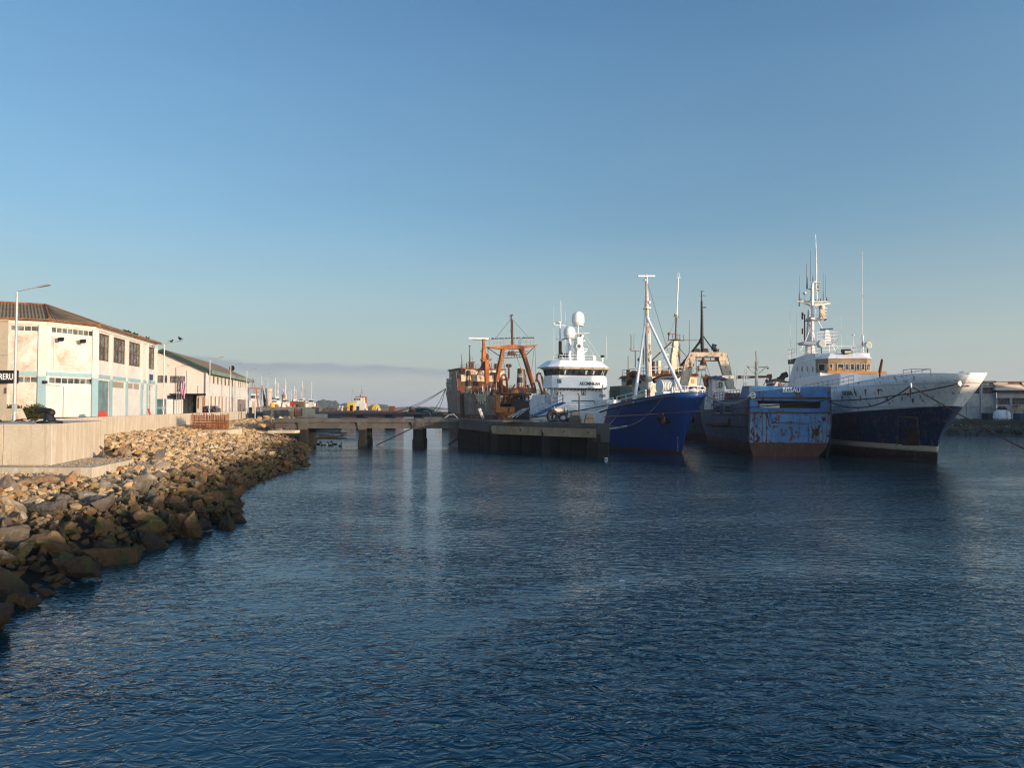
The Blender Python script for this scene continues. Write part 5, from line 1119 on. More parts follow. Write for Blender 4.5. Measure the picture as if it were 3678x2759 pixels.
# starboard side: long house side below the bridge, raking aft
ys = y0-.02
def sd_(px, py): return S.Y(px, py, y0)
mb = MB(); poly = [(2828,1384),(2838,1350),(2850,1310),(2862,1285),(2900,1271),(2935,1268),(2946,1290),(2941,1340),(2938,1384)]
pts = [sd_(*q) for q in poly]; pts = [pts[0]+V((0,0,-2.5))] + pts + [pts[-1]+V((0,0,-2.5))]; mb.extr([V((min(q.x, XF-1.5), y0-.03, q.z)) for q in pts], (0, y1-y0, 0)); sh_ = S.part(mb, 'side_house', 'white', bevel=.03)
for px in (2865, 2882, 2901, 2920):
    q = sd_(px, 1325); n = 14; mb = MB(); mb.loft([V((q.x+.24*cos(2*pi*i/n)*1.3, y0-.06, q.z+.42*sin(2*pi*i/n))) for i in range(n)], [V((q.x+.24*cos(2*pi*i/n)*1.3, y0-.02, q.z+.42*sin(2*pi*i/n))) for i in range(n)]); o_ = S.part(mb, 'porthole', 'cream')
    mb = MB(); mb.loft([V((q.x+.17*cos(2*pi*i/n)*1.3, y0-.08, q.z+.33*sin(2*pi*i/n))) for i in range(n)], [V((q.x+.17*cos(2*pi*i/n)*1.3, y0-.05, q.z+.33*sin(2*pi*i/n))) for i in range(n)]); mb.build('pane', M['glass' if px < 2890 else 'glass_tan'], o_)
# rails
e = lambda x, z=None, s_=-1, k=0: V((x, s_*(S.half(x, 7.5)-.15), (z if z else interp([(-48,6.3),(-20,7.2),(-11,7.45),(-6,7.75),(0,8.15),(6.1,8.1)], x)[0])+k))
mb = MB(); mb.rail([e(-24,None,-1), e(-16,None,-1), e(-11,None,-1), e(-7,None,-1)], .9, 2, .035, 1.5); mb.rail([e(-24,None,1), e(-12,None,1), e(-4,None,1)], .9, 2, .035, 1.5)
mb.rail([V((XB-.2,-3.8,9.2)), V((XB-.2,-1,9.2))], .7, 2, .03, 1.5); S.part(mb, 'side_rail', 'grey')
mb = MB(); q = S.X(3172,1340,-10.); mb.rail([V((-12,2.2,q.z-1)), V((-10,2.2,q.z-1)), V((-10,4.2,q.z-1)), V((-12,4.2,q.z-1))], 1.4, 2, .04, 2); S.part(mb, 'ladder_rail', 'grey')
q = S.X(3160,1340,-9); q2 = S.X(3168,1290,-9); mb = MB(); mb.tube([V((q.x,q.y,7.3)), q, q2], .09, 6); mb.tube([q+V((0,0,.1)), q.lerp(q2,.5), q2+V((0,0,-.1))], .18, 8, .12); S.part(mb, 'furled_flag', 'rust_dark', smooth=50)
mb = MB(); q = S.X(3350,1340,1.0); mb.bx(-3.2,-.2,1.0,2.2,7.2,8.5); S.part(mb, 'deck_box', 'white'); mb = MB(); mb.rail([V((-8,-2.2,7.6)), V((2,-1.4,8.0))], .75, 1, .03, 2.5); S.part(mb, 'foredeck_rail', 'grey')
# roof rails, lamps, searchlights
mb = MB(); zr_ = zvt; y0r, y1r = y0+.6, y1-.6
mb.rail([V((XF-9,y0r,zr_)), V((XF-1,y0r,zr_)), V((XF-1,y1r,zr_)), V((XF-9,y1r,zr_))], .95, 2, .03, 1.6); S.part(mb, 'roof_rail', 'white')
def search(px, py, x, r=.42, nm='searchlight'):
    q = S.X(px, py, x); mb = MB(); mb.lathe([(r*.55,-.45),(r,-.35),(r,.3),(r*.92,.34)], q, 18, 'x'); o = S.part(mb, nm, 'white', smooth=40); mb = MB(); mb.lathe([(r*.88,.345),(r*.8,.40)], q, 18, 'x'); mb.build('lens', M['lamp'], o)
    mb = MB(); mb.tube([q+V((0,0,-.35)), V((q.x,q.y,zr_))], .06, 6); mb.build('stand', M['rust_dark'], o)
search(2950,1235,XF-.8,.5); search(3116,1241,XF-.8,.42); 
q = S.X(3045,1265,XF); mb = MB(); mb.hexa([q+V((0,-.55,-.2)), q+V((0,.55,-.2)), q+V((-.8,.55,0)), q+V((-.8,-.55,0))], [q+V((.1,-.5,.2)), q+V((.1,.5,.2)), q+V((-.8,.5,.45)), q+V((-.8,-.5,.45))]); S.part(mb, 'floodlight', 'black'); mb = MB(); mb.bx(q.x+.08,q.x+.14,q.y-.4,q.y+.4,q.z-.12,q.z+.14); S.part(mb, 'floodlight_lens', 'lamp')
mb = MB(); whip(S, mb, (3098,3098), 1265, 905, XF-4, r=.05); q = S.X(3098,1265,XF-4); q1_ = S.X(3098,1205,XF-4); mb.tube([q,q1_],.12,6); mb.tube([S.X(3092,1262,XF-4), S.X(3099,1215,XF-4)], .06, 5)
whip(S, mb, (3024,3020), 1262, 1140, XF-5, r=.03); whip(S, mb, (3065,3065), 1265, 1205, XF-2, r=.05); mb.ball(S.X(3065,1204,XF-2), .18, 8, 5, (1,1,.6)); whip(S, mb, (3007,3007),1262,1225,XF-2, r=.03); S.part(mb, 'whip_antenna', 'white')
mb = MB(); q = S.Y(2855,1303,y0); mb.bx(q.x-3.2,q.x,y0-.05,y0+1.2,q.z,q.z+.6); S.part(mb, 'life_raft_box', 'black'); mb = MB(); mb.rail([V((q.x-3.2,y0,q.z+.9)), V((q.x,y0,q.z+.9))], 1.1, 2, .03, 1.5); mb.tube([V((q.x-3,y0+.1,7)), V((q.x-3,y0+.1,q.z+2.9))], .05, 5); S.part(mb, 'aft_rail', 'white')
# main mast tower behind the bridge
XM = -31.0
def mx(px, py, dx=0.): v = S.X(px, py, XM+dx); return v
mb = MB(); A, B, Cc, D = mx(2889,1285), mx(2926,1285), mx(2919,1112), mx(2903,1112)
mb.loft([V((XM-.7,A.y,9)), V((XM-.7,B.y,9)), V((XM+.7,B.y,9)), V((XM+.7,A.y,9))], [V((XM-.3,D.y,D.z)), V((XM-.3,Cc.y,D.z)), V((XM+.3,Cc.y,D.z)), V((XM+.3,D.y,D.z))]); mt = S.part(mb, 'mast_tower', 'white', bevel=.05)
mb = MB(); mb.tube([mx(2917,1270,1), mx(2917,1020,1)], .2, 8); mb.tube([mx(2917,1020,1), mx(2918,1017,1), mx(2925,1013,1), mx(2932,1013,1)], .15, 8); mb.tube([mx(2934,1075,1), mx(2932,1010,1)], .08, 6); mb.tube([mx(2932,1010,1), mx(2932,950,1)], .09, 6); mb.tube([mx(2932,950,1), mx(2929,842,1)], .07, 6, .05); S.part(mb, 'mast_pole', 'white', smooth=50)
mb = MB()   # yards
mb.beam(mx(2862,1083,.6), mx(2975,1083,.6), .22, .16); mb.tube([mx(2917,1102,.6), mx(2905,1095,.6), mx(2876,1084,.6)], .11, 6); mb.tube([mx(2917,1102,.6), mx(2928,1093,.6), mx(2958,1084,.6)], .11, 6)
mb.beam(mx(2898,1038,.8), mx(2941,1038,.8), .16, .12); mb.beam(mx(2920,1016,.8), mx(2944,1016,.8), .7, .1)
S.part(mb, 'yard', 'cream')
mb = MB()
for px, p0, p1, r in ((2871,1100,1052,.1),(2877,1083,1071,.08),(2898,1038,1010,.09),(2897,1010,945,.035),(2912,1083,1065,.08),(2900,1038,995,.06),(2920,1010,990,.07),(2938,1045,1025,.14),(2930,1083,1074,.09),(2940,1083,1076,.09),(2948,1083,1072,.1),(2957,1083,1045,.06),(2969,1083,1068,.1),(2974,1083,1075,.08),(2871,1052,985,.025),(2911,1010,900,.025),(2957,1045,980,.02),(2965,1068,985,.02)):
    whip(S, mb, (px,px), p0, p1, XM+.6, r=r)
S.part(mb, 'antenna', 'rust_dark')
mb = MB(); q = mx(2891,1053,.6); mb.ball(q, .3, 12, 7, (1,1,.75)); mb.tube([q, mx(2890,1083,.6)], .05, 5); S.part(mb, 'satellite_dome', 'white', smooth=60)
for pl0, pl1, py, nm, dep in ((2906,2969,1143,'upper_platform',1.6),(2876,2999,1231,'lower_platform',2.2)):
    a, b = mx(pl0,py,1.2), mx(pl1,py,1.2); mb = MB(); mb.hexa([V((XM-.6,a.y+.3,a.z-.25)), V((XM-.6,b.y-.5,a.z-.25)), V((XM+1.6,b.y-.5,a.z-.25)), V((XM+1.6,a.y+.3,a.z-.25))], [V((XM-.6,a.y,a.z+.06)), V((XM-.6,b.y,a.z+.06)), V((XM+dep,b.y,a.z+.06)), V((XM+dep,a.y,a.z+.06))]); o_ = S.part(mb, nm, 'white')
    mb = MB(); mb.rail([V((XM+dep,(a.y+b.y)/2-.4,a.z)), V((XM+dep,b.y,a.z)), V((XM-.5,b.y,a.z))], 1.3, 3, .04, 1.1); mb.build('handrail', M['white'], o_)
mb = MB(); mb.tube([mx(2990,1234,1), mx(3025,1262,1)], .06, 5); mb.tube([mx(2985,1234,1), mx(3000,1262,1)], .06, 5); mb.tube([mx(2977,1232,1), mx(2977,1266,1)], .06, 5); mb.tube([mx(2936,1150,1), mx(2958,1190,1)], .07, 5); mb.tube([mx(2925,1140,1), mx(2890,1230,1)], .09, 5); mb.tube([mx(2890,1230,1), mx(2872,1262,1)], .07, 5); S.part(mb, 'mast_stay', 'white')
mb = MB(); q = mx(2969,1183,1.6); a, b = mx(2946,1184,1.6), mx(2991,1181,1.6); mb.beam(a, b, .3, .2); S.part(mb, 'radar_scanner', 'blue_deck', bevel=.03); mb = MB(); mb.loft([V((q.x-.35,q.y-.45,q.z-2.0)), V((q.x+.35,q.y-.45,q.z-2.0)), V((q.x+.35,q.y+.45,q.z-2.0)), V((q.x-.35,q.y+.45,q.z-2.0))], [V((q.x-.22,q.y-.26,q.z-.1)), V((q.x+.22,q.y-.26,q.z-.1)), V((q.x+.22,q.y+.26,q.z-.1)), V((q.x-.22,q.y+.26,q.z-.1))]); S.part(mb, 'radar_base', 'white', bevel=.05)
mb = MB(); mb.beam(mx(2923,1098,2), mx(2981,1090,2), .32, .22); S.part(mb, 'radar_scanner', 'white', bevel=.03); mb = MB(); q = mx(2952,1104,1.6); mb.ball(q, .42, 12, 8); mb.loft([q+V((-.3,-.35,-1.6)), q+V((.3,-.35,-1.6)), q+V((.3,.35,-1.6)), q+V((-.3,.35,-1.6))], [q+V((-.25,-.25,0)), q+V((.25,-.25,0)), q+V((.25,.25,0)), q+V((-.25,.25,0))]); S.part(mb, 'radar_base', 'cream', smooth=40)
mb = MB(); mb.tube([mx(2890,1230,.3), mx(2890,1130,.3)], .09, 6); mb.beam(mx(2881,1130,.3), mx(2891,1130,.3), .12); mb.beam(mx(2890,1153,.3), mx(2903,1153,.3), .1); mb.tube([mx(2882,1147,.3), mx(2882,1122,.3)], .12, 6); mb.tube([mx(2882,1200,.3), mx(2882,1180,.3)], .1, 6); mb.beam(mx(2960,1149,1), mx(2967,1145,1), .3); S.part(mb, 'signal_lamp', 'rust_dark')
mb = MB(); mb.ladder(mx(2911,1270,1.1), mx(2912,1120,.5), .4, .03, V((0,1,0))); S.part(mb, 'ladder', 'grey')
mb = MB(); whip(S, mb, (2839,2838), 1300, 1105, XM, r=.03); whip(S, mb, (2861,2860), 1300, 1120, XM, r=.03); S.part(mb, 'whip_antenna', 'white')
# ================= 2. blue white-housed trawler by the pier
K_ = Ship(19.06, 80.2, .36, -.933, 'trawler', 'bright blue trawler with clean white superstructure, two satellite domes and a white tripod foremast')
st = tabf([(-2,-.6),(0,0),(3,1.1),(5.5,2.3),(6.9,3.2)])
M['akom'] = paint('bright_blue_hull_paint', (.002,.042,.19), .12, 1.5, .32, rust=.02, streak=.04, bands=[(.35,(.09,.025,.02),0)], wob=.02, spec=.45, plates=0)
sh_t = tabf([(-36,4.7),(-12,4.75),(-9.6,5.15),(-7.8,5.42),(-3.2,5.98),(.3,6.5),(2,6.75),(3.3,6.75)])
K_.hull(36, 9.0, 7.8, sh_t, st, M['akom'], t0=.7, pw=1.5, pd=2.6, qd=.55, bul=.9, fz=(0,6.7), deckmat='teal_deck')
os_ = lambda px, py, out=.02: on_side(K_, px, py, -1, out)
# white painted flank forward end (slanting edge) 
mb = MB(); n = 10; m_ = 24; vs = []; Lx = [-35.5 + k*(26.7/m_) for k in range(m_+1)]
for x in Lx:
    for j in range(n+1):
        z = 2.0 + (sh_t(x)-2.0)*j/n; xx = x if x < -9 else x; xe = xx + (z-5.2)*.75*max(0, min(1, (x+16)/7)); vs.append((xe, -(K_.half(xe, z)+.07), z))
mb.add(vs, [(i*(n+1)+j, (i+1)*(n+1)+j, (i+1)*(n+1)+j+1, i*(n+1)+j+1) for i in range(m_) for j in range(n)]); K_.part(mb, 'white_flank', 'white_clean', smooth=60, solid=.02)
# hawse pocket with anchor, both bows
for sgn, cx_, cy_ in ((-1, 2383, 1510), (1, 2492, 1510)):
    if sgn == -1:
        pk = [on_side(K_, a, b, -1, .03) for a, b in ((2356,1500),(2388,1489),(2408,1520),(2376,1530))]
        mb = MB(); mb.add(pk, [(0,1,2,3)]); o_ = K_.part(mb, 'hawse_pocket', 'dark'); q = on_side(K_, 2381, 1516, -1, .15)
        mb = MB(); t_ = (on_side(K_, 2400, 1510, -1, .15)-on_side(K_, 2370, 1510, -1, .15)).normalized(); mb.tube([q+t_*-.55+V((0,0,.55)), q+t_*-.35+V((0,0,-.05)), q+V((0,0,-.25)), q+t_*.35+V((0,0,-.05)), q+t_*.45+V((0,0,.6))], .11, 6); mb.tube([q+V((0,0,-.3)), q+V((0,0,.9))], .1, 6); mb.build('anchor', M['rust_dark'], o_, smooth=50)
    else:
        q = V((.9, K_.half(.9,3.9)+.05, 3.9)); mb = MB(); mb.ball(q, .45, 10, 6, (1,.3,1)); K_.part(mb, 'hawse_pocket', 'dark'); mb = MB(); mb.tube([q+V((-.35,.15,.3)), q+V((0,.25,-.35)), q+V((.35,.15,.35))], .1, 6); K_.part(mb, 'anchor', 'rust_dark')
mb = MB(); mb.tube([os_(2186,1541,.05), os_(2220,1537,.05), os_(2252,1531,.05)], .1, 6); K_.part(mb, 'white_boot_mark', 'white')
for k in range(6):
    q = os_(2433, 1575+k*9, .03); q2 = os_(2436, 1575+k*9, .03); text(str(26-2*k)[-1], .22, M['white'], K_.e, tm(q, q2-q), 'draught_mark', .005)
mb = MB(); mb.tube([(x, -(K_.half(x, sh_t(x)-.35)+.06), sh_t(x)-.33) for x in [-11+.8*k for k in range(17)]], .11, 7); K_.part(mb, 'rubbing_strake', 'rope')
# wheelhouse: broad front across the ship
XK = -25.0
fK = lambda px, py, dx=0.: K_.X(px, py, XK+dx)
yA, yB = fK(1990,1370).y, fK(2187,1370).y
z_ = lambda py: fK(2088, py).z
zl0, zl1, zw1, zv1, zvt = z_(1394.5), z_(1349), z_(1327), z_(1320.5), z_(1294)
def fring(x0, x1, y0, y1, z, c): return [V((x0,y0,z)), V((x1-c,y0,z)), V((x1,y0+c,z)), V((x1,y1-c,z)), V((x1-c,y1,z)), V((x0,y1,z))]
XBk = XK-3.6
mb = MB(); mb.loft(fring(XBk, XK+.35, yA-.18, yB+.05, zl0, .7), fring(XBk, XK, yA, yB, zl1, .8)); K_.part(mb, 'wheelhouse', 'white_clean', bevel=.03)
mb = MB(); mb.loft(fring(XBk, XK-.1, yA+.08, yB-.08, zl1, .8), fring(XBk, XK+.3, yA-.16, yB+.16, zw1, .8)); wb = K_.part(mb, 'window_band', 'glass')
def bandx(t, y): # x of the raked glass front
    x = XK-.1+.4*t; c = .8
    if y < yA+c: x -= (yA+c-y)
    if y > yB-c: x -= (y-(yB-c))
    return x
mb = MB()
for px in (2003,2019,2040,2062,2082,2098,2118,2134,2150,2162,2174): y_ = fK(px,1338).y; mb.beam((bandx(0,y_)+.02,y_,zl1), (bandx(1,y_)+.02,y_,zw1), .09, .05)
mb.build('mullion', M['black'], wb)
M['blind'] = flat('pale_blind', (.5,.56,.56), .4)
for px, w_ in ((2029,4.5),(2104,7),(2131,5),(2161,2),(2167,2),(2175.5,2)):
    a_, b_ = fK(px-w_/2,1338).y, fK(px+w_/2,1338).y; t0_, t1_ = .15, .8; mb = MB(); mb.add([(bandx(t0_,a_)+.03,a_,zl1+(zw1-zl1)*t0_),(bandx(t0_,b_)+.03,b_,zl1+(zw1-zl1)*t0_),(bandx(t1_,b_)+.03,b_,zl1+(zw1-zl1)*t1_),(bandx(t1_,a_)+.03,a_,zl1+(zw1-zl1)*t1_)], [(0,1,2,3)]); mb.build('blind', M['blind'], wb, solid=.02)
mb = MB(); mb.loft(fring(XBk, XK+.4, yA-.2, yB+.2, zw1, .8), fring(XBk-.5, XK+.7, yA-.45, yB+.5, zv1, .9)); K_.part(mb, 'visor_soffit', 'cream')
yl_2, yr_2 = fK(1976,1321,.9).y, fK(2206,1321,.9).y
mb = MB(); mb.loft([V((XBk-.6,yl_2,zv1)), V((XK-.2,yl_2,zv1)), V((XK+.9,yl_2+1.3,zv1)), V((XK+.9,fK(2088,1321,.9).y,zv1)), V((XK+.9,yr_2-1.6,zv1)), V((XK-.4,yr_2,zv1)), V((XBk-.6,yr_2,zv1))],
                    [V((XBk,fK(2000,1295).y,zvt)), V((XK-1.8,fK(2003,1295).y,zvt)), V((XK-.7,fK(2022,1295).y,zvt)), V((XK-.5,fK(2088,1295).y,zvt)), V((XK-.7,fK(2143,1293).y,zvt+.05)), V((XK-2.2,fK(2185,1297).y,zvt)), V((XBk,fK(2185,1297).y,zvt))]); K_.part(mb, 'wheelhouse_roof', 'white_clean')
xt_ = lambda z: XK + .35*(zl1-z)/(zl1-zl0) + .03
q0, q1 = fK(2078,1384), fK(2152,1384)
text('AKOMNKAN', (q1.y-q0.y)/5.35, M['black'], K_.e, tm(V((xt_(q0.z)+.03, q0.y, q0.z-.02)), (0,1,0), V((-.19,0,1))), offset=.008, spacing=1.0, fit=(q1.y-q0.y, .54))
text('DAOTA', .3, M['black'], K_.e, tm(V((xt_(q0.z-.4)+.03, fK(2107,1391).y, q0.z-.42)), (0,1,0), V((-.19,0,1))), ext=.004)
mb = MB(); q = fK(2000,1377)
for a, b, c, d in ((0,.06,0,.62),(.5,.56,0,.62),(.06,.5,.56,.62),(.06,.3,0,.06),(.25,.31,.1,.5),(.1,.2,.3,.36),(.35,.48,.12,.26)): mb.bx(xt_(q.z)-.05, xt_(q.z)+.06, q.y+a, q.y+b, q.z+c, q.z+d)
K_.part(mb, 'company_mark', 'black')
# lower deckhouse front, curtained window
XL_ = XK - .9; zd0 = 3.9
fL = lambda px, py: K_.X(px, py, XL_)
yC, yD = fL(2003,1420).y, fL(2170,1420).y
mb = MB(); mb.bx(XBk, XL_, yC, yD, zd0, zl0); K_.part(mb, 'deckhouse', 'white_clean', bevel=.05)
wnd = [fL(px, py) for px, py in ((2088,1420),(2103,1420),(2103,1401),(2088,1401))]; o_ = pane_on(K_, K_.e, wnd, (1,0,0), .03, 'glass', 'window', 'grey', .08)
mb = MB(); w0_, w1_ = wnd[0], wnd[2]; wm = (w0_.y+w1_.y)/2; xx_ = XL_+.05
mb.add([(xx_,w0_.y+.06,w1_.z-.06),(xx_,wm,w1_.z-.06),(xx_,w0_.y+.2,w0_.z+.06),(xx_,w0_.y+.06,w0_.z+.06)], [(0,1,2,3)]); mb.add([(xx_,w1_.y-.06,w1_.z-.06),(xx_,wm,w1_.z-.06),(xx_,w1_.y-.2,w0_.z+.06),(xx_,w1_.y-.06,w0_.z+.06)], [(0,1,2,3)]); mb.build('curtain', M['blind'], o_, solid=.01)
for pa, pb, ya, yb in ((1995,1999,1419,1402),(2006,2009,1417,1408)): pane_on(K_, K_.e, [fL(px+6, py) for px, py in ((pa,ya),(pb,ya),(pb,yb),(pa,yb))], (1,0,0), .03, 'glass', 'window', 'grey', .05)
mb = MB()
for k in range(13): y_ = yC+.3+(yD-yC-.6)*k/12; mb.hexa([(XL_,y_,zl0-.4),(XL_+.02,y_,zl0-.4),(XL_+.02,y_+.07,zl0-.4),(XL_,y_+.07,zl0-.4)],[(XL_,y_,zl0),(XK+.2,y_,zl0),(XK+.2,y_+.07,zl0),(XL_,y_+.07,zl0)])
K_.part(mb, 'deck_bracket', 'grey')
xb, xf, a_, YS, YP = XBk, XK, XK-3, yA, yB
# side deck rail, locker, stern deckhouse and stair
yk = -4.3
mb = MB(); a, b = K_.Y(2022,1476,yk), K_.Y(2128,1476,yk); mb.rail([V((a.x,yk,4.75)), V((b.x,yk,4.75))], 1.0, 3, .035, 1.6); K_.part(mb, 'side_rail', 'white')
a, b = K_.Y(2131,1476,yk), K_.Y(2176,1476,yk); mb = MB(); mb.bx(a.x, b.x, yk, -2.2, 4.2, K_.Y(2140,1437,yk).z); K_.part(mb, 'deck_locker', 'white', bevel=.04)
a, b = K_.Y(1906,1480,-4.2), K_.Y(1945,1480,-4.2); c = K_.Y(2000,1480,-4.2); zs_ = K_.Y(1925,1418,-4.2).z
mb = MB(); mb.extr([(a.x,-4.25,4.2),(c.x,-4.25,4.2),(c.x,-4.25,5.6),(b.x+1,-4.25,5.7),(b.x,-4.25,zs_),(a.x+1,-4.25,zs_),(a.x-.5,-4.25,zs_-1.2)], (0,2.6,0)); K_.part(mb, 'aft_deckhouse', 'white', bevel=.05)
a, b = K_.Y(1968,1438,-4.0), K_.Y(1978,1398,-4.0); mb = MB()
for k in range(7): t = k/6; q = a.lerp(b, t); mb.bx(q.x-.9, q.x+1.3, -4.1, -3.3, q.z-.05, q.z+.05)
mb.beam(a+V((-.9,-.1,-.2)), b+V((-.9,-.1,.1)), .12); mb.beam(a+V((1.3,-.1,-.2)), b+V((1.3,-.1,.1)), .12); K_.part(mb, 'stair', 'white')
qa, qb = K_.Y(1970,1390,-4.0), K_.Y(1986,1390,-4.0); mb = MB(); mb.rail([V((qa.x,-4,zl0)), V((qb.x,-4,zl0))], 1.2, 3, .04, .8); mb.bx(qa.x-.3, qb.x+1, -4.1, 3.6, zl0-.1, zl0); K_.part(mb, 'bridge_wing_rail', 'teal_deck')
mb = MB(); q = K_.X(1948,1440,-30); mb.tube([q+V((0,-3,0)), q+V((0,-3.4,1.8)), q+V((0,-3.0,2.2)), q+V((0,-2,2.3))], .08, 6); S_ = K_.part(mb, 'boat_davit', 'blue_deck')
# mooring winch on fore part, red crutch boom
a, b, c = K_.Y(2080,1475,-5.0), K_.Y(2080,1436,-5.0), K_.Y(2054,1440,-5.0)
mb = MB(); d = K_.Y(2131,1441,-4.6); mb.tube([c, d], .07, 6); K_.part(mb, 'boom', 'black')
# mast array on roof
XC = a_-1
cx = lambda px, py, y=0.: K_.X(px, py, XK-3.5+y)
def dome(px, pyt, pyb, w_, ph, y):
    top, bot = cx(px, pyt, y), cx(px, pyb, y); r = w_*.5; H = top.z-bot.z; c = V((top.x, top.y, 0)); prof = [(.3*r,bot.z),(.95*r,bot.z+H*.14),(r,bot.z+H*.2),(r,bot.z+H*.52)]
    prof += [(r*cos(t), bot.z+H*.52 + (H*.48)*sin(t)) for t in [R(a) for a in (15,30,45,60,75,87)]]
    mb = MB(); mb.lathe(prof, c, 22); K_.part(mb, 'satellite_dome', 'white_clean', smooth=50)
    mb = MB(); mb.lathe([(.9*r,bot.z-.06),(.9*r,bot.z+.05)], c, 16); mb.tube([(top.x,top.y,bot.z), (top.x,top.y,zvt-.2)], ph, 10); K_.part(mb, 'dome_mast', 'white', smooth=40)
    return top.x
x1_ = dome(2076, 1118, 1168, 1.9, .14, -.6); x2_ = dome(2045, 1172, 1213, 1.75, .27, -.2)
mb = MB(); q = cx(2049,1217,-1.0); mb.bx(q.x-.8,q.x+.9,q.y-1.1,q.y+1.1,q.z-.08,q.z); mb.ladder(cx(2036,1290,-1.6), cx(2040,1232,-1.6), .4, .03, V((0,1,0))); K_.part(mb, 'dome_platform', 'white')
mb = MB(); A, B = cx(2066,1300,0), cx(2096,1300,0); C_, D_ = cx(2087,1212,0), cx(2071,1212,0); mb.loft([V((A.x-.6,A.y,A.z)), V((A.x-.6,B.y,A.z)), V((A.x+.6,B.y,A.z)), V((A.x+.6,A.y,A.z))], [V((A.x-.35,D_.y,C_.z)), V((A.x-.35,C_.y,C_.z)), V((A.x+.35,C_.y,C_.z)), V((A.x+.35,D_.y,C_.z))]); K_.part(mb, 'mast_tower', 'white', bevel=.05)
mb = MB(); q = cx(2072,1245,.9); mb.lathe([(.5,-.2),(.5,.5),(.42,.7)], q, 16, 'x'); K_.part(mb, 'searchlight', 'white', smooth=40); mb = MB(); mb.lathe([(.3,.71),(.3,.74)], q, 16, 'x'); K_.part(mb, 'searchlight_lens', 'black')
mb = MB(); mb.beam(cx(2060,1199,-.2), cx(2116,1197,-.2), .22, .16); K_.part(mb, 'radar_scanner', 'grey'); mb = MB(); q = cx(2089,1208,-.2); mb.ball(q, .32, 10, 6); mb.tube([q, q+V((0,0,-.8))], .18, 8); mb.hexa([q+V((-.3,-1.1,-1.2)), q+V((-.3,-.4,-1.2)), q+V((.3,-.4,-1.2)), q+V((.3,-1.1,-1.2))],[q+V((-.4,-1.1,-.8)), q+V((-.4,.5,-.6)), q+V((.4,.5,-.6)), q+V((.4,-1.1,-.8))]); K_.part(mb, 'radar_base', 'white', smooth=40)
mb = MB(); q = cx(2098,1255,-.2); mb.ball(q, .5, 12, 6, (1.2,1.2,.35)); mb.hexa([q+V((-.4,-1.2,-1.0)), q+V((-.4,-.7,-1.0)), q+V((.4,-.7,-1.0)), q+V((.4,-1.2,-1.0))],[q+V((-.4,-1.2,-.4)), q+V((-.4,.4,-.2)), q+V((.4,.4,-.2)), q+V((.4,-1.2,-.4))]); K_.part(mb, 'small_radar', 'white', smooth=40)
yl_ = -1.5
mb = MB(); mb.tube([cx(2012,1290,yl_), cx(2012,1226,yl_)], .26, 8); K_.part(mb, 'exhaust_post', 'rust_dark', smooth=40)
mb = MB(); mb.tube([cx(2012,1226,yl_), cx(2011,1160,yl_)], .12, 8); mb.tube([cx(1989,1156,yl_), cx(1989,1163,yl_), cx(1993,1168,yl_), cx(2011,1169,yl_), cx(2030,1169,yl_), cx(2033,1163,yl_), cx(2033,1157,yl_)], .06, 6); mb.lathe([(.1,0),(.45,.1),(.4,.2)], cx(2007,1161,yl_), 12); mb.tube([cx(2015,1160,yl_), cx(2014,1080,yl_)], .05, 6, .035); mb.beam(cx(2001,1222,yl_), cx(2022,1222,yl_), .1)
for px in (2001,2022): mb.tube([cx(px,1222,yl_), cx(px,1216,yl_)], .1, 6)
K_.part(mb, 'signal_mast', 'white', smooth=40)
mb = MB(); mb.tube([cx(2012,1255,yl_), cx(2025,1283,yl_)], .1, 6); mb.tube([cx(2012,1255,yl_), cx(2004,1287,yl_)], .08, 6)
for k in range(4): mb.ball(cx(2032+k*5,1281,-2)+V((0,0,.1)), .45, 8, 5)
K_.part(mb, 'folded_cover', 'black', smooth=50)
mb = MB(); mb.rail([V((XK-3.2,yA+1.4,zvt)), V((XK-1.9,yA+1.8,zvt)), V((XK-1.9,yB-1.2,zvt)), V((XK-6,yB-1.0,zvt))], .85, 2, .03, 2.0); q = cx(2164,1292,1.2); mb.tube([V((q.x,q.y,zvt)), q+V((0,0,.3))], .12, 6); K_.part(mb, 'roof_rail', 'white')
mb = MB(); mb.ball(q+V((0,0,.5)), .32, 8, 5, (1.3,1,.6)); a = cx(2168,1284,0); K_.part(mb, 'horn', 'black')
mb = MB(); whip(K_, mb, (2179,2179), 1290, 1210, XK-3, r=.03); whip(K_, mb, (1990,1989), 1290, 1100, XK-4, r=.02); whip(K_, mb, (2030,2031), 1290, 1120, XK-4, r=.025); whip(K_, mb, (2130,2130),1290,1262,XK-2,r=.03); mb.bx(XK-3, XK-2.5, yB-1.3, yB-.8, zvt, zvt+.8); mb.tube([cx(2082,1175,0), cx(2160,1290,0)], .02, 4); mb.tube([cx(2100,1220,0), cx(2140,1290,0)], .02, 4); K_.part(mb, 'whip_antenna', 'white')
# life raft frame + machinery between house and foredeck
mb = MB()
for k in range(6): q = K_.X(2188+k*3, 1402, XK+3); mb.tube([V((q.x,q.y,5)), V((q.x,q.y,q.z)), V((q.x+.5,q.y+.3,q.z+.1))], .05, 5)
q = K_.X(2190,1388,XK+1); q2_ = K_.X(2232,1388,XK+1); mb.bx(XK+1, XK+4, q.y, q2_.y, 4.4, q.z); K_.part(mb, 'dark_container', M['teal_deck'])
mb = MB(); q = K_.Y(2165,1430,-3.3); mb.tube([V((q.x,q.y,4.5)), q+V((0,0,1.7))], .13, 8); mb.beam(q+V((-1,0,1.1)), q+V((1.0,0,1.25)), .1); mb.beam(q+V((-.6,0,.3)), q+V((.5,0,.3)), .35); K_.part(mb, 'deck_crane', 'grey')
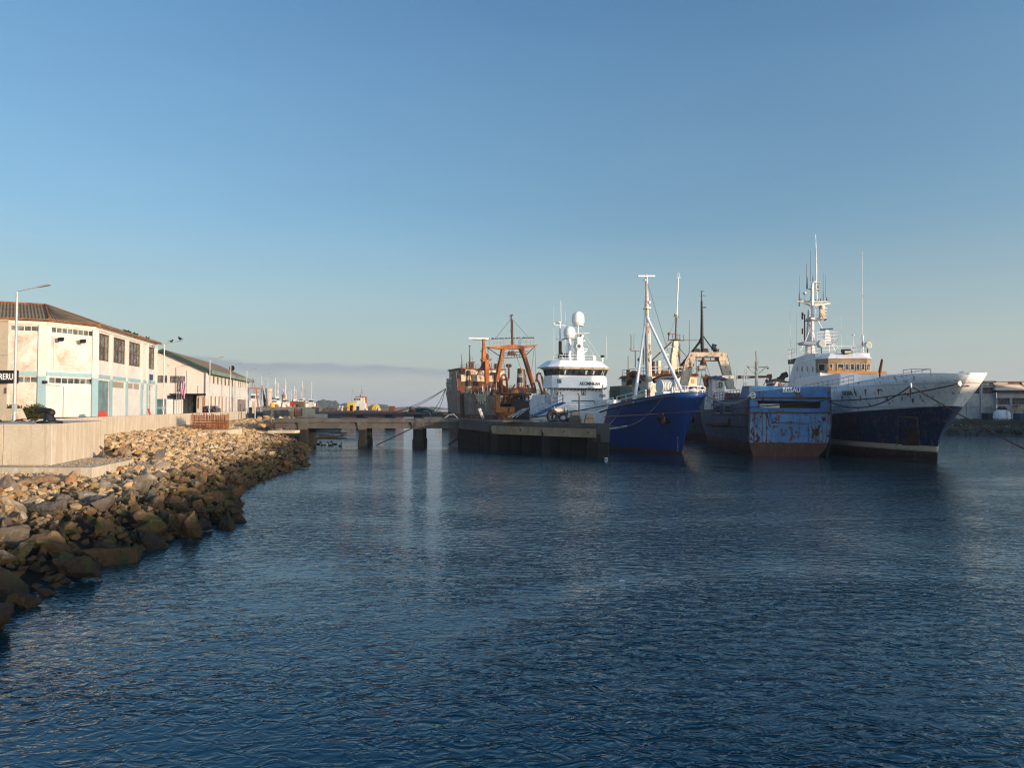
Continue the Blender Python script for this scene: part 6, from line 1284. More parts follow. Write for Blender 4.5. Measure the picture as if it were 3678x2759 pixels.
# foredeck bulwark rails
def sedge(x, s_=-1, k=0.): return V((x, s_*(K_.half(x, sh_t(x))-.08), sh_t(x)+k))
mb = MB(); mb.rail([sedge(-11.5,-1,.05), sedge(-9.5), sedge(-7.8)], .95, 2, .05, 1.5, .06); mb.rail([sedge(-6.9), sedge(-5), sedge(-3.2), sedge(-1.6)], .95, 2, .05, 1.9, .06); K_.part(mb, 'foredeck_rail', 'white_clean', smooth=60)
mb = MB(); mb.rail([sedge(1.6,-1), sedge(2.6,-1), V((3.1,0,6.75)), sedge(2.6,1), sedge(1.4,1), sedge(-.4,1)], .75, 2, .045, 1.4, .055); K_.part(mb, 'bow_rail', 'white_clean', smooth=60)
# tripod foremast
ym = 0.; T0 = K_.Y(2337,1405,ym); T1 = K_.Y(2322,987,ym)
XT = K_.Y(2332,1410,0.).x
tp = lambda px, py, dx=0: K_.X(px, py, XT+dx)
mb = MB(); mb.tube([V((tp(2333,1400).x, tp(2333,1400).y, 5.3)), tp(2326,1200), tp(2324,1140)], .42, 14, .3); mb.tube([tp(2324,1140), tp(2323,1060), tp(2322,1000), tp(2322,985)], .24, 10, .12); K_.part(mb, 'foremast', 'white_rusty', smooth=50, label='white main pole with rust stains')
a, b, c = os_(2278,1436,-.2), tp(2322,1135), V((1.2, K_.half(1.2,6.7)-.4, 6.0))
c = K_.X(2457,1412,1.2); 
for q in (a, c):
    mb = MB(); mb.tube([V((q.x,q.y,q.z-.4)), b], .2, 10, .14); K_.part(mb, 'tripod_leg', 'white_clean', smooth=50)
mb = MB(); mb.beam(tp(2291,992), tp(2351,992), .25, .16); mb.beam(tp(2313,1006), tp(2322,1006), .2); mb.beam(tp(2320,1104,.2), tp(2335,1106,.2), .3, .18); mb.tube([tp(2331,1090,.2), tp(2334,1082,.2)], .14, 6); mb.lathe([(.5,0),(.5,.12)], tp(2324,1110), 10); K_.part(mb, 'mast_crossbar', 'white')
mb = MB(); mb.ladder(tp(2321,1150,.55), tp(2320,1000,.3), .35, .03, V((0,1,0)), .5); mb.ladder(tp(2333,1395,.6), tp(2326,1160,.6), .4, .025, V((0,1,0)), .5); K_.part(mb, 'ladder', 'grey')
mb = MB(); mb.tube([tp(2327,1020), K_.L(at(2400,1265,88))], .025, 4); mb.tube([tp(2316,1060), tp(2310,1240), tp(2330,1390)], .02, 4); K_.part(mb, 'stay_wire', 'rust_dark')
# white rope drum / windlass cover on the bow
q = K_.X(2397,1393,-1.5); q = V((-1.2, q.y, 0)); c = K_.X(2395,1380,-1.2); mb = MB(); mb.bx(-2.0,-.2,c.y-1.1,c.y+1.1,5.6,6.95); mb.lathe([(.78,-1.0),(.85,-.9),(.85,.9),(.78,1.0)], V((-1.2,c.y,7.55)), 22, 'y'); K_.part(mb, 'windlass', 'white', smooth=35)
mb = MB(); 
for k in range(9): mb.tube([V((-1.2+.87*cos(t), c.y-.8+k*.2, 7.55+.87*sin(t))) for t in [2*pi*i/16 for i in range(17)]], .035, 4)
K_.part(mb, 'rope_coil', 'rope_pale'); 
mb = MB(); c2 = K_.X(2390,1360,-3.4); mb.tube([c2+V((0,-1.6,-.3)), c2+V((0,-.6,.1)), c2+V((0,.8,.2)), c2+V((0,1.8,.4))], .33, 8); K_.part(mb, 'dark_hose', 'black', smooth=50)
q = K_.X(2488,1400,-1.); mb = MB(); mb.lathe([(.5,6.0),(.5,6.95),(.75,7.0),(.1,7.45)], V((-.8,q.y,0)), 12); K_.part(mb, 'mushroom_vent', 'white', smooth=35)
# ================= 3. cream wheelhouse trawler between the two blue ones
Cs = Ship(32.1, 114.5, .25, -.968, 'trawler', 'old cream trawler with rust edged bridge roof, mostly hidden behind the bright blue bow')
st = tabf([(-2,-.5),(0,0),(3,.8),(7,2.2)])
M['chull'] = paint('faded_green_blue_hull', (.05,.13,.17), .3, 1.6, .6, rust=.2, streak=.3, bands=[(1.0,(.12,.04,.02),0)])
Cs.hull(36, 9.6, 8.6, tabf([(-36,4.6),(-8,5.4),(3,6.6)]), st, M['chull'], bul=.8, deckmat='red_deck')
XF = -13.0
cX = lambda px, py, dx=0.: Cs.X(px, py, XF+dx)
yl, yr = cX(2335,1380).y, cX(2503,1380).y
zr0, zr1, zb = cX(2400,1352).z, cX(2400,1346).z, 4.6
ys_ = yl
sl_ = Cs.Y(2232,1360,ys_); XA = sl_.x
mb = MB(); mb.bx(XA, XF, yl, yr, zb, zr0); brd = Cs.part(mb, 'bridge', 'cream', bevel=.03)
mb = MB(); mb.hexa([(XA-.6,yl-.5,zr0),(XF+.5,yl-.5,zr0),(XF+.5,yr+.3,zr0),(XA-.6,yr+.3,zr0)],[(XA-.1,yl-.1,zr0+.45),(XF+.3,yl-.1,zr0+.35),(XF+.3,yr+.1,zr0+.35),(XA-.1,yr+.1,zr0+.45)]); Cs.part(mb, 'bridge_roof', 'rust')
mb = MB()
for k in range(26): x = yl+(yr-yl)*k/25; mb.ball((XF+.42, x, zr0+.4), random.uniform(.1,.22), 6, 4)
Cs.part(mb, 'roof_edge_debris', 'rust')
for pa, pb, ya, yb, g in ((2366,2379,1379,1355,'dark'),(2420,2434,1378,1362,'glass'),(2446,2469,1378,1357,'dark')): pane_on(Cs, brd, [cX(a, b) for a, b in ((pa,ya),(pb,ya),(pb,yb),(pa,yb))], (1,0,0), .04, g, 'window', 'white', .1)
pane_on(Cs, brd, [cX(a, b) for a, b in ((2482,1378),(2494,1378),(2494,1362),(2482,1362))], (1,0,0), .04, 'amber', 'orange_box')
for pa, pb in ((2234,2239),(2243,2249)): pane_on(Cs, brd, [Cs.Y(a, b, yl) for a, b in ((pa,1370),(pb,1370),(pb,1351),(pa,1351))], (0,-1,0), .04, 'glass', 'window', 'teal_deck', .12)
pane_on(Cs, brd, [Cs.Y(a, b, yl) for a, b in ((2284,1378),(2304,1378),(2304,1365),(2284,1365))], (0,-1,0), .04, 'dark', 'window', 'grey', .08)
pane_on(Cs, brd, [Cs.Y(a, b, yl) for a, b in ((2285,1406),(2299,1406),(2299,1390),(2285,1390))], (0,-1,0), .04, 'dark', 'doorway', 'grey', .08)
mb = MB(); zr_ = zr0+.42
mb.rail([V((XA,yl+.2,zr_)), V((XF+.1,yl+.2,zr_)), V((XF+.1,yr-.2,zr_)), V((XA,yr-.2,zr_))], 1.25, 2, .055, 1.6); Cs.part(mb, 'roof_rail', 'cream')
mb = MB(); mb.bx(XF-1.5,XF-.3,yl+2.6,yl+4.6,zr_,zr_+.8); mb.bx(XF-2.5,XF-1.2,yr-3,yr-.6,zr_,zr_+1.0); mb.tube([(XA+1,yl+1,zr_),(XA+1,yl+1,zr_+1.3)], .4, 8); mb.bx(XF-3,XF-2,yl+1.2,yl+1.9,zr_,zr_+2.4); Cs.part(mb, 'roof_machinery', 'rust_dark')
mb = MB(); q = cX(2366,1300,-.8); mb.bx(q.x-.4,q.x+.4,q.y-.26,q.y+.26,zr_,q.z+.2); Cs.part(mb, 'locker', 'cream')
for px, py in ((2288,1292),): mb = MB(); q = Cs.Y(px+7, py, yl+.4); mb.ball(q, .34, 12, 7, (.5,1,1)); mb.tube([q, V((q.x,q.y,zr_))], .05, 5); Cs.part(mb, 'radar_reflector', 'black', smooth=50)
mb = MB(); q = cX(2486,1311); mb.hexa([q+V((-.2,-.35,-.28)), q+V((.05,-.45,-.3)), q+V((.05,.35,-.3)), q+V((-.2,.3,-.28))],[q+V((-.3,-.3,.28)), q+V((-.1,-.3,.3)), q+V((-.1,.45,.3)), q+V((-.3,.4,.28))]); mb.tube([V((q.x-.1,q.y,zr_)), q], .05, 5); Cs.part(mb, 'floodlight', 'black')
# red knuckle crane, starboard side
yc = yl-.7
k0, k1, k2, k3 = Cs.Y(2249,1412,yc), Cs.Y(2262,1345,yc), Cs.Y(2278,1338,yc), Cs.Y(2322,1368,yc)
mb = MB(); mb.beam(k0, k1, .55); mb.beam(k1+V((-.3,0,-.2)), k2, .75, .7); mb.beam(k2, k3, .7, .6, w2=.5); mb.beam(k3, k3+V((0,0,-1.8)), .3); Cs.part(mb, 'knuckle_crane', 'red_deck', bevel=.03)
mb = MB(); mb.bx(k1.x-.2,k1.x+.5,yc-.45,yc+.1,k1.z-1.0,k1.z+.1); Cs.part(mb, 'crane_motor', 'rust_orange'); mb = MB(); mb.ball(k1+V((.2,-.1,-1.4)), .5, 10, 6); Cs.part(mb, 'crane_joint', 'black')
# mast of the cream ship
dxm = -5.
mp = lambda px, py, dx=0.: cX(px, py, dxm+dx)
mb = MB(); a, b, c, d = mp(2400,1345), mp(2427,1345), mp(2434,1225), mp(2418,1225); mb.loft([V((a.x-.5,a.y,a.z)), V((a.x-.5,b.y,b.z)), V((a.x+.5,b.y,b.z)), V((a.x+.5,a.y,a.z))],[V((a.x-.3,d.y,d.z)), V((a.x-.3,c.y,c.z)), V((a.x+.3,c.y,c.z)), V((a.x+.3,d.y,d.z))]); Cs.part(mb, 'mast_tower', 'cream', bevel=.05)
mb = MB(); mb.tube([mp(2430,1235), mp(2447,1330)], .12, 6); mb.tube([mp(2430,1240), mp(2432,1330)], .08, 6); mb.lathe([(.2,-.12),(.95,0),(1.0,.1),(.3,.14)], mp(2427,1222), 10); mb.beam(mp(2400,1222), mp(2457,1224), .16, .12)
for px, p0, p1, r in ((2401,1222,1198,.08),(2416,1215,1200,.06),(2432,1220,1202,.06),(2442,1220,1202,.06),(2456,1224,1203,.06)): mb.tube([mp(px,p0), mp(px,p1)], r, 6)
mb.ball(mp(2402,1199), .25, 8, 6, (1,1,1.3)); mb.beam(mp(2410,1199), mp(2440,1202), .1); Cs.part(mb, 'mast_platform', 'rust')
mb = MB(); mb.tube([mp(2426,1220), mp(2429,1140), mp(2430,1130)], .14, 8); mb.beam(mp(2419,1136), mp(2440,1138), .1)
for k in range(8): mb.beam(mp(2427,1215-10*k), mp(2434,1215-10*k), .05)
mb.tube([mp(2424,1138),mp(2424,1127)], .1, 6); Cs.part(mb, 'topmast', 'rust_dark')
mb = MB(); mb.tube([mp(2430,1140), mp(2434,1050), mp(2437,997)], .13, 8, .09); 
mb.tube([mp(2437,997)+V((0,.16*sin(t),.45-.45*cos(t)))for t in [2*pi*k/14 for k in range(15)]], .035, 5); mb.beam(mp(2430,997), mp(2446,997), .06); Cs.part(mb, 'pole', 'white_clean', smooth=50)
mb = MB(); mb.beam(mp(2364,1262), mp(2392,1265), .18, .12); mb.beam(mp(2386,1275), mp(2405,1273), .25); mb.beam(mp(2384,1288), mp(2403,1290), .3, .14); mb.ball(mp(2390,1282), .35, 8, 5); mb.beam(mp(2396,1246), mp(2415,1248), .4, .12); Cs.part(mb, 'radar_scanner', 'cream')
mb = MB(); mb.tube([mp(2412,1228), mp(2338,1298)], .13, 6); mb.tube([mp(2438,1330), mp(2516,1222)], .16, 6); mb.tube([mp(2431,1240), mp(2466,1282)], .06, 5); mb.tube([mp(2430,1130), mp(2392,1240)], .02, 4); Cs.part(mb, 'boom', 'rust_dark')
mb = MB(); mb.tube([cX(2282,1320,-1), cX(2282,1261,-1)], .09, 6); mb.tube([cX(2262,1250,-1), cX(2264,1258,-1), cX(2270,1261,-1), cX(2300,1261,-1)], .05, 5)
for px, p1 in ((2265,1200),(2269,1205),(2277,1200)): mb.tube([cX(px,1261,-1), cX(px,p1,-1)], .03, 4)
Cs.part(mb, 'comb_aerial', 'rust'); mb = MB(); mb.tube([cX(2256,1335,-1), cX(2256,1279,-1)], .06, 6); Cs.part(mb, 'aerial', 'rust'); mb = MB(); mb.tube([cX(2311,1310,-1), cX(2311,1248,-1)], .1, 6); mb.beam(cX(2306,1249,-1), cX(2313,1249,-1), .1); Cs.part(mb, 'aerial', 'rust'); mb = MB(); mb.tube([cX(2475,1320,-2), cX(2476,1230,-2), cX(2476,1150,-2)], .08, 6, .03); Cs.part(mb, 'aerial', 'rust'); mb = MB(); mb.tube([cX(2442,1320,-2), cX(2442,1232,-2)], .08, 6); Cs.part(mb, 'aerial', 'rust'); mb = MB(); mb.tube([cX(2469,1330,-.2), cX(2469,1292,-.2)], .1, 6); mb.beam(cX(2453,1293,-.2), cX(2486,1293,-.2), .06); Cs.part(mb, 'aerial', 'rust')
mb = MB(); mb.ball(cX(2490,1395,3.), .9, 10, 6, (1,1,.4)); mb.bx(XF+1.8,XF+3.2,yr-1.4,yr-.2,4.9,8.2); Cs.part(mb, 'hatch_house', 'red_deck')
mb = MB(); mb.bx(XF+.05,XF+2.8,yl+.3,yl+2.2,4.4,7.2); mb.beam((XF+.3,yl+2.6,7.4),(XF+.5,yr-2,7.3),.2); mb.tube([(XF+.4,yl+3+1*cos(t),7.0+.9*sin(t)) for t in [pi*k/8 for k in range(9)]], .14, 6); Cs.part(mb, 'deck_gear', 'blue_deck')
# ================= 4. pale blue rusted stern trawler
B_ = Ship(31.0, 103.5, .05, .9987, 'trawler', 'rust blotched pale blue stern trawler, square stern to the viewer' if False else 'rust blotched pale blue trawler showing its square stern')
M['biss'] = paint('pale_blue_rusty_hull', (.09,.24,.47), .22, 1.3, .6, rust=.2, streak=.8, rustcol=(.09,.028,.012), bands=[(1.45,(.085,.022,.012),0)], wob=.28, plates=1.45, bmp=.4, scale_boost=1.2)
M['biss_plain'] = paint('blue_bulwark_paint', (.04,.18,.42), .25, 1.4, .55, rust=.13, streak=.5, rustcol=(.08,.03,.015), bmp=.3)
M['biss_ruined'] = paint('blistered_blue_plate', (.16,.31,.5), .3, 1.3, .7, rust=.24, streak=.8, rustcol=(.06,.012,.01), bmp=.5, scale_boost=1.6)
stb = tabf([(-2,-.5),(0,0),(8,4)])
M['biss_shaded_side'] = paint('shaded_blue_rusty_side', (.03,.10,.22), .3, 1.3, .65, rust=.24, streak=.8, rustcol=(.09,.028,.012), bands=[(1.45,(.06,.018,.012),0)], wob=.28, plates=1.45, bmp=.4, scale_boost=1.2)  # side paint darkened to hold the shade beside the neighbouring bow
B_.hull(28, 8.75, 8.0, tabf([(-28,6.2),(-10,5.9),(0,7.0),(4,7.4)]), stb, M['biss_shaded_side'], t0=.7, ts=.08, sd=.97, bul=1.1, transom=False, deckmat='blue_deck', fz=(-.5,3.5))
XT_ = -28.02
bX = lambda px, py, dx=0.: B_.X(px, py, XT_+dx)
Pl, Pr = bX(2693,1480).y, bX(2983,1480).y    # port(+) .. starboard(-)
def tr(px, py, dx=0.): return bX(px, py, dx)
# transom plating: outline lofted, with the slot cut by building it of strips
def strip_y(pts, th=.12, dx=0.): # pts px,py polygon on the transom
    q = [tr(a, b, dx) for a, b in pts]; mb = MB(); mb.extr([(p.x, p.y, p.z) for p in q], (th,0,0)); return mb
T_ = [('upper_plate',[(2693,1427),(2980,1431),(2982,1442),(2690+30,1439),(2720,1439),(2693,1439)]), ('left_plate',[(2693,1439),(2720,1439),(2727,1465),(2693,1466)]), ('right_plate',[(2950,1442),(2981,1442),(2983,1470),(2945,1469)]), ('sill_plate',[(2693,1466),(2727,1465),(2945,1469),(2983,1470),(2985,1482),(2693,1482)])]
for nme, pl_ in T_: B_.part(strip_y(pl_), nme, 'biss_plain')
low = [(2693,1482),(2985,1482),(2984,1530),(2979,1570),(2972,1600),(2955,1625),(2940,1640),(2936,1670),(2708,1670),(2706,1640),(2696,1610),(2690,1580),(2688,1540)]
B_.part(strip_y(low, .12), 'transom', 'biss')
for pl_ in ([(2693,1484),(2753,1484),(2768,1533),(2765,1590),(2690,1590),(2688,1540)], [(2905,1525),(2984,1526),(2979,1575),(2974,1590),(2903,1590)], [(2936,1484),(2985,1485),(2984,1522),(2940,1522)]):
    q = [tr(a, b, -.012) for a, b in pl_]; mb = MB(); mb.extr([(p.x,p.y,p.z) for p in q], (.01,0,0)); B_.part(mb, 'blistered_plate', 'biss_ruined')
mb = MB(); mb.bx(XT_+.9, XT_+1.0, Pr+.2, Pl-.2, 4.7, 6.4); mb.bx(XT_+.13, XT_+1.0, Pr+.1, Pl-.1, 4.62, 4.7); B_.part(mb, 'slot_interior', 'dark'); mb = MB(); a, b = tr(2728,1455,.8), tr(2800,1455,.8); mb.bx(XT_+.8,XT_+.85,b.y,a.y,4.8,5.6); B_.part(mb, 'inner_panel', 'white_rusty')
mb = MB()
for y_ in (1482.5,): mb.beam(tr(2690,y_,-.06), tr(2986,y_,-.06), .14, .12)
mb.beam(tr(2692,1428,-.05), tr(2981,1432,-.05), .14, .12); mb.beam(tr(2692,1428,-.03), tr(2690,1590,-.03), .12, .12); mb.beam(tr(2770,1519,-.02), tr(2904,1522,-.02), .06, .06)
for px in (2708,2722,2738,2752,2916,2928,2940,2955,2968): mb.beam(tr(px,1486 if px<2800 else 1530,-.0), tr(px,1590,-.0), .05, .05)
B_.part(mb, 'frame_rib', 'rust_dark')
mb = MB(); mb.beam(tr(2757,1483,-.05), tr(2766,1532,-.05), .16, .1); mb.beam(tr(2905,1524,-.03), tr(2904,1590,-.03), .08, .08); mb.tube([tr(2762,1468,-.06), tr(2771,1499,-.06)], .05, 5); B_.part(mb, 'raised_strake', 'biss_plain')
# poop bulwark above, wrapping onto the port side
bz0, bz1 = tr(2800,1427).z, tr(2800,1386).z; pe = Pl+.1
mb = MB(); mb.hexa([(XT_-.12,Pr-.02,bz0),(XT_-.0,Pr-.02,bz0),(XT_-.0,pe,bz0),(XT_-.12,pe,bz0)],[(XT_-.12,Pr-.02,bz1-.12),(XT_-.0,Pr-.02,bz1-.12),(XT_-.0,pe,bz1),(XT_-.12,pe,bz1)])
mb.hexa([(XT_,pe-.1,bz0),(XT_+3.6,pe-.1,bz0),(XT_+3.6,pe,bz0),(XT_,pe,bz0)],[(XT_,pe-.1,bz1),(XT_+2.4,pe-.1,bz1+.05),(XT_+2.4,pe,bz1+.05),(XT_,pe,bz1)])
mb.hexa([(XT_,Pr,bz0),(XT_+5,Pr,bz0),(XT_+5,Pr+.1,bz0),(XT_,Pr+.1,bz0)],[(XT_,Pr,bz1-.12),(XT_+4,Pr,bz1-.2),(XT_+4,Pr+.1,bz1-.2),(XT_,Pr+.1,bz1-.12)])
B_.part(mb, 'poop_bulwark', 'biss_plain')
q0, q1 = tr(2812,1409,-.16), tr(2874,1409,-.16)
text('BISSAU', (q0.y-q1.y)/3.62, M['white_clean'], B_.e, tm(q0, (0,-1,0)), offset=.006, spacing=.98, fit=(q0.y-q1.y, .5))
mb = MB(); c = tr(2703,1420,-.2); mb.tube([c+V((0,.28*cos(t),.28*sin(t))) for t in [2*pi*k/12 for k in range(13)]], .09, 6); mb.tube([c+V((-.1,.5,-.1)), c+V((-.1,-.3,.1))], .09, 6); B_.part(mb, 'mooring_ring', 'cream')
# port side details
yp = B_.half(-18,4)+.02
bY = lambda px, py, y=None: on_side(B_, px, py, 1, .03)
for pa, pb in ((2572,2590),(2606,2628)):
    c = [bY(a, b) for a, b in ((pb,1484),(pa,1484),(pa,1456),(pb,1456))]; pane_on(B_, B_.e, [c[1],c[0],c[3],c[2]], (0,1,0), .03, 'dark', 'shell_opening', 'biss_plain', .14)
mb = MB(); mb.beam(bY(2540,1524), bY(2618,1524), .3, .3); mb.tube([bY(2618,1524), bY(2620,1506)], .12, 6)
for py in (1490,1533): mb.tube([on_side(B_, px, py, 1, .04) for px in (2560,2600,2640,2688)], .07, 5)
B_.part(mb, 'side_fender', 'rust_dark')
mb = MB(); zd = 6.0
mb.rail([V((-8,yp-.1,5.95)), V((-15,yp-.1,5.95)), V((-24.3,yp-.1,6.1))], 1.1, 3, .035, 1.4); B_.part(mb, 'side_rail', 'rust')
mb = MB()
for k in range(26):
    c = V((random.uniform(-22,-16), random.uniform(1.5,yp-.5), random.uniform(5.4,6.6))); mb.tube([c, c+V((random.uniform(-1,1),random.uniform(-.8,.8),random.uniform(-.3,.5)))], .06, 5)
B_.part(mb, 'deck_debris', 'rust_dark', kind='stuff')
# white deck cabin with blue roof
XC_ = -12.0
cb = lambda px, py, dx=0.: B_.X(px, py, XC_+dx)
a, b = cb(2553,1400), cb(2603,1400); z1 = cb(2570,1360).z; z2 = cb(2600,1366).z
mb = MB(); mb.hexa([(XC_,b.y,4.9),(XC_+4,b.y,4.9),(XC_+4,a.y,4.9),(XC_,a.y,4.9)],[(XC_,b.y,z2),(XC_+4,b.y,z2),(XC_+4,a.y-.25,z1),(XC_,a.y-.25,z1)]); B_.part(mb, 'deck_cabin', 'white_rusty', bevel=.03)
mb = MB(); mb.hexa([(XC_-.3,b.y-.3,z2),(XC_+4.3,b.y-.3,z2),(XC_+4.3,a.y,z1),(XC_-.3,a.y,z1)],[(XC_-.3,b.y-.2,z2+.22),(XC_+4.3,b.y-.2,z2+.22),(XC_+4.3,a.y-.6,z1+.4),(XC_-.3,a.y-.6,z1+.4)]); B_.part(mb, 'cabin_roof', 'blue_deck')
pane_on(B_, B_.e, [cb(2583,1392), cb(2593,1392), cb(2593,1374), cb(2583,1374)], (-1,0,0), .04, 'glass_tan', 'window', 'teal_deck', .1)
# crane boom across
XB_ = -9.
cbm = lambda px, py, dx=0.: B_.X(px, py, XB_+dx)
mb = MB(); mb.beam(cbm(2520,1354), cbm(2690,1355), .5, .42); B_.part(mb, 'crane_boom', 'white_rusty'); mb = MB(); mb.beam(cbm(2690,1355), cbm(2768,1353), .42, .3); mb.beam(cbm(2766,1350), cbm(2766,1386), .3, .3); mb.beam(cbm(2757,1352), cbm(2771,1350), .45, .5); B_.part(mb, 'boom_head', 'red_deck')
mb = MB(); mb.tube([cbm(2755,1358), cbm(2754,1368)], .04, 5); mb.ball(cbm(2754,1370), .22, 8, 5, (1,1,1.4)); mb.tube([cbm(2754,1374), cbm(2757,1386)], .05, 5); mb.tube([cbm(2742,1385), cbm(2747,1375)], .05, 5); B_.part(mb, 'hook_block', 'rust_dark')
mb = MB(); mb.beam(cbm(2545,1398), cbm(2534,1352), .7, .8); mb.beam(cbm(2531,1350), cbm(2558,1362), .5, .5); mb.beam(cbm(2556,1352), cbm(2548,1398), .3, .3); B_.part(mb, 'crane_pedestal', 'rust_orange')
mb = MB(); mb.beam(cbm(2520,1392), cbm(2560,1396), .5, .5); B_.part(mb, 'deck_girder', 'red_deck')
# cross mast, gates, funnel hood
XM_ = -18.
cm = lambda px, py, dx=0.: B_.X(px, py, XM_+dx)
mb = MB(); mb.tube([cm(2717,1395), cm(2717,1300)], .2, 8); mb.tube([cm(2717,1300), cm(2715,1262)], .08, 6); B_.part(mb, 'aft_mast', 'cream', smooth=50)
mb = MB(); mb.tube([cm(2682,1314), cm(2686,1319), cm(2717,1319), cm(2752,1318), cm(2756,1314)], .07, 5); mb.tube([cm(2686,1319), cm(2716,1346)], .06, 5); mb.tube([cm(2752,1319), cm(2720,1346)], .06, 5); mb.ball(cm(2758,1323), .12, 6, 4); mb.beam(cm(2712,1302), cm(2723,1302), .2); B_.part(mb, 'mast_arm', 'cream')
for px in (2642, 2676):
    mb = MB(); t = 3; a, b = cm(px-4-t*.4,1390), cm(px+4-t*.4,1390); c, d = cm(px+4+t,1328), cm(px-4+t,1328); mb.tube([a, d, c, b], .045, 5)
    for k in range(1,5): mb.tube([a.lerp(d,k/5), b.lerp(c,k/5)], .03, 4)
    B_.part(mb, 'ladder', 'galv')
XH = -20.
ch = lambda px, py, dx=0.: B_.X(px, py, XH+dx)
a, b = ch(2778,1390), ch(2834,1390); mb = MB(); mb.bx(XH,XH+2.6,b.y,a.y,5.6,ch(2800,1371).z); B_.part(mb, 'funnel_base', 'white_rusty')
mb = MB(); mb.loft([V((XH+x, y, z)) for x, y, z in [(0,q.y,q.z) for q in (ch(2776,1385),ch(2780,1368),ch(2790,1360),ch(2836,1372),ch(2834,1376),ch(2788,1372),ch(2783,1385))]], [V((XH+2.6, q.y, q.z)) for q in (ch(2776,1385),ch(2780,1368),ch(2790,1360),ch(2836,1372),ch(2834,1376),ch(2788,1372),ch(2783,1385))]); B_.part(mb, 'funnel_hood', 'black')
mb = MB(); mb.tube([ch(2795,1366,1.2), ch(2808,1360,1.2), ch(2814,1349,1.2), ch(2827,1345,1.2)], .36, 10); B_.part(mb, 'exhaust_pipe', 'black', smooth=50)
# cream stern gantry with dark pole mast
XG = -3.
g = lambda px, py, dx=0.: B_.X(px, py, XG+dx)
M['gantry'] = paint('cream_gantry_paint', (.72,.58,.42), .15, 1.6, .6, rust=.1, streak=.4)
mb = MB(); w_ = 1.0
def frame(poly, name, mat='gantry', dep=1.0):
    q = [g(*p) for p in poly]; mb = MB(); mb.extr([(p.x-dep/2, p.y, p.z) for p in q], (dep,0,0)); return B_.part(mb, name, mat, bevel=.04)
frame([(2476,1283),(2478,1266),(2588,1266),(2596,1283)], 'gantry_beam')
frame([(2588,1266),(2606,1270),(2640,1398),(2612,1398),(2578,1290)], 'gantry_leg'); frame([(2476,1266),(2494,1284),(2466,1398),(2438,1398),(2458,1300)], 'gantry_leg')
mb = MB(); mb.rail([g(2500,1297,.2), g(2578,1297,.2)], .5, 1, .05, 1.2); mb.beam(g(2500,1296,.2), g(2580,1296,.2), .15, .15); mb.bx(XG-.3,XG+.3,g(2580,1290).y,g(2568,1290).y,g(2574,1297).z,g(2574,1286).z); B_.part(mb, 'gantry_walkway', 'rust_dark')
mb = MB(); mb.tube([g(2526,1284), g(2526,1294)], .08, 6); mb.lathe([(.1,.9),(.4,.35),(.5,-.1),(.3,-.7),(.1,-.9)], g(2526,1308), 10); B_.part(mb, 'hanging_block', 'rust', smooth=50)
mb = MB(); q = g(2520,1322,-1.); mb.bx(q.x-.5,q.x+.5,q.y-.45,q.y+.45,q.z-.35,q.z+.35); mb.beam(g(2502,1330,-1), g(2528,1330,-1), .3, .1); mb.tube([g(2502,1342,-1), g(2512,1330,-1)], .06, 5); mb.tube([g(2503,1345,-1), g(2503,1295,-1)], .08, 6); B_.part(mb, 'deck_light_box', 'cream')
mb = MB(); mb.tube([g(2523,1266), g(2521,1200), g(2521,1140), g(2520,1081)], .27, 8, .14); mb.tube([g(2520,1081), g(2520,1045)], .07, 6); mb.beam(g(2520,1105), g(2536,1104), .2, .12); mb.beam(g(2512,1062), g(2537,1062), .05); mb.beam(g(2514,1047), g(2530,1044), .06)
for k in range(9): mb.beam(g(2516,1120+k*15), g(2527,1120+k*15), .06)
B_.part(mb, 'pole_mast', 'black', smooth=50, label='dark pole mast on top of the cream gantry')
mb = MB(); mb.tube([g(2520,1205), g(2508,1235), g(2488,1268)], .09, 6); mb.tube([g(2522,1202), g(2560,1255)], .09, 6); mb.tube([g(2520,1222), g(2446,1312)], .16, 6); mb.beam(g(2448,1222), g(2510,1222), .05); B_.part(mb, 'mast_stay', 'black')
mb = MB(); mb.tube([g(2572,1264,0), g(2572,1256,0), g(2568,1248,0), g(2558,1247,0)], .42, 10, .5); B_.part(mb, 'cowl_vent', 'black', smooth=50)
for px in (2506, 2536): mb = MB(); q = g(px,1259,-.4); mb.hexa([q+V((-.1,-.4,-.25)), q+V((-.1,.35,-.25)), q+V((.1,.35,-.25)), q+V((.1,-.4,-.25))],[q+V((.1,-.25,.3)), q+V((.1,.45,.3)), q+V((.3,.45,.3)), q+V((.3,-.25,.3))]); B_.part(mb, 'floodlight', 'rust_dark')
mb = MB(); mb.tube([g(2530,1310,-1), g(2546,1392,-1)], .03, 4); mb.tube([g(2522,1330,-1), g(2512,1392,-1)], .03, 4); mb.tube([g(2533,1300,-1), g(2550,1350,-1)], .03, 4); mb.tube([g(2612,1275), g(2625,1330), g(2628,1345)], .04, 4); B_.part(mb, 'wire', 'rust_dark')
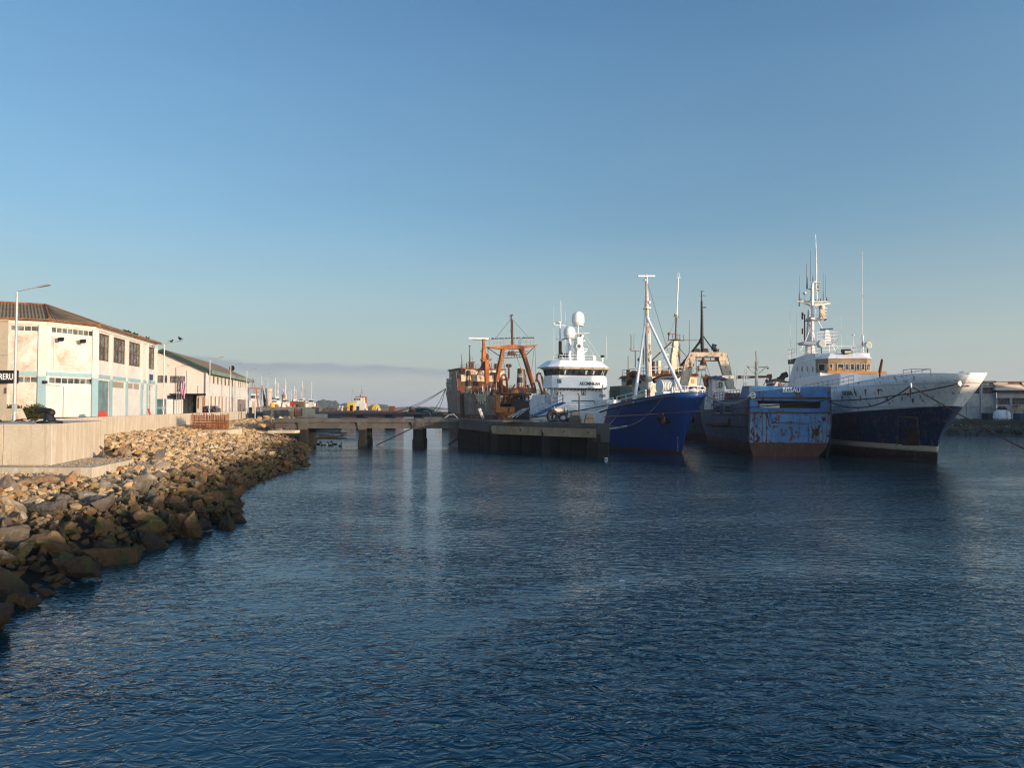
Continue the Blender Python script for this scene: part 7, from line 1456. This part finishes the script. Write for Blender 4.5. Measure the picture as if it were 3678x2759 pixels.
# ================= 5. rusty stern trawler on the far side of the pier
T = Ship(-14, 159, -.36, .933, 'trawler', 'derelict rust orange stern trawler with big A-frame gantry, moored behind the pier')
stt = tabf([(-2,-.5),(0,0),(3,.6),(6,1.4),(10.8,2.6)])
M['thull'] = paint('derelict_white_hull_paint', (.33,.3,.27), .3, 1.1, .75, rust=.28, streak=.95, rustcol=(.26,.075,.02), bands=[(3.9,(.10,.033,.025),0)], wob=.35, bmp=.4, scale_boost=.8)
sht = tabf([(-43,7.0),(-39.6,7.2),(-39,5.6),(-33.3,5.6),(-32.8,7.4),(-23,7.9),(-21.6,8.3),(-20.6,12.0),(-15.5,12.3),(-14.6,9.9),(4,10.8)])
T.hull(43, 9.4, 8.6, sht, stt, M['thull'], t0=.42, pw=1.35, pd=1.5, qd=1., ts=.1, sd=.96, bul=1.2, transom=False, deckmat='rust_dark', fz=(0,8), capmat=M['rust'])
tY = lambda px, py, y=4.6: T.Y(px, py, y)
XS = -43.1
tX = lambda px, py, dx=0.: T.X(px, py, XS+dx)
# stern: ramp opening
mb = MB(); P_ = lambda *q: [tX(a, b) for a, b in q]
def tplate(poly, name, mat, dx=0., th=.15): q = [tX(a, b, dx) for a, b in poly]; mb = MB(); mb.extr([(p.x, p.y, p.z) for p in q], (th,0,0)); return T.part(mb, name, mat)
lft = T.half(-43,5)
qa, qb = tX(1772,1418), tX(1790,1418); mb = MB(); mb.hexa([(XS,qb.y-.6,-1),(XS+.2,qb.y-.6,-1),(XS+.2,lft-.3,-1),(XS,lft-.3,-1)],[(XS,qb.y,7.0),(XS+.2,qb.y,7.0),(XS+.2,lft,7.0),(XS,lft,7.0)]); T.part(mb, 'stern_quarter', 'rust_orange')
mb = MB(); mb.hexa([(XS,-4.0,-1),(XS+.2,-4.0,-1),(XS+.2,-2.4,-1),(XS,-2.4,-1)],[(XS,-lft,7.0),(XS+.2,-lft,7.0),(XS+.2,-3.0,7.0),(XS,-3.0,7.0)]); T.part(mb, 'stern_quarter', 'rust_dark')
a, b, c, d = tX(1781,1463,-1.2), tX(1846,1461,-1.2), tX(1838,1500,-1.2), tX(1806,1500,-1.2)
mb = MB(); mb.hexa([(a.x,d.y,d.z-2.0),(a.x,c.y,d.z-2.0),(a.x+.2,c.y,d.z-2.0),(a.x+.2,d.y,d.z-2.0)],[(a.x,a.y,a.z),(a.x,b.y,a.z),(a.x+.2,b.y,a.z),(a.x+.2,a.y,a.z)]); mb.hexa([(a.x-.25,b.y-.0,a.z-.9),(a.x-.25,a.y-5,a.z-.9) if False else (a.x-.25,a.y,a.z-.9),(a.x+.9,a.y,a.z-.9),(a.x+.9,b.y,a.z-.9)],[(a.x-.25,b.y-.1,a.z+.05),(a.x-.25,a.y+.1,a.z+.05),(a.x+.9,a.y+.1,a.z+.05),(a.x+.9,b.y-.1,a.z+.05)]); T.part(mb, 'stern_ramp_gate', 'rust_orange')
mb = MB()
for t in (.3,.6,.85): mb.beam((a.x-.02, a.y+(b.y-a.y)*t*.6, a.z-1.0), (a.x-.02, a.y+(b.y-a.y)*(t*.6+.35), d.z-.6), .07)
mb.beam((a.x-.05,a.y+.1,a.z-.2),(a.x-.05,c.y+1.2,d.z-1.2), .22); T.part(mb, 'gate_rib', 'rust')
mb = MB(); mb.bx(XS+.3,XS+2.2,-3.3,3.3,1,4.6); T.part(mb, 'ramp_interior', 'dark')
q0, q1 = tX(1786,1418,-.3), tX(1786,1468,-.3); mb = MB(); mb.beam(q0, q1+V((0,0,-.6)), .8, .8); T.part(mb, 'port_stern_post', 'rust_orange', bevel=.06)
mb = MB(); mb.beam(tX(1782,1416,-.2), tX(1906,1418,-.2), .5, .35); mb.beam(tX(1840,1437,.5), tX(1905,1437,.5), .15); T.part(mb, 'stern_rail_beam', 'rust_dark')
q = tX(1890,1418); mb = MB(); mb.beam(tX(1891,1416,-.1), tX(1891,1440,-.1), .3); T.part(mb, 'stern_stanchion', 'cream')
mb = MB(); mb.hexa([(XS-.05,tX(1838,1460).y,1.0),(XS-.05,tX(1900,1460).y,1.0),(XS+.3,tX(1900,1460).y,1.0),(XS+.3,tX(1838,1460).y,1.0)],[(XS-.05,tX(1838,1460).y,tX(1840,1439).z),(XS-.05,tX(1908,1460).y,tX(1840,1439).z),(XS+.3,tX(1908,1460).y,tX(1840,1439).z),(XS+.3,tX(1838,1460).y,tX(1840,1439).z)]); T.part(mb, 'dark_transom', 'black')
# A-frame gantry
XGt = -38.
tg_ = lambda px, py, dx=0.: T.X(px, py, XGt+dx)
k4 = lambda x, y: (1550+x/3.456, 1080+y/3.456)
def tfr(poly, name, mat='rust', dep=.9, dx=0.):
    q = [tg_(*k4(*p), dx) for p in poly]; mb = MB(); mb.extr([(p.x-dep/2, p.y, p.z) for p in q], (dep,0,0)); return T.part(mb, name, mat, bevel=.03)
M['gantry_rust'] = paint('rust_brown_gantry', (.46,.14,.035), .35, 1.8, .75, rust=.12, streak=.4, bmp=.4)
tfr([(688,575),(870,560),(1000,545),(1120,562),(1305,548),(1308,560),(1180,590),(1090,600),(900,603),(850,603),(690,585)], 'gantry_beam', M['gantry_rust'])
tfr([(868,600),(925,600),(893,640),(885,700),(825,1010),(783,1010),(848,700)], 'gantry_leg', M['gantry_rust']); tfr([(1085,598),(1140,598),(1165,680),(1287,1080),(1255,1100),(1130,690)], 'gantry_leg', M['gantry_rust'])
mb = MB(); t_ = lambda x, y, dx=0.: tg_(*k4(x,y), dx)
mb.beam(t_(893,712), t_(1140,702), .25, .12); mb.tube([t_(893,650), t_(1200,630)], .06, 5); mb.tube([t_(893,680), t_(1140,672)], .05, 5)
for x in (900,945,990,1030,1060,1095,1130): mb.tube([t_(x,708), t_(x,645)], .04, 4)
T.part(mb, 'crossbeam_walkway', 'rust_dark')
mb = MB(); mb.tube([t_(710,495), t_(1275,478)], .08, 5); mb.tube([t_(720,530), t_(1275,512)], .04, 4)
for x in (722,770,815,858,898,938,980,1030,1085,1100,1185,1230,1272): mb.tube([t_(x,558), t_(x,492-14*(x-720)/555)], .05, 4)
T.part(mb, 'top_rail', 'grey')
mb = MB(); mb.tube([t_(1003,550), t_(995,380), t_(988,180)], .2, 8, .13); mb.tube([t_(1012,550), t_(1006,240)], .09, 6); mb.beam(t_(962,190), t_(1005,186), .1); mb.beam(t_(985,180), t_(1010,178), .25); mb.beam(t_(985,370), t_(1000,372), .4); T.part(mb, 'topmast', 'rust_dark')
mb = MB()
for a_, b_ in (((985,225),(790,475)),((1000,225),(1215,470)),((700,590),(850,690)),((1285,565),(1170,680)),((1283,560),(1296,940)),((1275,590),(1240,870)),((700,590),(702,650)),((1175,840),(1175,1000)),((885,700),(930,950)),((1040,640),(1110,850))): mb.tube([t_(*a_), t_(*b_)], .06 if a_[0] in (700,1285) else .03, 4)
mb.beam(t_(700,590), t_(850,690), .14); mb.beam(t_(1285,565), t_(1170,680), .14); T.part(mb, 'rigging', 'rust_dark')
for x, y in ((965,655),(1000,650),(1022,660)): mb = MB(); mb.tube([t_(x,604), t_(x,y)], .05, 5); mb.ball(t_(x,y), .34, 8, 5, (.5,1,1.2)); T.part(mb, 'net_block', 'rust_dark')
# birds on the top rail: 24 individuals
for i in range(24):
    x = 722 + 550*i/23 + random.uniform(-8,8); p = T.W(t_(x, 486-14*(x-720)/555)); bird(p + V((0,0,.05)), 'small dark bird in the row perched on the top rail of the rusty gantry', random.uniform(0,6.28), 1.2, group='birds on the gantry top rail')
# forward (actually mid) bridge house
XW = -16.
tw = lambda px, py, dx=0.: T.X(px, py, XW+dx)
kt = lambda x, y: (1580+x/5.821, 1250+y/5.821)
M['thouse'] = paint('stained_cream_house', (.66,.52,.38), .25, 1.3, .7, rust=.2, streak=.6, bmp=.3)
a, b = tw(*kt(425,450)), tw(*kt(1345,430)); z0, z1 = tw(*kt(800,650)).z, tw(*kt(800,455)).z
mb = MB(); mb.bx(XW, XW+8, b.y, a.y, z0, z1); hs_ = T.part(mb, 'bridge', M['thouse'], bevel=.03)
mb = MB(); mb.bx(XW-.3, XW+8.2, b.y-.3, a.y+.3, z1, z1+.28); T.part(mb, 'bridge_roof', 'rust')
mb = MB(); mb.bx(XW-2.5, XW+8, b.y+.4, a.y-.1, 7.0, z0-.25); T.part(mb, 'lower_house', M['thouse']); mb = MB(); mb.bx(XW-3.0, XW+8.1, b.y, a.y+.1, z0-.25, z0); T.part(mb, 'house_deck', 'rust')
for x0_, x1_, y0_, y1_, g_ in ((645,690,580,550,'dark'),(1035,1065,520,480,'glass'),(1110,1140,525,478,'glass_tan'),(1035,1080,570,530,'glass'),(1265,1300,550,525,'dark'),(915,950,600,570,'dark')): pane_on(T, hs_, [tw(*kt(x0_,y0_)), tw(*kt(x1_,y0_)), tw(*kt(x1_,y1_)), tw(*kt(x0_,y1_))], (-1,0,0), .04, g_, 'window', 'white', .12)
mb = MB(); q = tw(*kt(445,460)); mb.bx(XW-1.4,XW-.1,q.y-.5,q.y+.5,z0-1,z1+.1); T.part(mb, 'corner_locker', 'rust')
mb = MB(); mb.loft([V((-20.6,-3.2,7)), V((-20.6,3.5,7)), V((-15.4,3.0,7)), V((-15.4,-2.8,7))], [V((-20.4,-3.2,11.5)), V((-20.4,3.5,11.5)), V((-15.4,3.0,12.0)), V((-15.4,-2.8,12.0))]); T.part(mb, 'forecastle_house', M['thouse'])
# tapered funnels: green and cream
M['fgreen'] = paint('funnel_green', (.03,.055,.04), .3, 2, .6, rust=.2, streak=.3)
for x0_, x1_, yt, yb, dx, nm in ((520,670,475,940,-9,'port'),(1600,1735,430,860,-9,'starboard')):
    xm = (x0_+x1_)/2; c0, c1 = tw(*kt(x0_,yb),dx), tw(*kt(x1_,yb),dx); zt_, zb_ = tw(*kt(xm,yt),dx).z, c0.z; yc_ = (c0.y+c1.y)/2; r0 = abs(c0.y-c1.y)/2; n = 18
    def rg(z, k): return [V((XW+dx+1.3*k*r0*cos(2*pi*i/n), yc_+k*r0*sin(2*pi*i/n)*.95, z)) for i in range(n)]
    H_ = zt_-zb_; lv = [(0,1.0,M['thouse']),(.3,.88,M['fgreen']),(.56,.78,M['thouse']),(.76,.7,M['fgreen']),(1.0,.62,None)]
    for (f0,k0_,m_),(f1,k1_,_) in zip(lv, lv[1:]): mb = MB(); mb.loft(rg(zb_+H_*f0 - (2.2 if f0 == 0 else 0), k0_+(.05 if f0==0 else 0)), rg(zb_+H_*f1, k1_)); T.part(mb, 'funnel_band', m_, smooth=50)
    mb = MB(); mb.ladder(V((XW+dx-1.3*r0*1.02, yc_-.3, zb_)), V((XW+dx-1.3*r0*.7, yc_-.3, zt_)), .5, .04, V((0,1,0)), .4); T.part(mb, 'funnel_ladder', 'rust')
# kingpost / derrick masts
mb = MB(); kk = lambda x, y, dx=-6.: tw(*kt(x,y), dx)
mb.beam(kk(925,470), kk(920,-10), 1.0, 1.0, w2=.7); mb.beam(kk(985,760,-7), kk(975,280,-7), .8, .8); mb.beam(kk(850,245), kk(1080,240), .35, .3); mb.beam(kk(850,245), kk(905,330), .2); mb.beam(kk(1080,245), kk(1000,290), .2); mb.beam(kk(920,0), kk(915,-190), .55, .5); T.part(mb, 'kingpost', M['gantry_rust'], bevel=.03)
mb = MB(); mb.tube([kk(905,300), kk(745,630)], .1, 5); mb.tube([kk(1020,300), kk(1110,620)], .1, 5); mb.beam(kk(670,-175), kk(980,-168), .1); mb.tube([kk(850,60), kk(850,75), kk(900,75)], .08, 5); mb.ball(kk(975,180), .55, 8, 5, (1,1,1.2)); T.part(mb, 'derrick_gear', 'rust_dark')
mb = MB(); mb.beam(kk(595,-205), kk(1050,-195), .3, .22); T.part(mb, 'radar_scanner', 'white')
mb = MB(); 
for x, y0_, y1_, r in ((625,440,150,.2),(620,150,-60,.1),(460,450,230,.12),(450,230,120,.06),(675,420,180,.06),(560,440,310,.18),(1075,440,310,.06),(1210,440,200,.04)): mb.tube([tw(*kt(x,y0_),1), tw(*kt(x,y1_),1)], r, 6, r*.6)
mb.beam(tw(*kt(590,300),1), tw(*kt(730,300),1), .3, .2); mb.beam(tw(*kt(600,-40),1), tw(*kt(650,-42),1), .15); mb.rail([tw(*kt(430,445),.1), tw(*kt(900,440),.1)], .9, 2, .03, 1.4); mb.rail([tw(*kt(1000,438),.1), tw(*kt(1340,432),.1)], .9, 2, .03, 1.4)
mb.bx(XW+1,XW+2,a.y-3.2,a.y-2.4,z1+.2,z1+1.6); mb.bx(XW+1,XW+2,a.y-9,a.y-8,z1+.2,z1+1.4); T.part(mb, 'bridge_aerials', 'rust_dark')
mb = MB(); mb.whatever = None; q0 = tw(*kt(1440,640),-6); mb.beam(q0, tw(*kt(1440,360),-6), .3, .3); mb.beam(tw(*kt(1408,345),-6), tw(*kt(1475,345),-6), .2, .2)
for x in (1412,1470): mb.ball(tw(*kt(x,370),-6), .35, 6, 4)
T.part(mb, 'vent_post', 'rust_dark')
# amidships wreckage, winches, stern gallows
mb = MB()
for k in range(170):
    x = random.uniform(-39,-23); y_ = random.uniform(-4,4.1); zt_ = 6.2; c = V((x, y_, random.uniform(5.4,8.2))); d = V((random.uniform(-1.3,1.3), random.uniform(-1.2,1.2), random.uniform(-.9,1.4)))
    mb.beam(c, c+d, random.uniform(.06,.28))
T.part(mb, 'deck_wreckage', 'rust', kind='stuff')
mb = MB()
for k in range(60):
    x = random.uniform(-38,-24); c = V((x, random.uniform(1,4.2), random.uniform(5.2,7.9))); mb.beam(c, c+V((random.uniform(-.2,.2), random.uniform(-.2,.2), random.uniform(.5,1.8))), random.uniform(.06,.2))
T.part(mb, 'broken_stanchions', 'cream', kind='stuff')
mb = MB()
for k in range(9): c = V((random.uniform(-38,-24), random.uniform(-4,1.5), random.uniform(6.6,8.3))); mb.ball(c, random.uniform(.5,1.0), 8, 5, (1.3,1,1))
mb.beam(tX(1790,1403,5), tX(1925,1403,3), 1.0, .9); T.part(mb, 'winch_heap', 'rust_dark', kind='stuff')
mb = MB(); mb.bx(-31.5,-29.5,-1.0,4.2,5.2,7.6); T.part(mb, 'casing', M['thouse'])
def gallows(pts, dx, name): mb = MB(); mb.tube([tX(*k4(*p), dx) for p in pts], .2, 6); T.part(mb, name, M['gantry_rust'], smooth=40)
gallows([(878,1150),(865,990),(870,940),(890,918),(912,922),(928,960),(945,1140)], 1.5, 'gallows_frame'); gallows([(1300,1010),(1310,920),(1330,900),(1350,905),(1370,950),(1405,1130)], 2.5, 'gallows_frame'); gallows([(1305,960),(1330,1010),(1370,1140)], 2.5, 'gallows_frame'); gallows([(1105,860),(1150,862),(1165,960),(1168,1080),(1110,1075)], 3, 'gallows_frame')
mb = MB(); mb.hexa([tX(1806,1424,1.4), tX(1825,1424,1.4), tX(1825,1424,1.8), tX(1806,1424,1.8)],[tX(1803,1410,1.4), tX(1829,1410,1.4), tX(1829,1410,1.8), tX(1803,1410,1.8)]); mb.tube([tX(1813,1424,1), tX(1815,1440,1), tX(1812,1447,1)], .15, 6); mb.beam(tX(1945,1410,2.5), tX(1968,1416,2.5), .9, .5); mb.beam(tX(1832,1412,3), tX(1858,1405,3), .8, .6); T.part(mb, 'gallows_base', 'rust_orange')
mb = MB(); mb.rail([V((-43,-4.4,7.0)), V((-38,-4.5,7.3)), V((-26,-4.5,8.4))], 1.0, 3, .04, 1.2); mb.beam(tX(1962,1352,3), tX(1960,1390,3), .5, .4); mb.beam(tX(1840,1398,2), tX(1850,1380,2), .15); T.part(mb, 'aft_rail', 'rust')
mb = MB(); mb.extr([(XW-3,-6.9,7.2),(XW-3,-4.4,7.2),(XW-3,-4.4,9.9),(XW-3,-5.2,10.2),(XW-3,-6.9,9.0)], (2.5,0,0)); T.part(mb, 'starboard_house', 'rust_dark')
mb = MB(); mb.rail([V((x, T.half(x, sht(x))-.05, sht(x))) for x in (-14,-11,-8,-5,-2,.5,2.0)], 1.0, 3, .035, 1.2); T.part(mb, 'bow_rail', 'grey')
mb = MB()
for x in (-38.9,-37.4,-36.2,-34.8,-33.6): mb.beam((x,4.4,5.5),(x,4.4,7.2),.2)
mb.beam((-39.4,4.45,7.25),(-32.5,4.45,7.4),.22); T.part(mb, 'shelter_post', 'cream')
mb = MB(); q = on_side(T, 1661, 1440, 1, .1); mb.beam(V((q.x,q.y,2.5)), V((q.x,q.y+.2,7.7)), 1.2, .4); T.part(mb, 'side_fender', 'rust_dark')
# ------------------------------------------------------------------ right bank, warehouse, off-frame buildings
def rb(px, py, Y): return at(px, py, Y)
MB().prism([(62,168),(101,124),(104,110),(104,-140),(900,-140),(900,700),(30,700),(40,400)], -1, 2.55).build('right_quay_ground', M['soil'], kind='structure')
mb0_ = mb; mb = MB(); tones = []
def edge(t): return V((62,168,0)).lerp(V((101,124,0)), t)
mbk = MB(); n = 40
for i in range(n+1):
    e_ = edge(-1.0+2.2*i/n); 
    for d_, z in ((-4.2,-.6),(-2.2,.3),(.0,1.5),(1.5,2.5),(3,2.6)): mbk.v.append((e_.x+d_*.75+random.uniform(-.2,.2), e_.y+d_*.66, z+random.uniform(-.12,.12)))
mbk.f = [(i*5+k, (i+1)*5+k, (i+1)*5+k+1, i*5+k+1) for i in range(n) for k in range(4)]
mbk.build('right_bank', M['soil'], kind='structure')
for _ in range(1500):
    e_ = edge(random.uniform(-.9,1.2)); d_ = random.uniform(-3.4,.4); z = -.35 + (d_+3.4)*.62; stone(e_.x+d_*.75, e_.y+d_*.66, z, random.uniform(.3,.8) if z < .9 else random.uniform(.3,.6))
g_ = mb.build('right_bank_stones', M['rubble'], kind='stuff', label='strip of loose stones along the far right bank', cat='rubble'); at_ = g_.data.attributes.new('tone', 'FLOAT', 'FACE'); at_.data.foreach_set('value', tones)
YW = 150.
WR = thing('concrete_warehouse', (110, YW, 2.5), 0, 'weathered grey concrete warehouse with dark broken windows on the right bank', 'warehouse')
kr = lambda x, y: (3078+x/3.318, 1250+y/3.318)
xL, xJ, xR = 78., at(3573,1400,YW).x, 150.
zq = lambda y: at(3600, kr(0,y)[1], YW).z
X_ = lambda x: at(kr(x,0)[0], 1400, YW).x
zT = zq(408)
hs = [(X_(a)-xL, X_(b)-xL, zq(545), zq(472)) for a, b in ((1130,1300),(1322,1458),(1482,1630))]; hs = [(78-xL+1.0+0, 78-xL+5, zq(545), zq(472))] + hs
mb = MB(); P = wall_grid(mb, V((xL,YW,0)), V((1,0,0)), xJ-xL, 2.4, zT, hs, .3); mb.build('wall', M['plaster_grey'], WR, world=True)
for h in hs: window(WR, P, h, 5, 2, 'rust_dark', 'glass_dull', .2, .1)
mb = MB()
for x in (1158,1315,1478,1640): mb.bx(X_(x)-.22, X_(x)+.22, YW-.16, YW, 2.45, zT-.5)
mb.build('pilaster', M['plaster_grey'], WR, world=True)
MB().bx(xL, xJ, YW-.12, YW, zq(702), zq(685)).build('string_course', M['plaster_grey'], WR, world=True)
MB().bx(xL-.3, xJ, YW-.5, YW+20, zT-.15, zT+.25).build('roof_edge', M['black'], WR, world=True)
hs2 = [(X_(a)-xJ, X_(b)-xJ, zq(675), zq(598)) for a, b in ((1648,1795),(1825,1980))] + [(X_(1980)-xJ+1.2+k*5.2, X_(1980)-xJ+5+k*5.2, zq(675), zq(598)) for k in range(6)]
mb = MB(); P = wall_grid(mb, V((xJ,YW-.6,0)), V((1,0,0)), xR-xJ, 2.4, zq(508), hs2, .3); mb.build('wall', M['plaster_grey'], WR, world=True)
for h in hs2: window(WR, P, h, 5, 2, 'rust_dark', 'glass_dull', .2, .1)
MB().bx(xJ-.3, xR, YW-1.3, YW, zq(530), zq(505)).build('canopy_band', M['black'], WR, world=True)
MB().bx(xJ, xR, YW-.3, YW+20, zq(505), zq(445)).build('upper_wall', M['plaster_pink'], WR, world=True)
x = xJ - .6; k = 0
while x < xR:
    w_ = 3.1; mb = MB(); arc = [V((x+w_/2+ (w_/2)*cos(t), YW-.45, zq(408) - .0 - 1.15*sin(t))) for t in [pi*i/12 for i in range(13)]]
    mb.loft([q+V((0,0,0)) for q in arc], [q+V((0,.35,0)) for q in arc]); mb.build('arched_gutter', M['rust_dark'] if False else M['beige'], WR, world=True)
    MB().bx(x+w_, x+w_+2.6, YW-.35, YW-.05, zq(432), zq(406)).build('parapet_panel', M['rust'], WR, world=True)
    MB().bx(x-.2, x+w_+2.8, YW-.28, YW-.02, zq(447), zq(432)).build('parapet', M['beige'], WR, world=True); x += w_+2.9
MB().bx(xJ-.6, xR, YW-.5, YW+20, zq(406)-.02, zq(400)).build('roof', M['black'], WR, world=True)
MB().bx(X_(1365), X_(1440), YW+1, YW+4, zT+.25, zT+.75).build('roof_hatch', M['beige'], WR, world=True)
# yard things on the right bank
def rbox(x0, x1, y0, y1, Y, mt, name, lab, cat, dep=2.): a = at(*kr(x0,y1), Y); b = at(*kr(x1,y0), Y); return MB().bx(a.x, b.x, Y, Y+dep, 2.5, b.z).build(name, M[mt], label=lab, cat=cat, bevel=.05)
rbox(1560,1665,778,860,145,'black','dark_shed','dark square shed on the right bank before the warehouse','shed')
rbox(1770,1912,688,860,147,'plaster_grey','lean_to','pale lean-to with thin dark roof against the right warehouse','lean-to')
MB().bx(X_(1745), X_(1925), 145.8, 149, zq(690), zq(684)).build('lean_to_roof', M['black'], label='thin dark roof sheet over the pale lean-to', cat='roof sheet')
rbox(1945,2010,780,870,143,'blue_deck','blue_tank','blue tank behind the fence at the right edge','tank')
for x, s_, nm in ((1700,1.0,'left'),(1752,1.05,'right')):
    p = at(*kr(x,862), 142); o = MB(); o.lathe([(.95,0),(1.15,.3),(1.2,.9),(1.0,1.7),(.55,2.1),(.2,2.3)], (0,0,0), 14); o = o.build('covered_bale', M['white'], smooth=50, label=f'{nm} one of two white wrapped bales on the right bank', cat='bale', group='white wrapped bales'); o.location = (p.x, 142, 2.5); o.scale = (s_,.9,1.0)
    o = MB(); o.ball((0,0,.1), .55, 10, 6, (1,.9,.8)); o = o.build('dark_bundle', M['black'], smooth=50, label=f'dark bundle on top of the {nm} white wrapped bale', cat='bundle', group='dark bundles on the white bales'); o.location = (p.x+.1, 142, 4.75)
fn = thing('yard_fence', (at(*kr(1900,870),141).x, 141, 2.5), 0, 'thin dark post fence along the right bank yard', 'fence')
mb = MB()
for k in range(26): x = at(*kr(1790,870),141).x + k*1.6; mb.tube([(x,141,2.5),(x,141,4.6)], .06, 5)
mb.build('posts', M['rust_dark'], fn, world=True); mb = MB(); x0 = at(*kr(1790,870),141).x; mb.beam((x0,141,4.5),(x0+40,141,4.5),.06); mb.beam((x0,141,3.4),(x0+40,141,3.4),.06); mb.build('rails', M['rust_dark'], fn, world=True)
# low green scrub on the bank edge
mb = MB()
for _ in range(7000):
    e_ = edge(random.uniform(-.9,1.2)); d_ = random.uniform(.8,4); x, y, z = e_.x+d_*.75, e_.y+d_*.66, 2.45+random.random()*.45; a = random.uniform(0,6.28); r_ = random.uniform(.08,.2); mb.add([(x,y,z),(x+cos(a)*r_,y+sin(a)*r_,z+.12),(x+cos(a)*r_*2,y+sin(a)*r_*2,z+.05)], [(0,1,2)])
mb.build('bank_scrub', M['weed'], kind='stuff', label='low dark scrub along the top of the right bank', cat='scrub')
# unseen warehouses and a tower outside the frame, placed to shade ships and rocks
for x0, x1, y0, y1, zt_, lab in ((104.5,150,2.5,122,15.6,'long unseen grey warehouse on the right quay, sized to shade the ships'),(104.5,150,-95,-27,16.2,'second unseen grey warehouse on the right quay, sized to shade the near rocks')):
    wh = thing('shade_warehouse', (x0, y0, 2.5), 0, lab, 'warehouse'); hh = []
    k = 4
    while k < (y1-y0)-6: hh.append((k, k+3.4, 8.4, 10.6)); k += 6
    mb = MB(); Pq = wall_grid(mb, V((x0,y1,0)), V((0,-1,0)), y1-y0, 2.4, zt_-2, hh, .3); mb.bx(x0+.31, x1, y0, y1, 2.4, zt_-2); mb.build('wall', M['plaster_grey'], wh, world=True)
    mb = MB(); mb.extr([(x0-.6,y0-.5,zt_-2),(x1+.6,y0-.5,zt_-2),((x0+x1)/2,y0-.5,zt_+1.5),(x0+1,y0-.5,zt_-1)], (0,y1-y0+1,0)); mb.build('roof', M['roof'], wh, world=True)
lt = thing('shade_tower', (106, 38, 2.5), 0, 'unseen square grey tower added beside the long warehouse to shade the blue trawler', 'tower')  # unseen tower added to shade the blue trawler's wheelhouse front
MB().bx(104.2, 106.6, 35.0, 40.6, 2.4, 21.2).build('shaft', M['plaster_grey'], lt, world=True, bevel=.05)
MB().bx(104.0, 106.8, 34.8, 40.8, 21.2, 21.5).build('roof', M['black'], lt, world=True)
for k in range(4): MB().bx(104.12, 104.19, 37.2, 38.6, 5+4*k, 7+4*k).build('window', M['glass_dull'], lt, world=True)
# ------------------------------------------------------------------ mooring ropes
def rope(a, b, sag, r, lab, mt='rope', n=16, name='mooring_rope'):
    a, b = V(a), V(b); mb = MB(); mb.tube([a.lerp(b, t/n) - V((0,0,4*sag*(t/n)*(1-t/n))) for t in range(n+1)], r, 6); return mb.build(name, M[mt], smooth=60, label=lab, cat='rope', group=None)
bt = B_.W(tr(2978,1440,-.25)); A1 = S.W(fb); A2 = S.W(fa)
rope(A1, bt, .35, .06, 'long dark rope from the foremost fairlead of the white bow to the pale blue stern')
rope(A2, bt+V((0,0,-.05)), 1.25, .06, 'sagging dark rope between the white trawler bow and the pale blue stern')
en = at(3678,1603,55); rope(A2, A2 + (en-A2)*1.45, .25, .055, 'reddish rope running down to the right edge of the water', 'rust_dark')
rope(at(2170,1497,75.0), B_.W(tr(2960,1440,-.3)), .15, .05, 'long thin rope from the pier corner past the blue bow')
rope(at(1905,1501,84.5), K_.W(V((-1.5,-(K_.half(-1.5,6.3)+.15),6.3))), .15, .08, 'thick dark hawser from the pier up to the blue bow')
rope(at(2188,1530,73.6)+V((0,0,.05)), K_.W(V((.8,-(K_.half(.8,6.4)+.12),6.5))), 1.3, .035, 'thin sagging line from the pier corner up to the blue bow')
rope(at(2182,1528,73.5), K_.W(on_side(K_, 2240,1445,-1,.1)), .4, .03, 'short thin line from the pier corner to the blue hull')
rope(K_.W(V((1.5, K_.half(1.5,6.6)+.1, 6.6))), B_.W(tr(2703,1420,-.25)), .95, .1, 'frayed pale rope sagging from the blue bow to the pale blue stern', 'rope_pale')
TB = T.W(V((2.3,.3,9.4)))
for px, py, Y, sg, lb in ((1425,1478,172.5,.5,'upper taut rope from the rusty bow to the rear pier'),(1418,1479,173,1.0,'lower rope from the rusty bow to the rear pier'),(1555,1477,174,.5,'steep rope from the rusty bow to the green net heap'),(1570,1477,174.5,.9,'second steep rope from the rusty bow to the green net heap'),(1615,1482,172,.2,'left hanging line under the rusty bow'),(1624,1483,172,.2,'right hanging line under the rusty bow')): rope(TB, at(px,py,Y), sg, .06, lb)
rope(at(1575,1481,172.5), T.W(on_side(T, 1662, 1462, 1, .2)), .5, .16, 'thick black hose from the rear pier to the rusty hull side', 'black')
for k in range(3): a = at(1826+k*14,1497,108-k), 0; MB().beam(at(1826+k*14,1499,108), at(1880+k*9,1468-k,112), .12, .1).build('steel_boom', M['cream' if k != 1 else 'white'], label=('lower','middle','upper')[k]+' pale steel bar slanting up beside the orange ramp', cat='steel bar', group='pale bars by the ramp')
# floating scraps
p = onz(2233,2087,0); MB().extr([(-.12,-.05,-.01),(.1,-.07,-.01),(.17,.02,-.005),(.05,.09,.005),(-.1,.06,.0)], (0,0,.02)).build('floating_scrap', M['white'], label='small white scrap of plastic floating in the open water', cat='litter').matrix_world = Matrix.Translation(p) @ Matrix.Scale(.6, 4)
p = onz(2177,1646,.02); MB().ball((0,0,.0), .14, 8, 5, (1.5,1,.3)).build('floating_bottle', M['white'], label='white float at the foot of the pier head corner', cat='float').location = p
# ------------------------------------------------------------------ air
if HAZE:
    hm = bpy.data.materials.new('air'); hm.use_nodes = True; t_ = hm.node_tree; t_.nodes.clear(); o_ = t_.nodes.new('ShaderNodeOutputMaterial'); v_ = t_.nodes.new('ShaderNodeVolumePrincipled'); v_.inputs['Density'].default_value = HAZE; v_.inputs['Color'].default_value = (.8,.88,1,1); v_.inputs['Anisotropy'].default_value = .2; t_.links.new(v_.outputs[0], o_.inputs['Volume'])
    MB().bx(-6100,6100,-310,9100,-3,60).build('haze', hm, kind='stuff', label='thin bluish air haze', cat='haze')
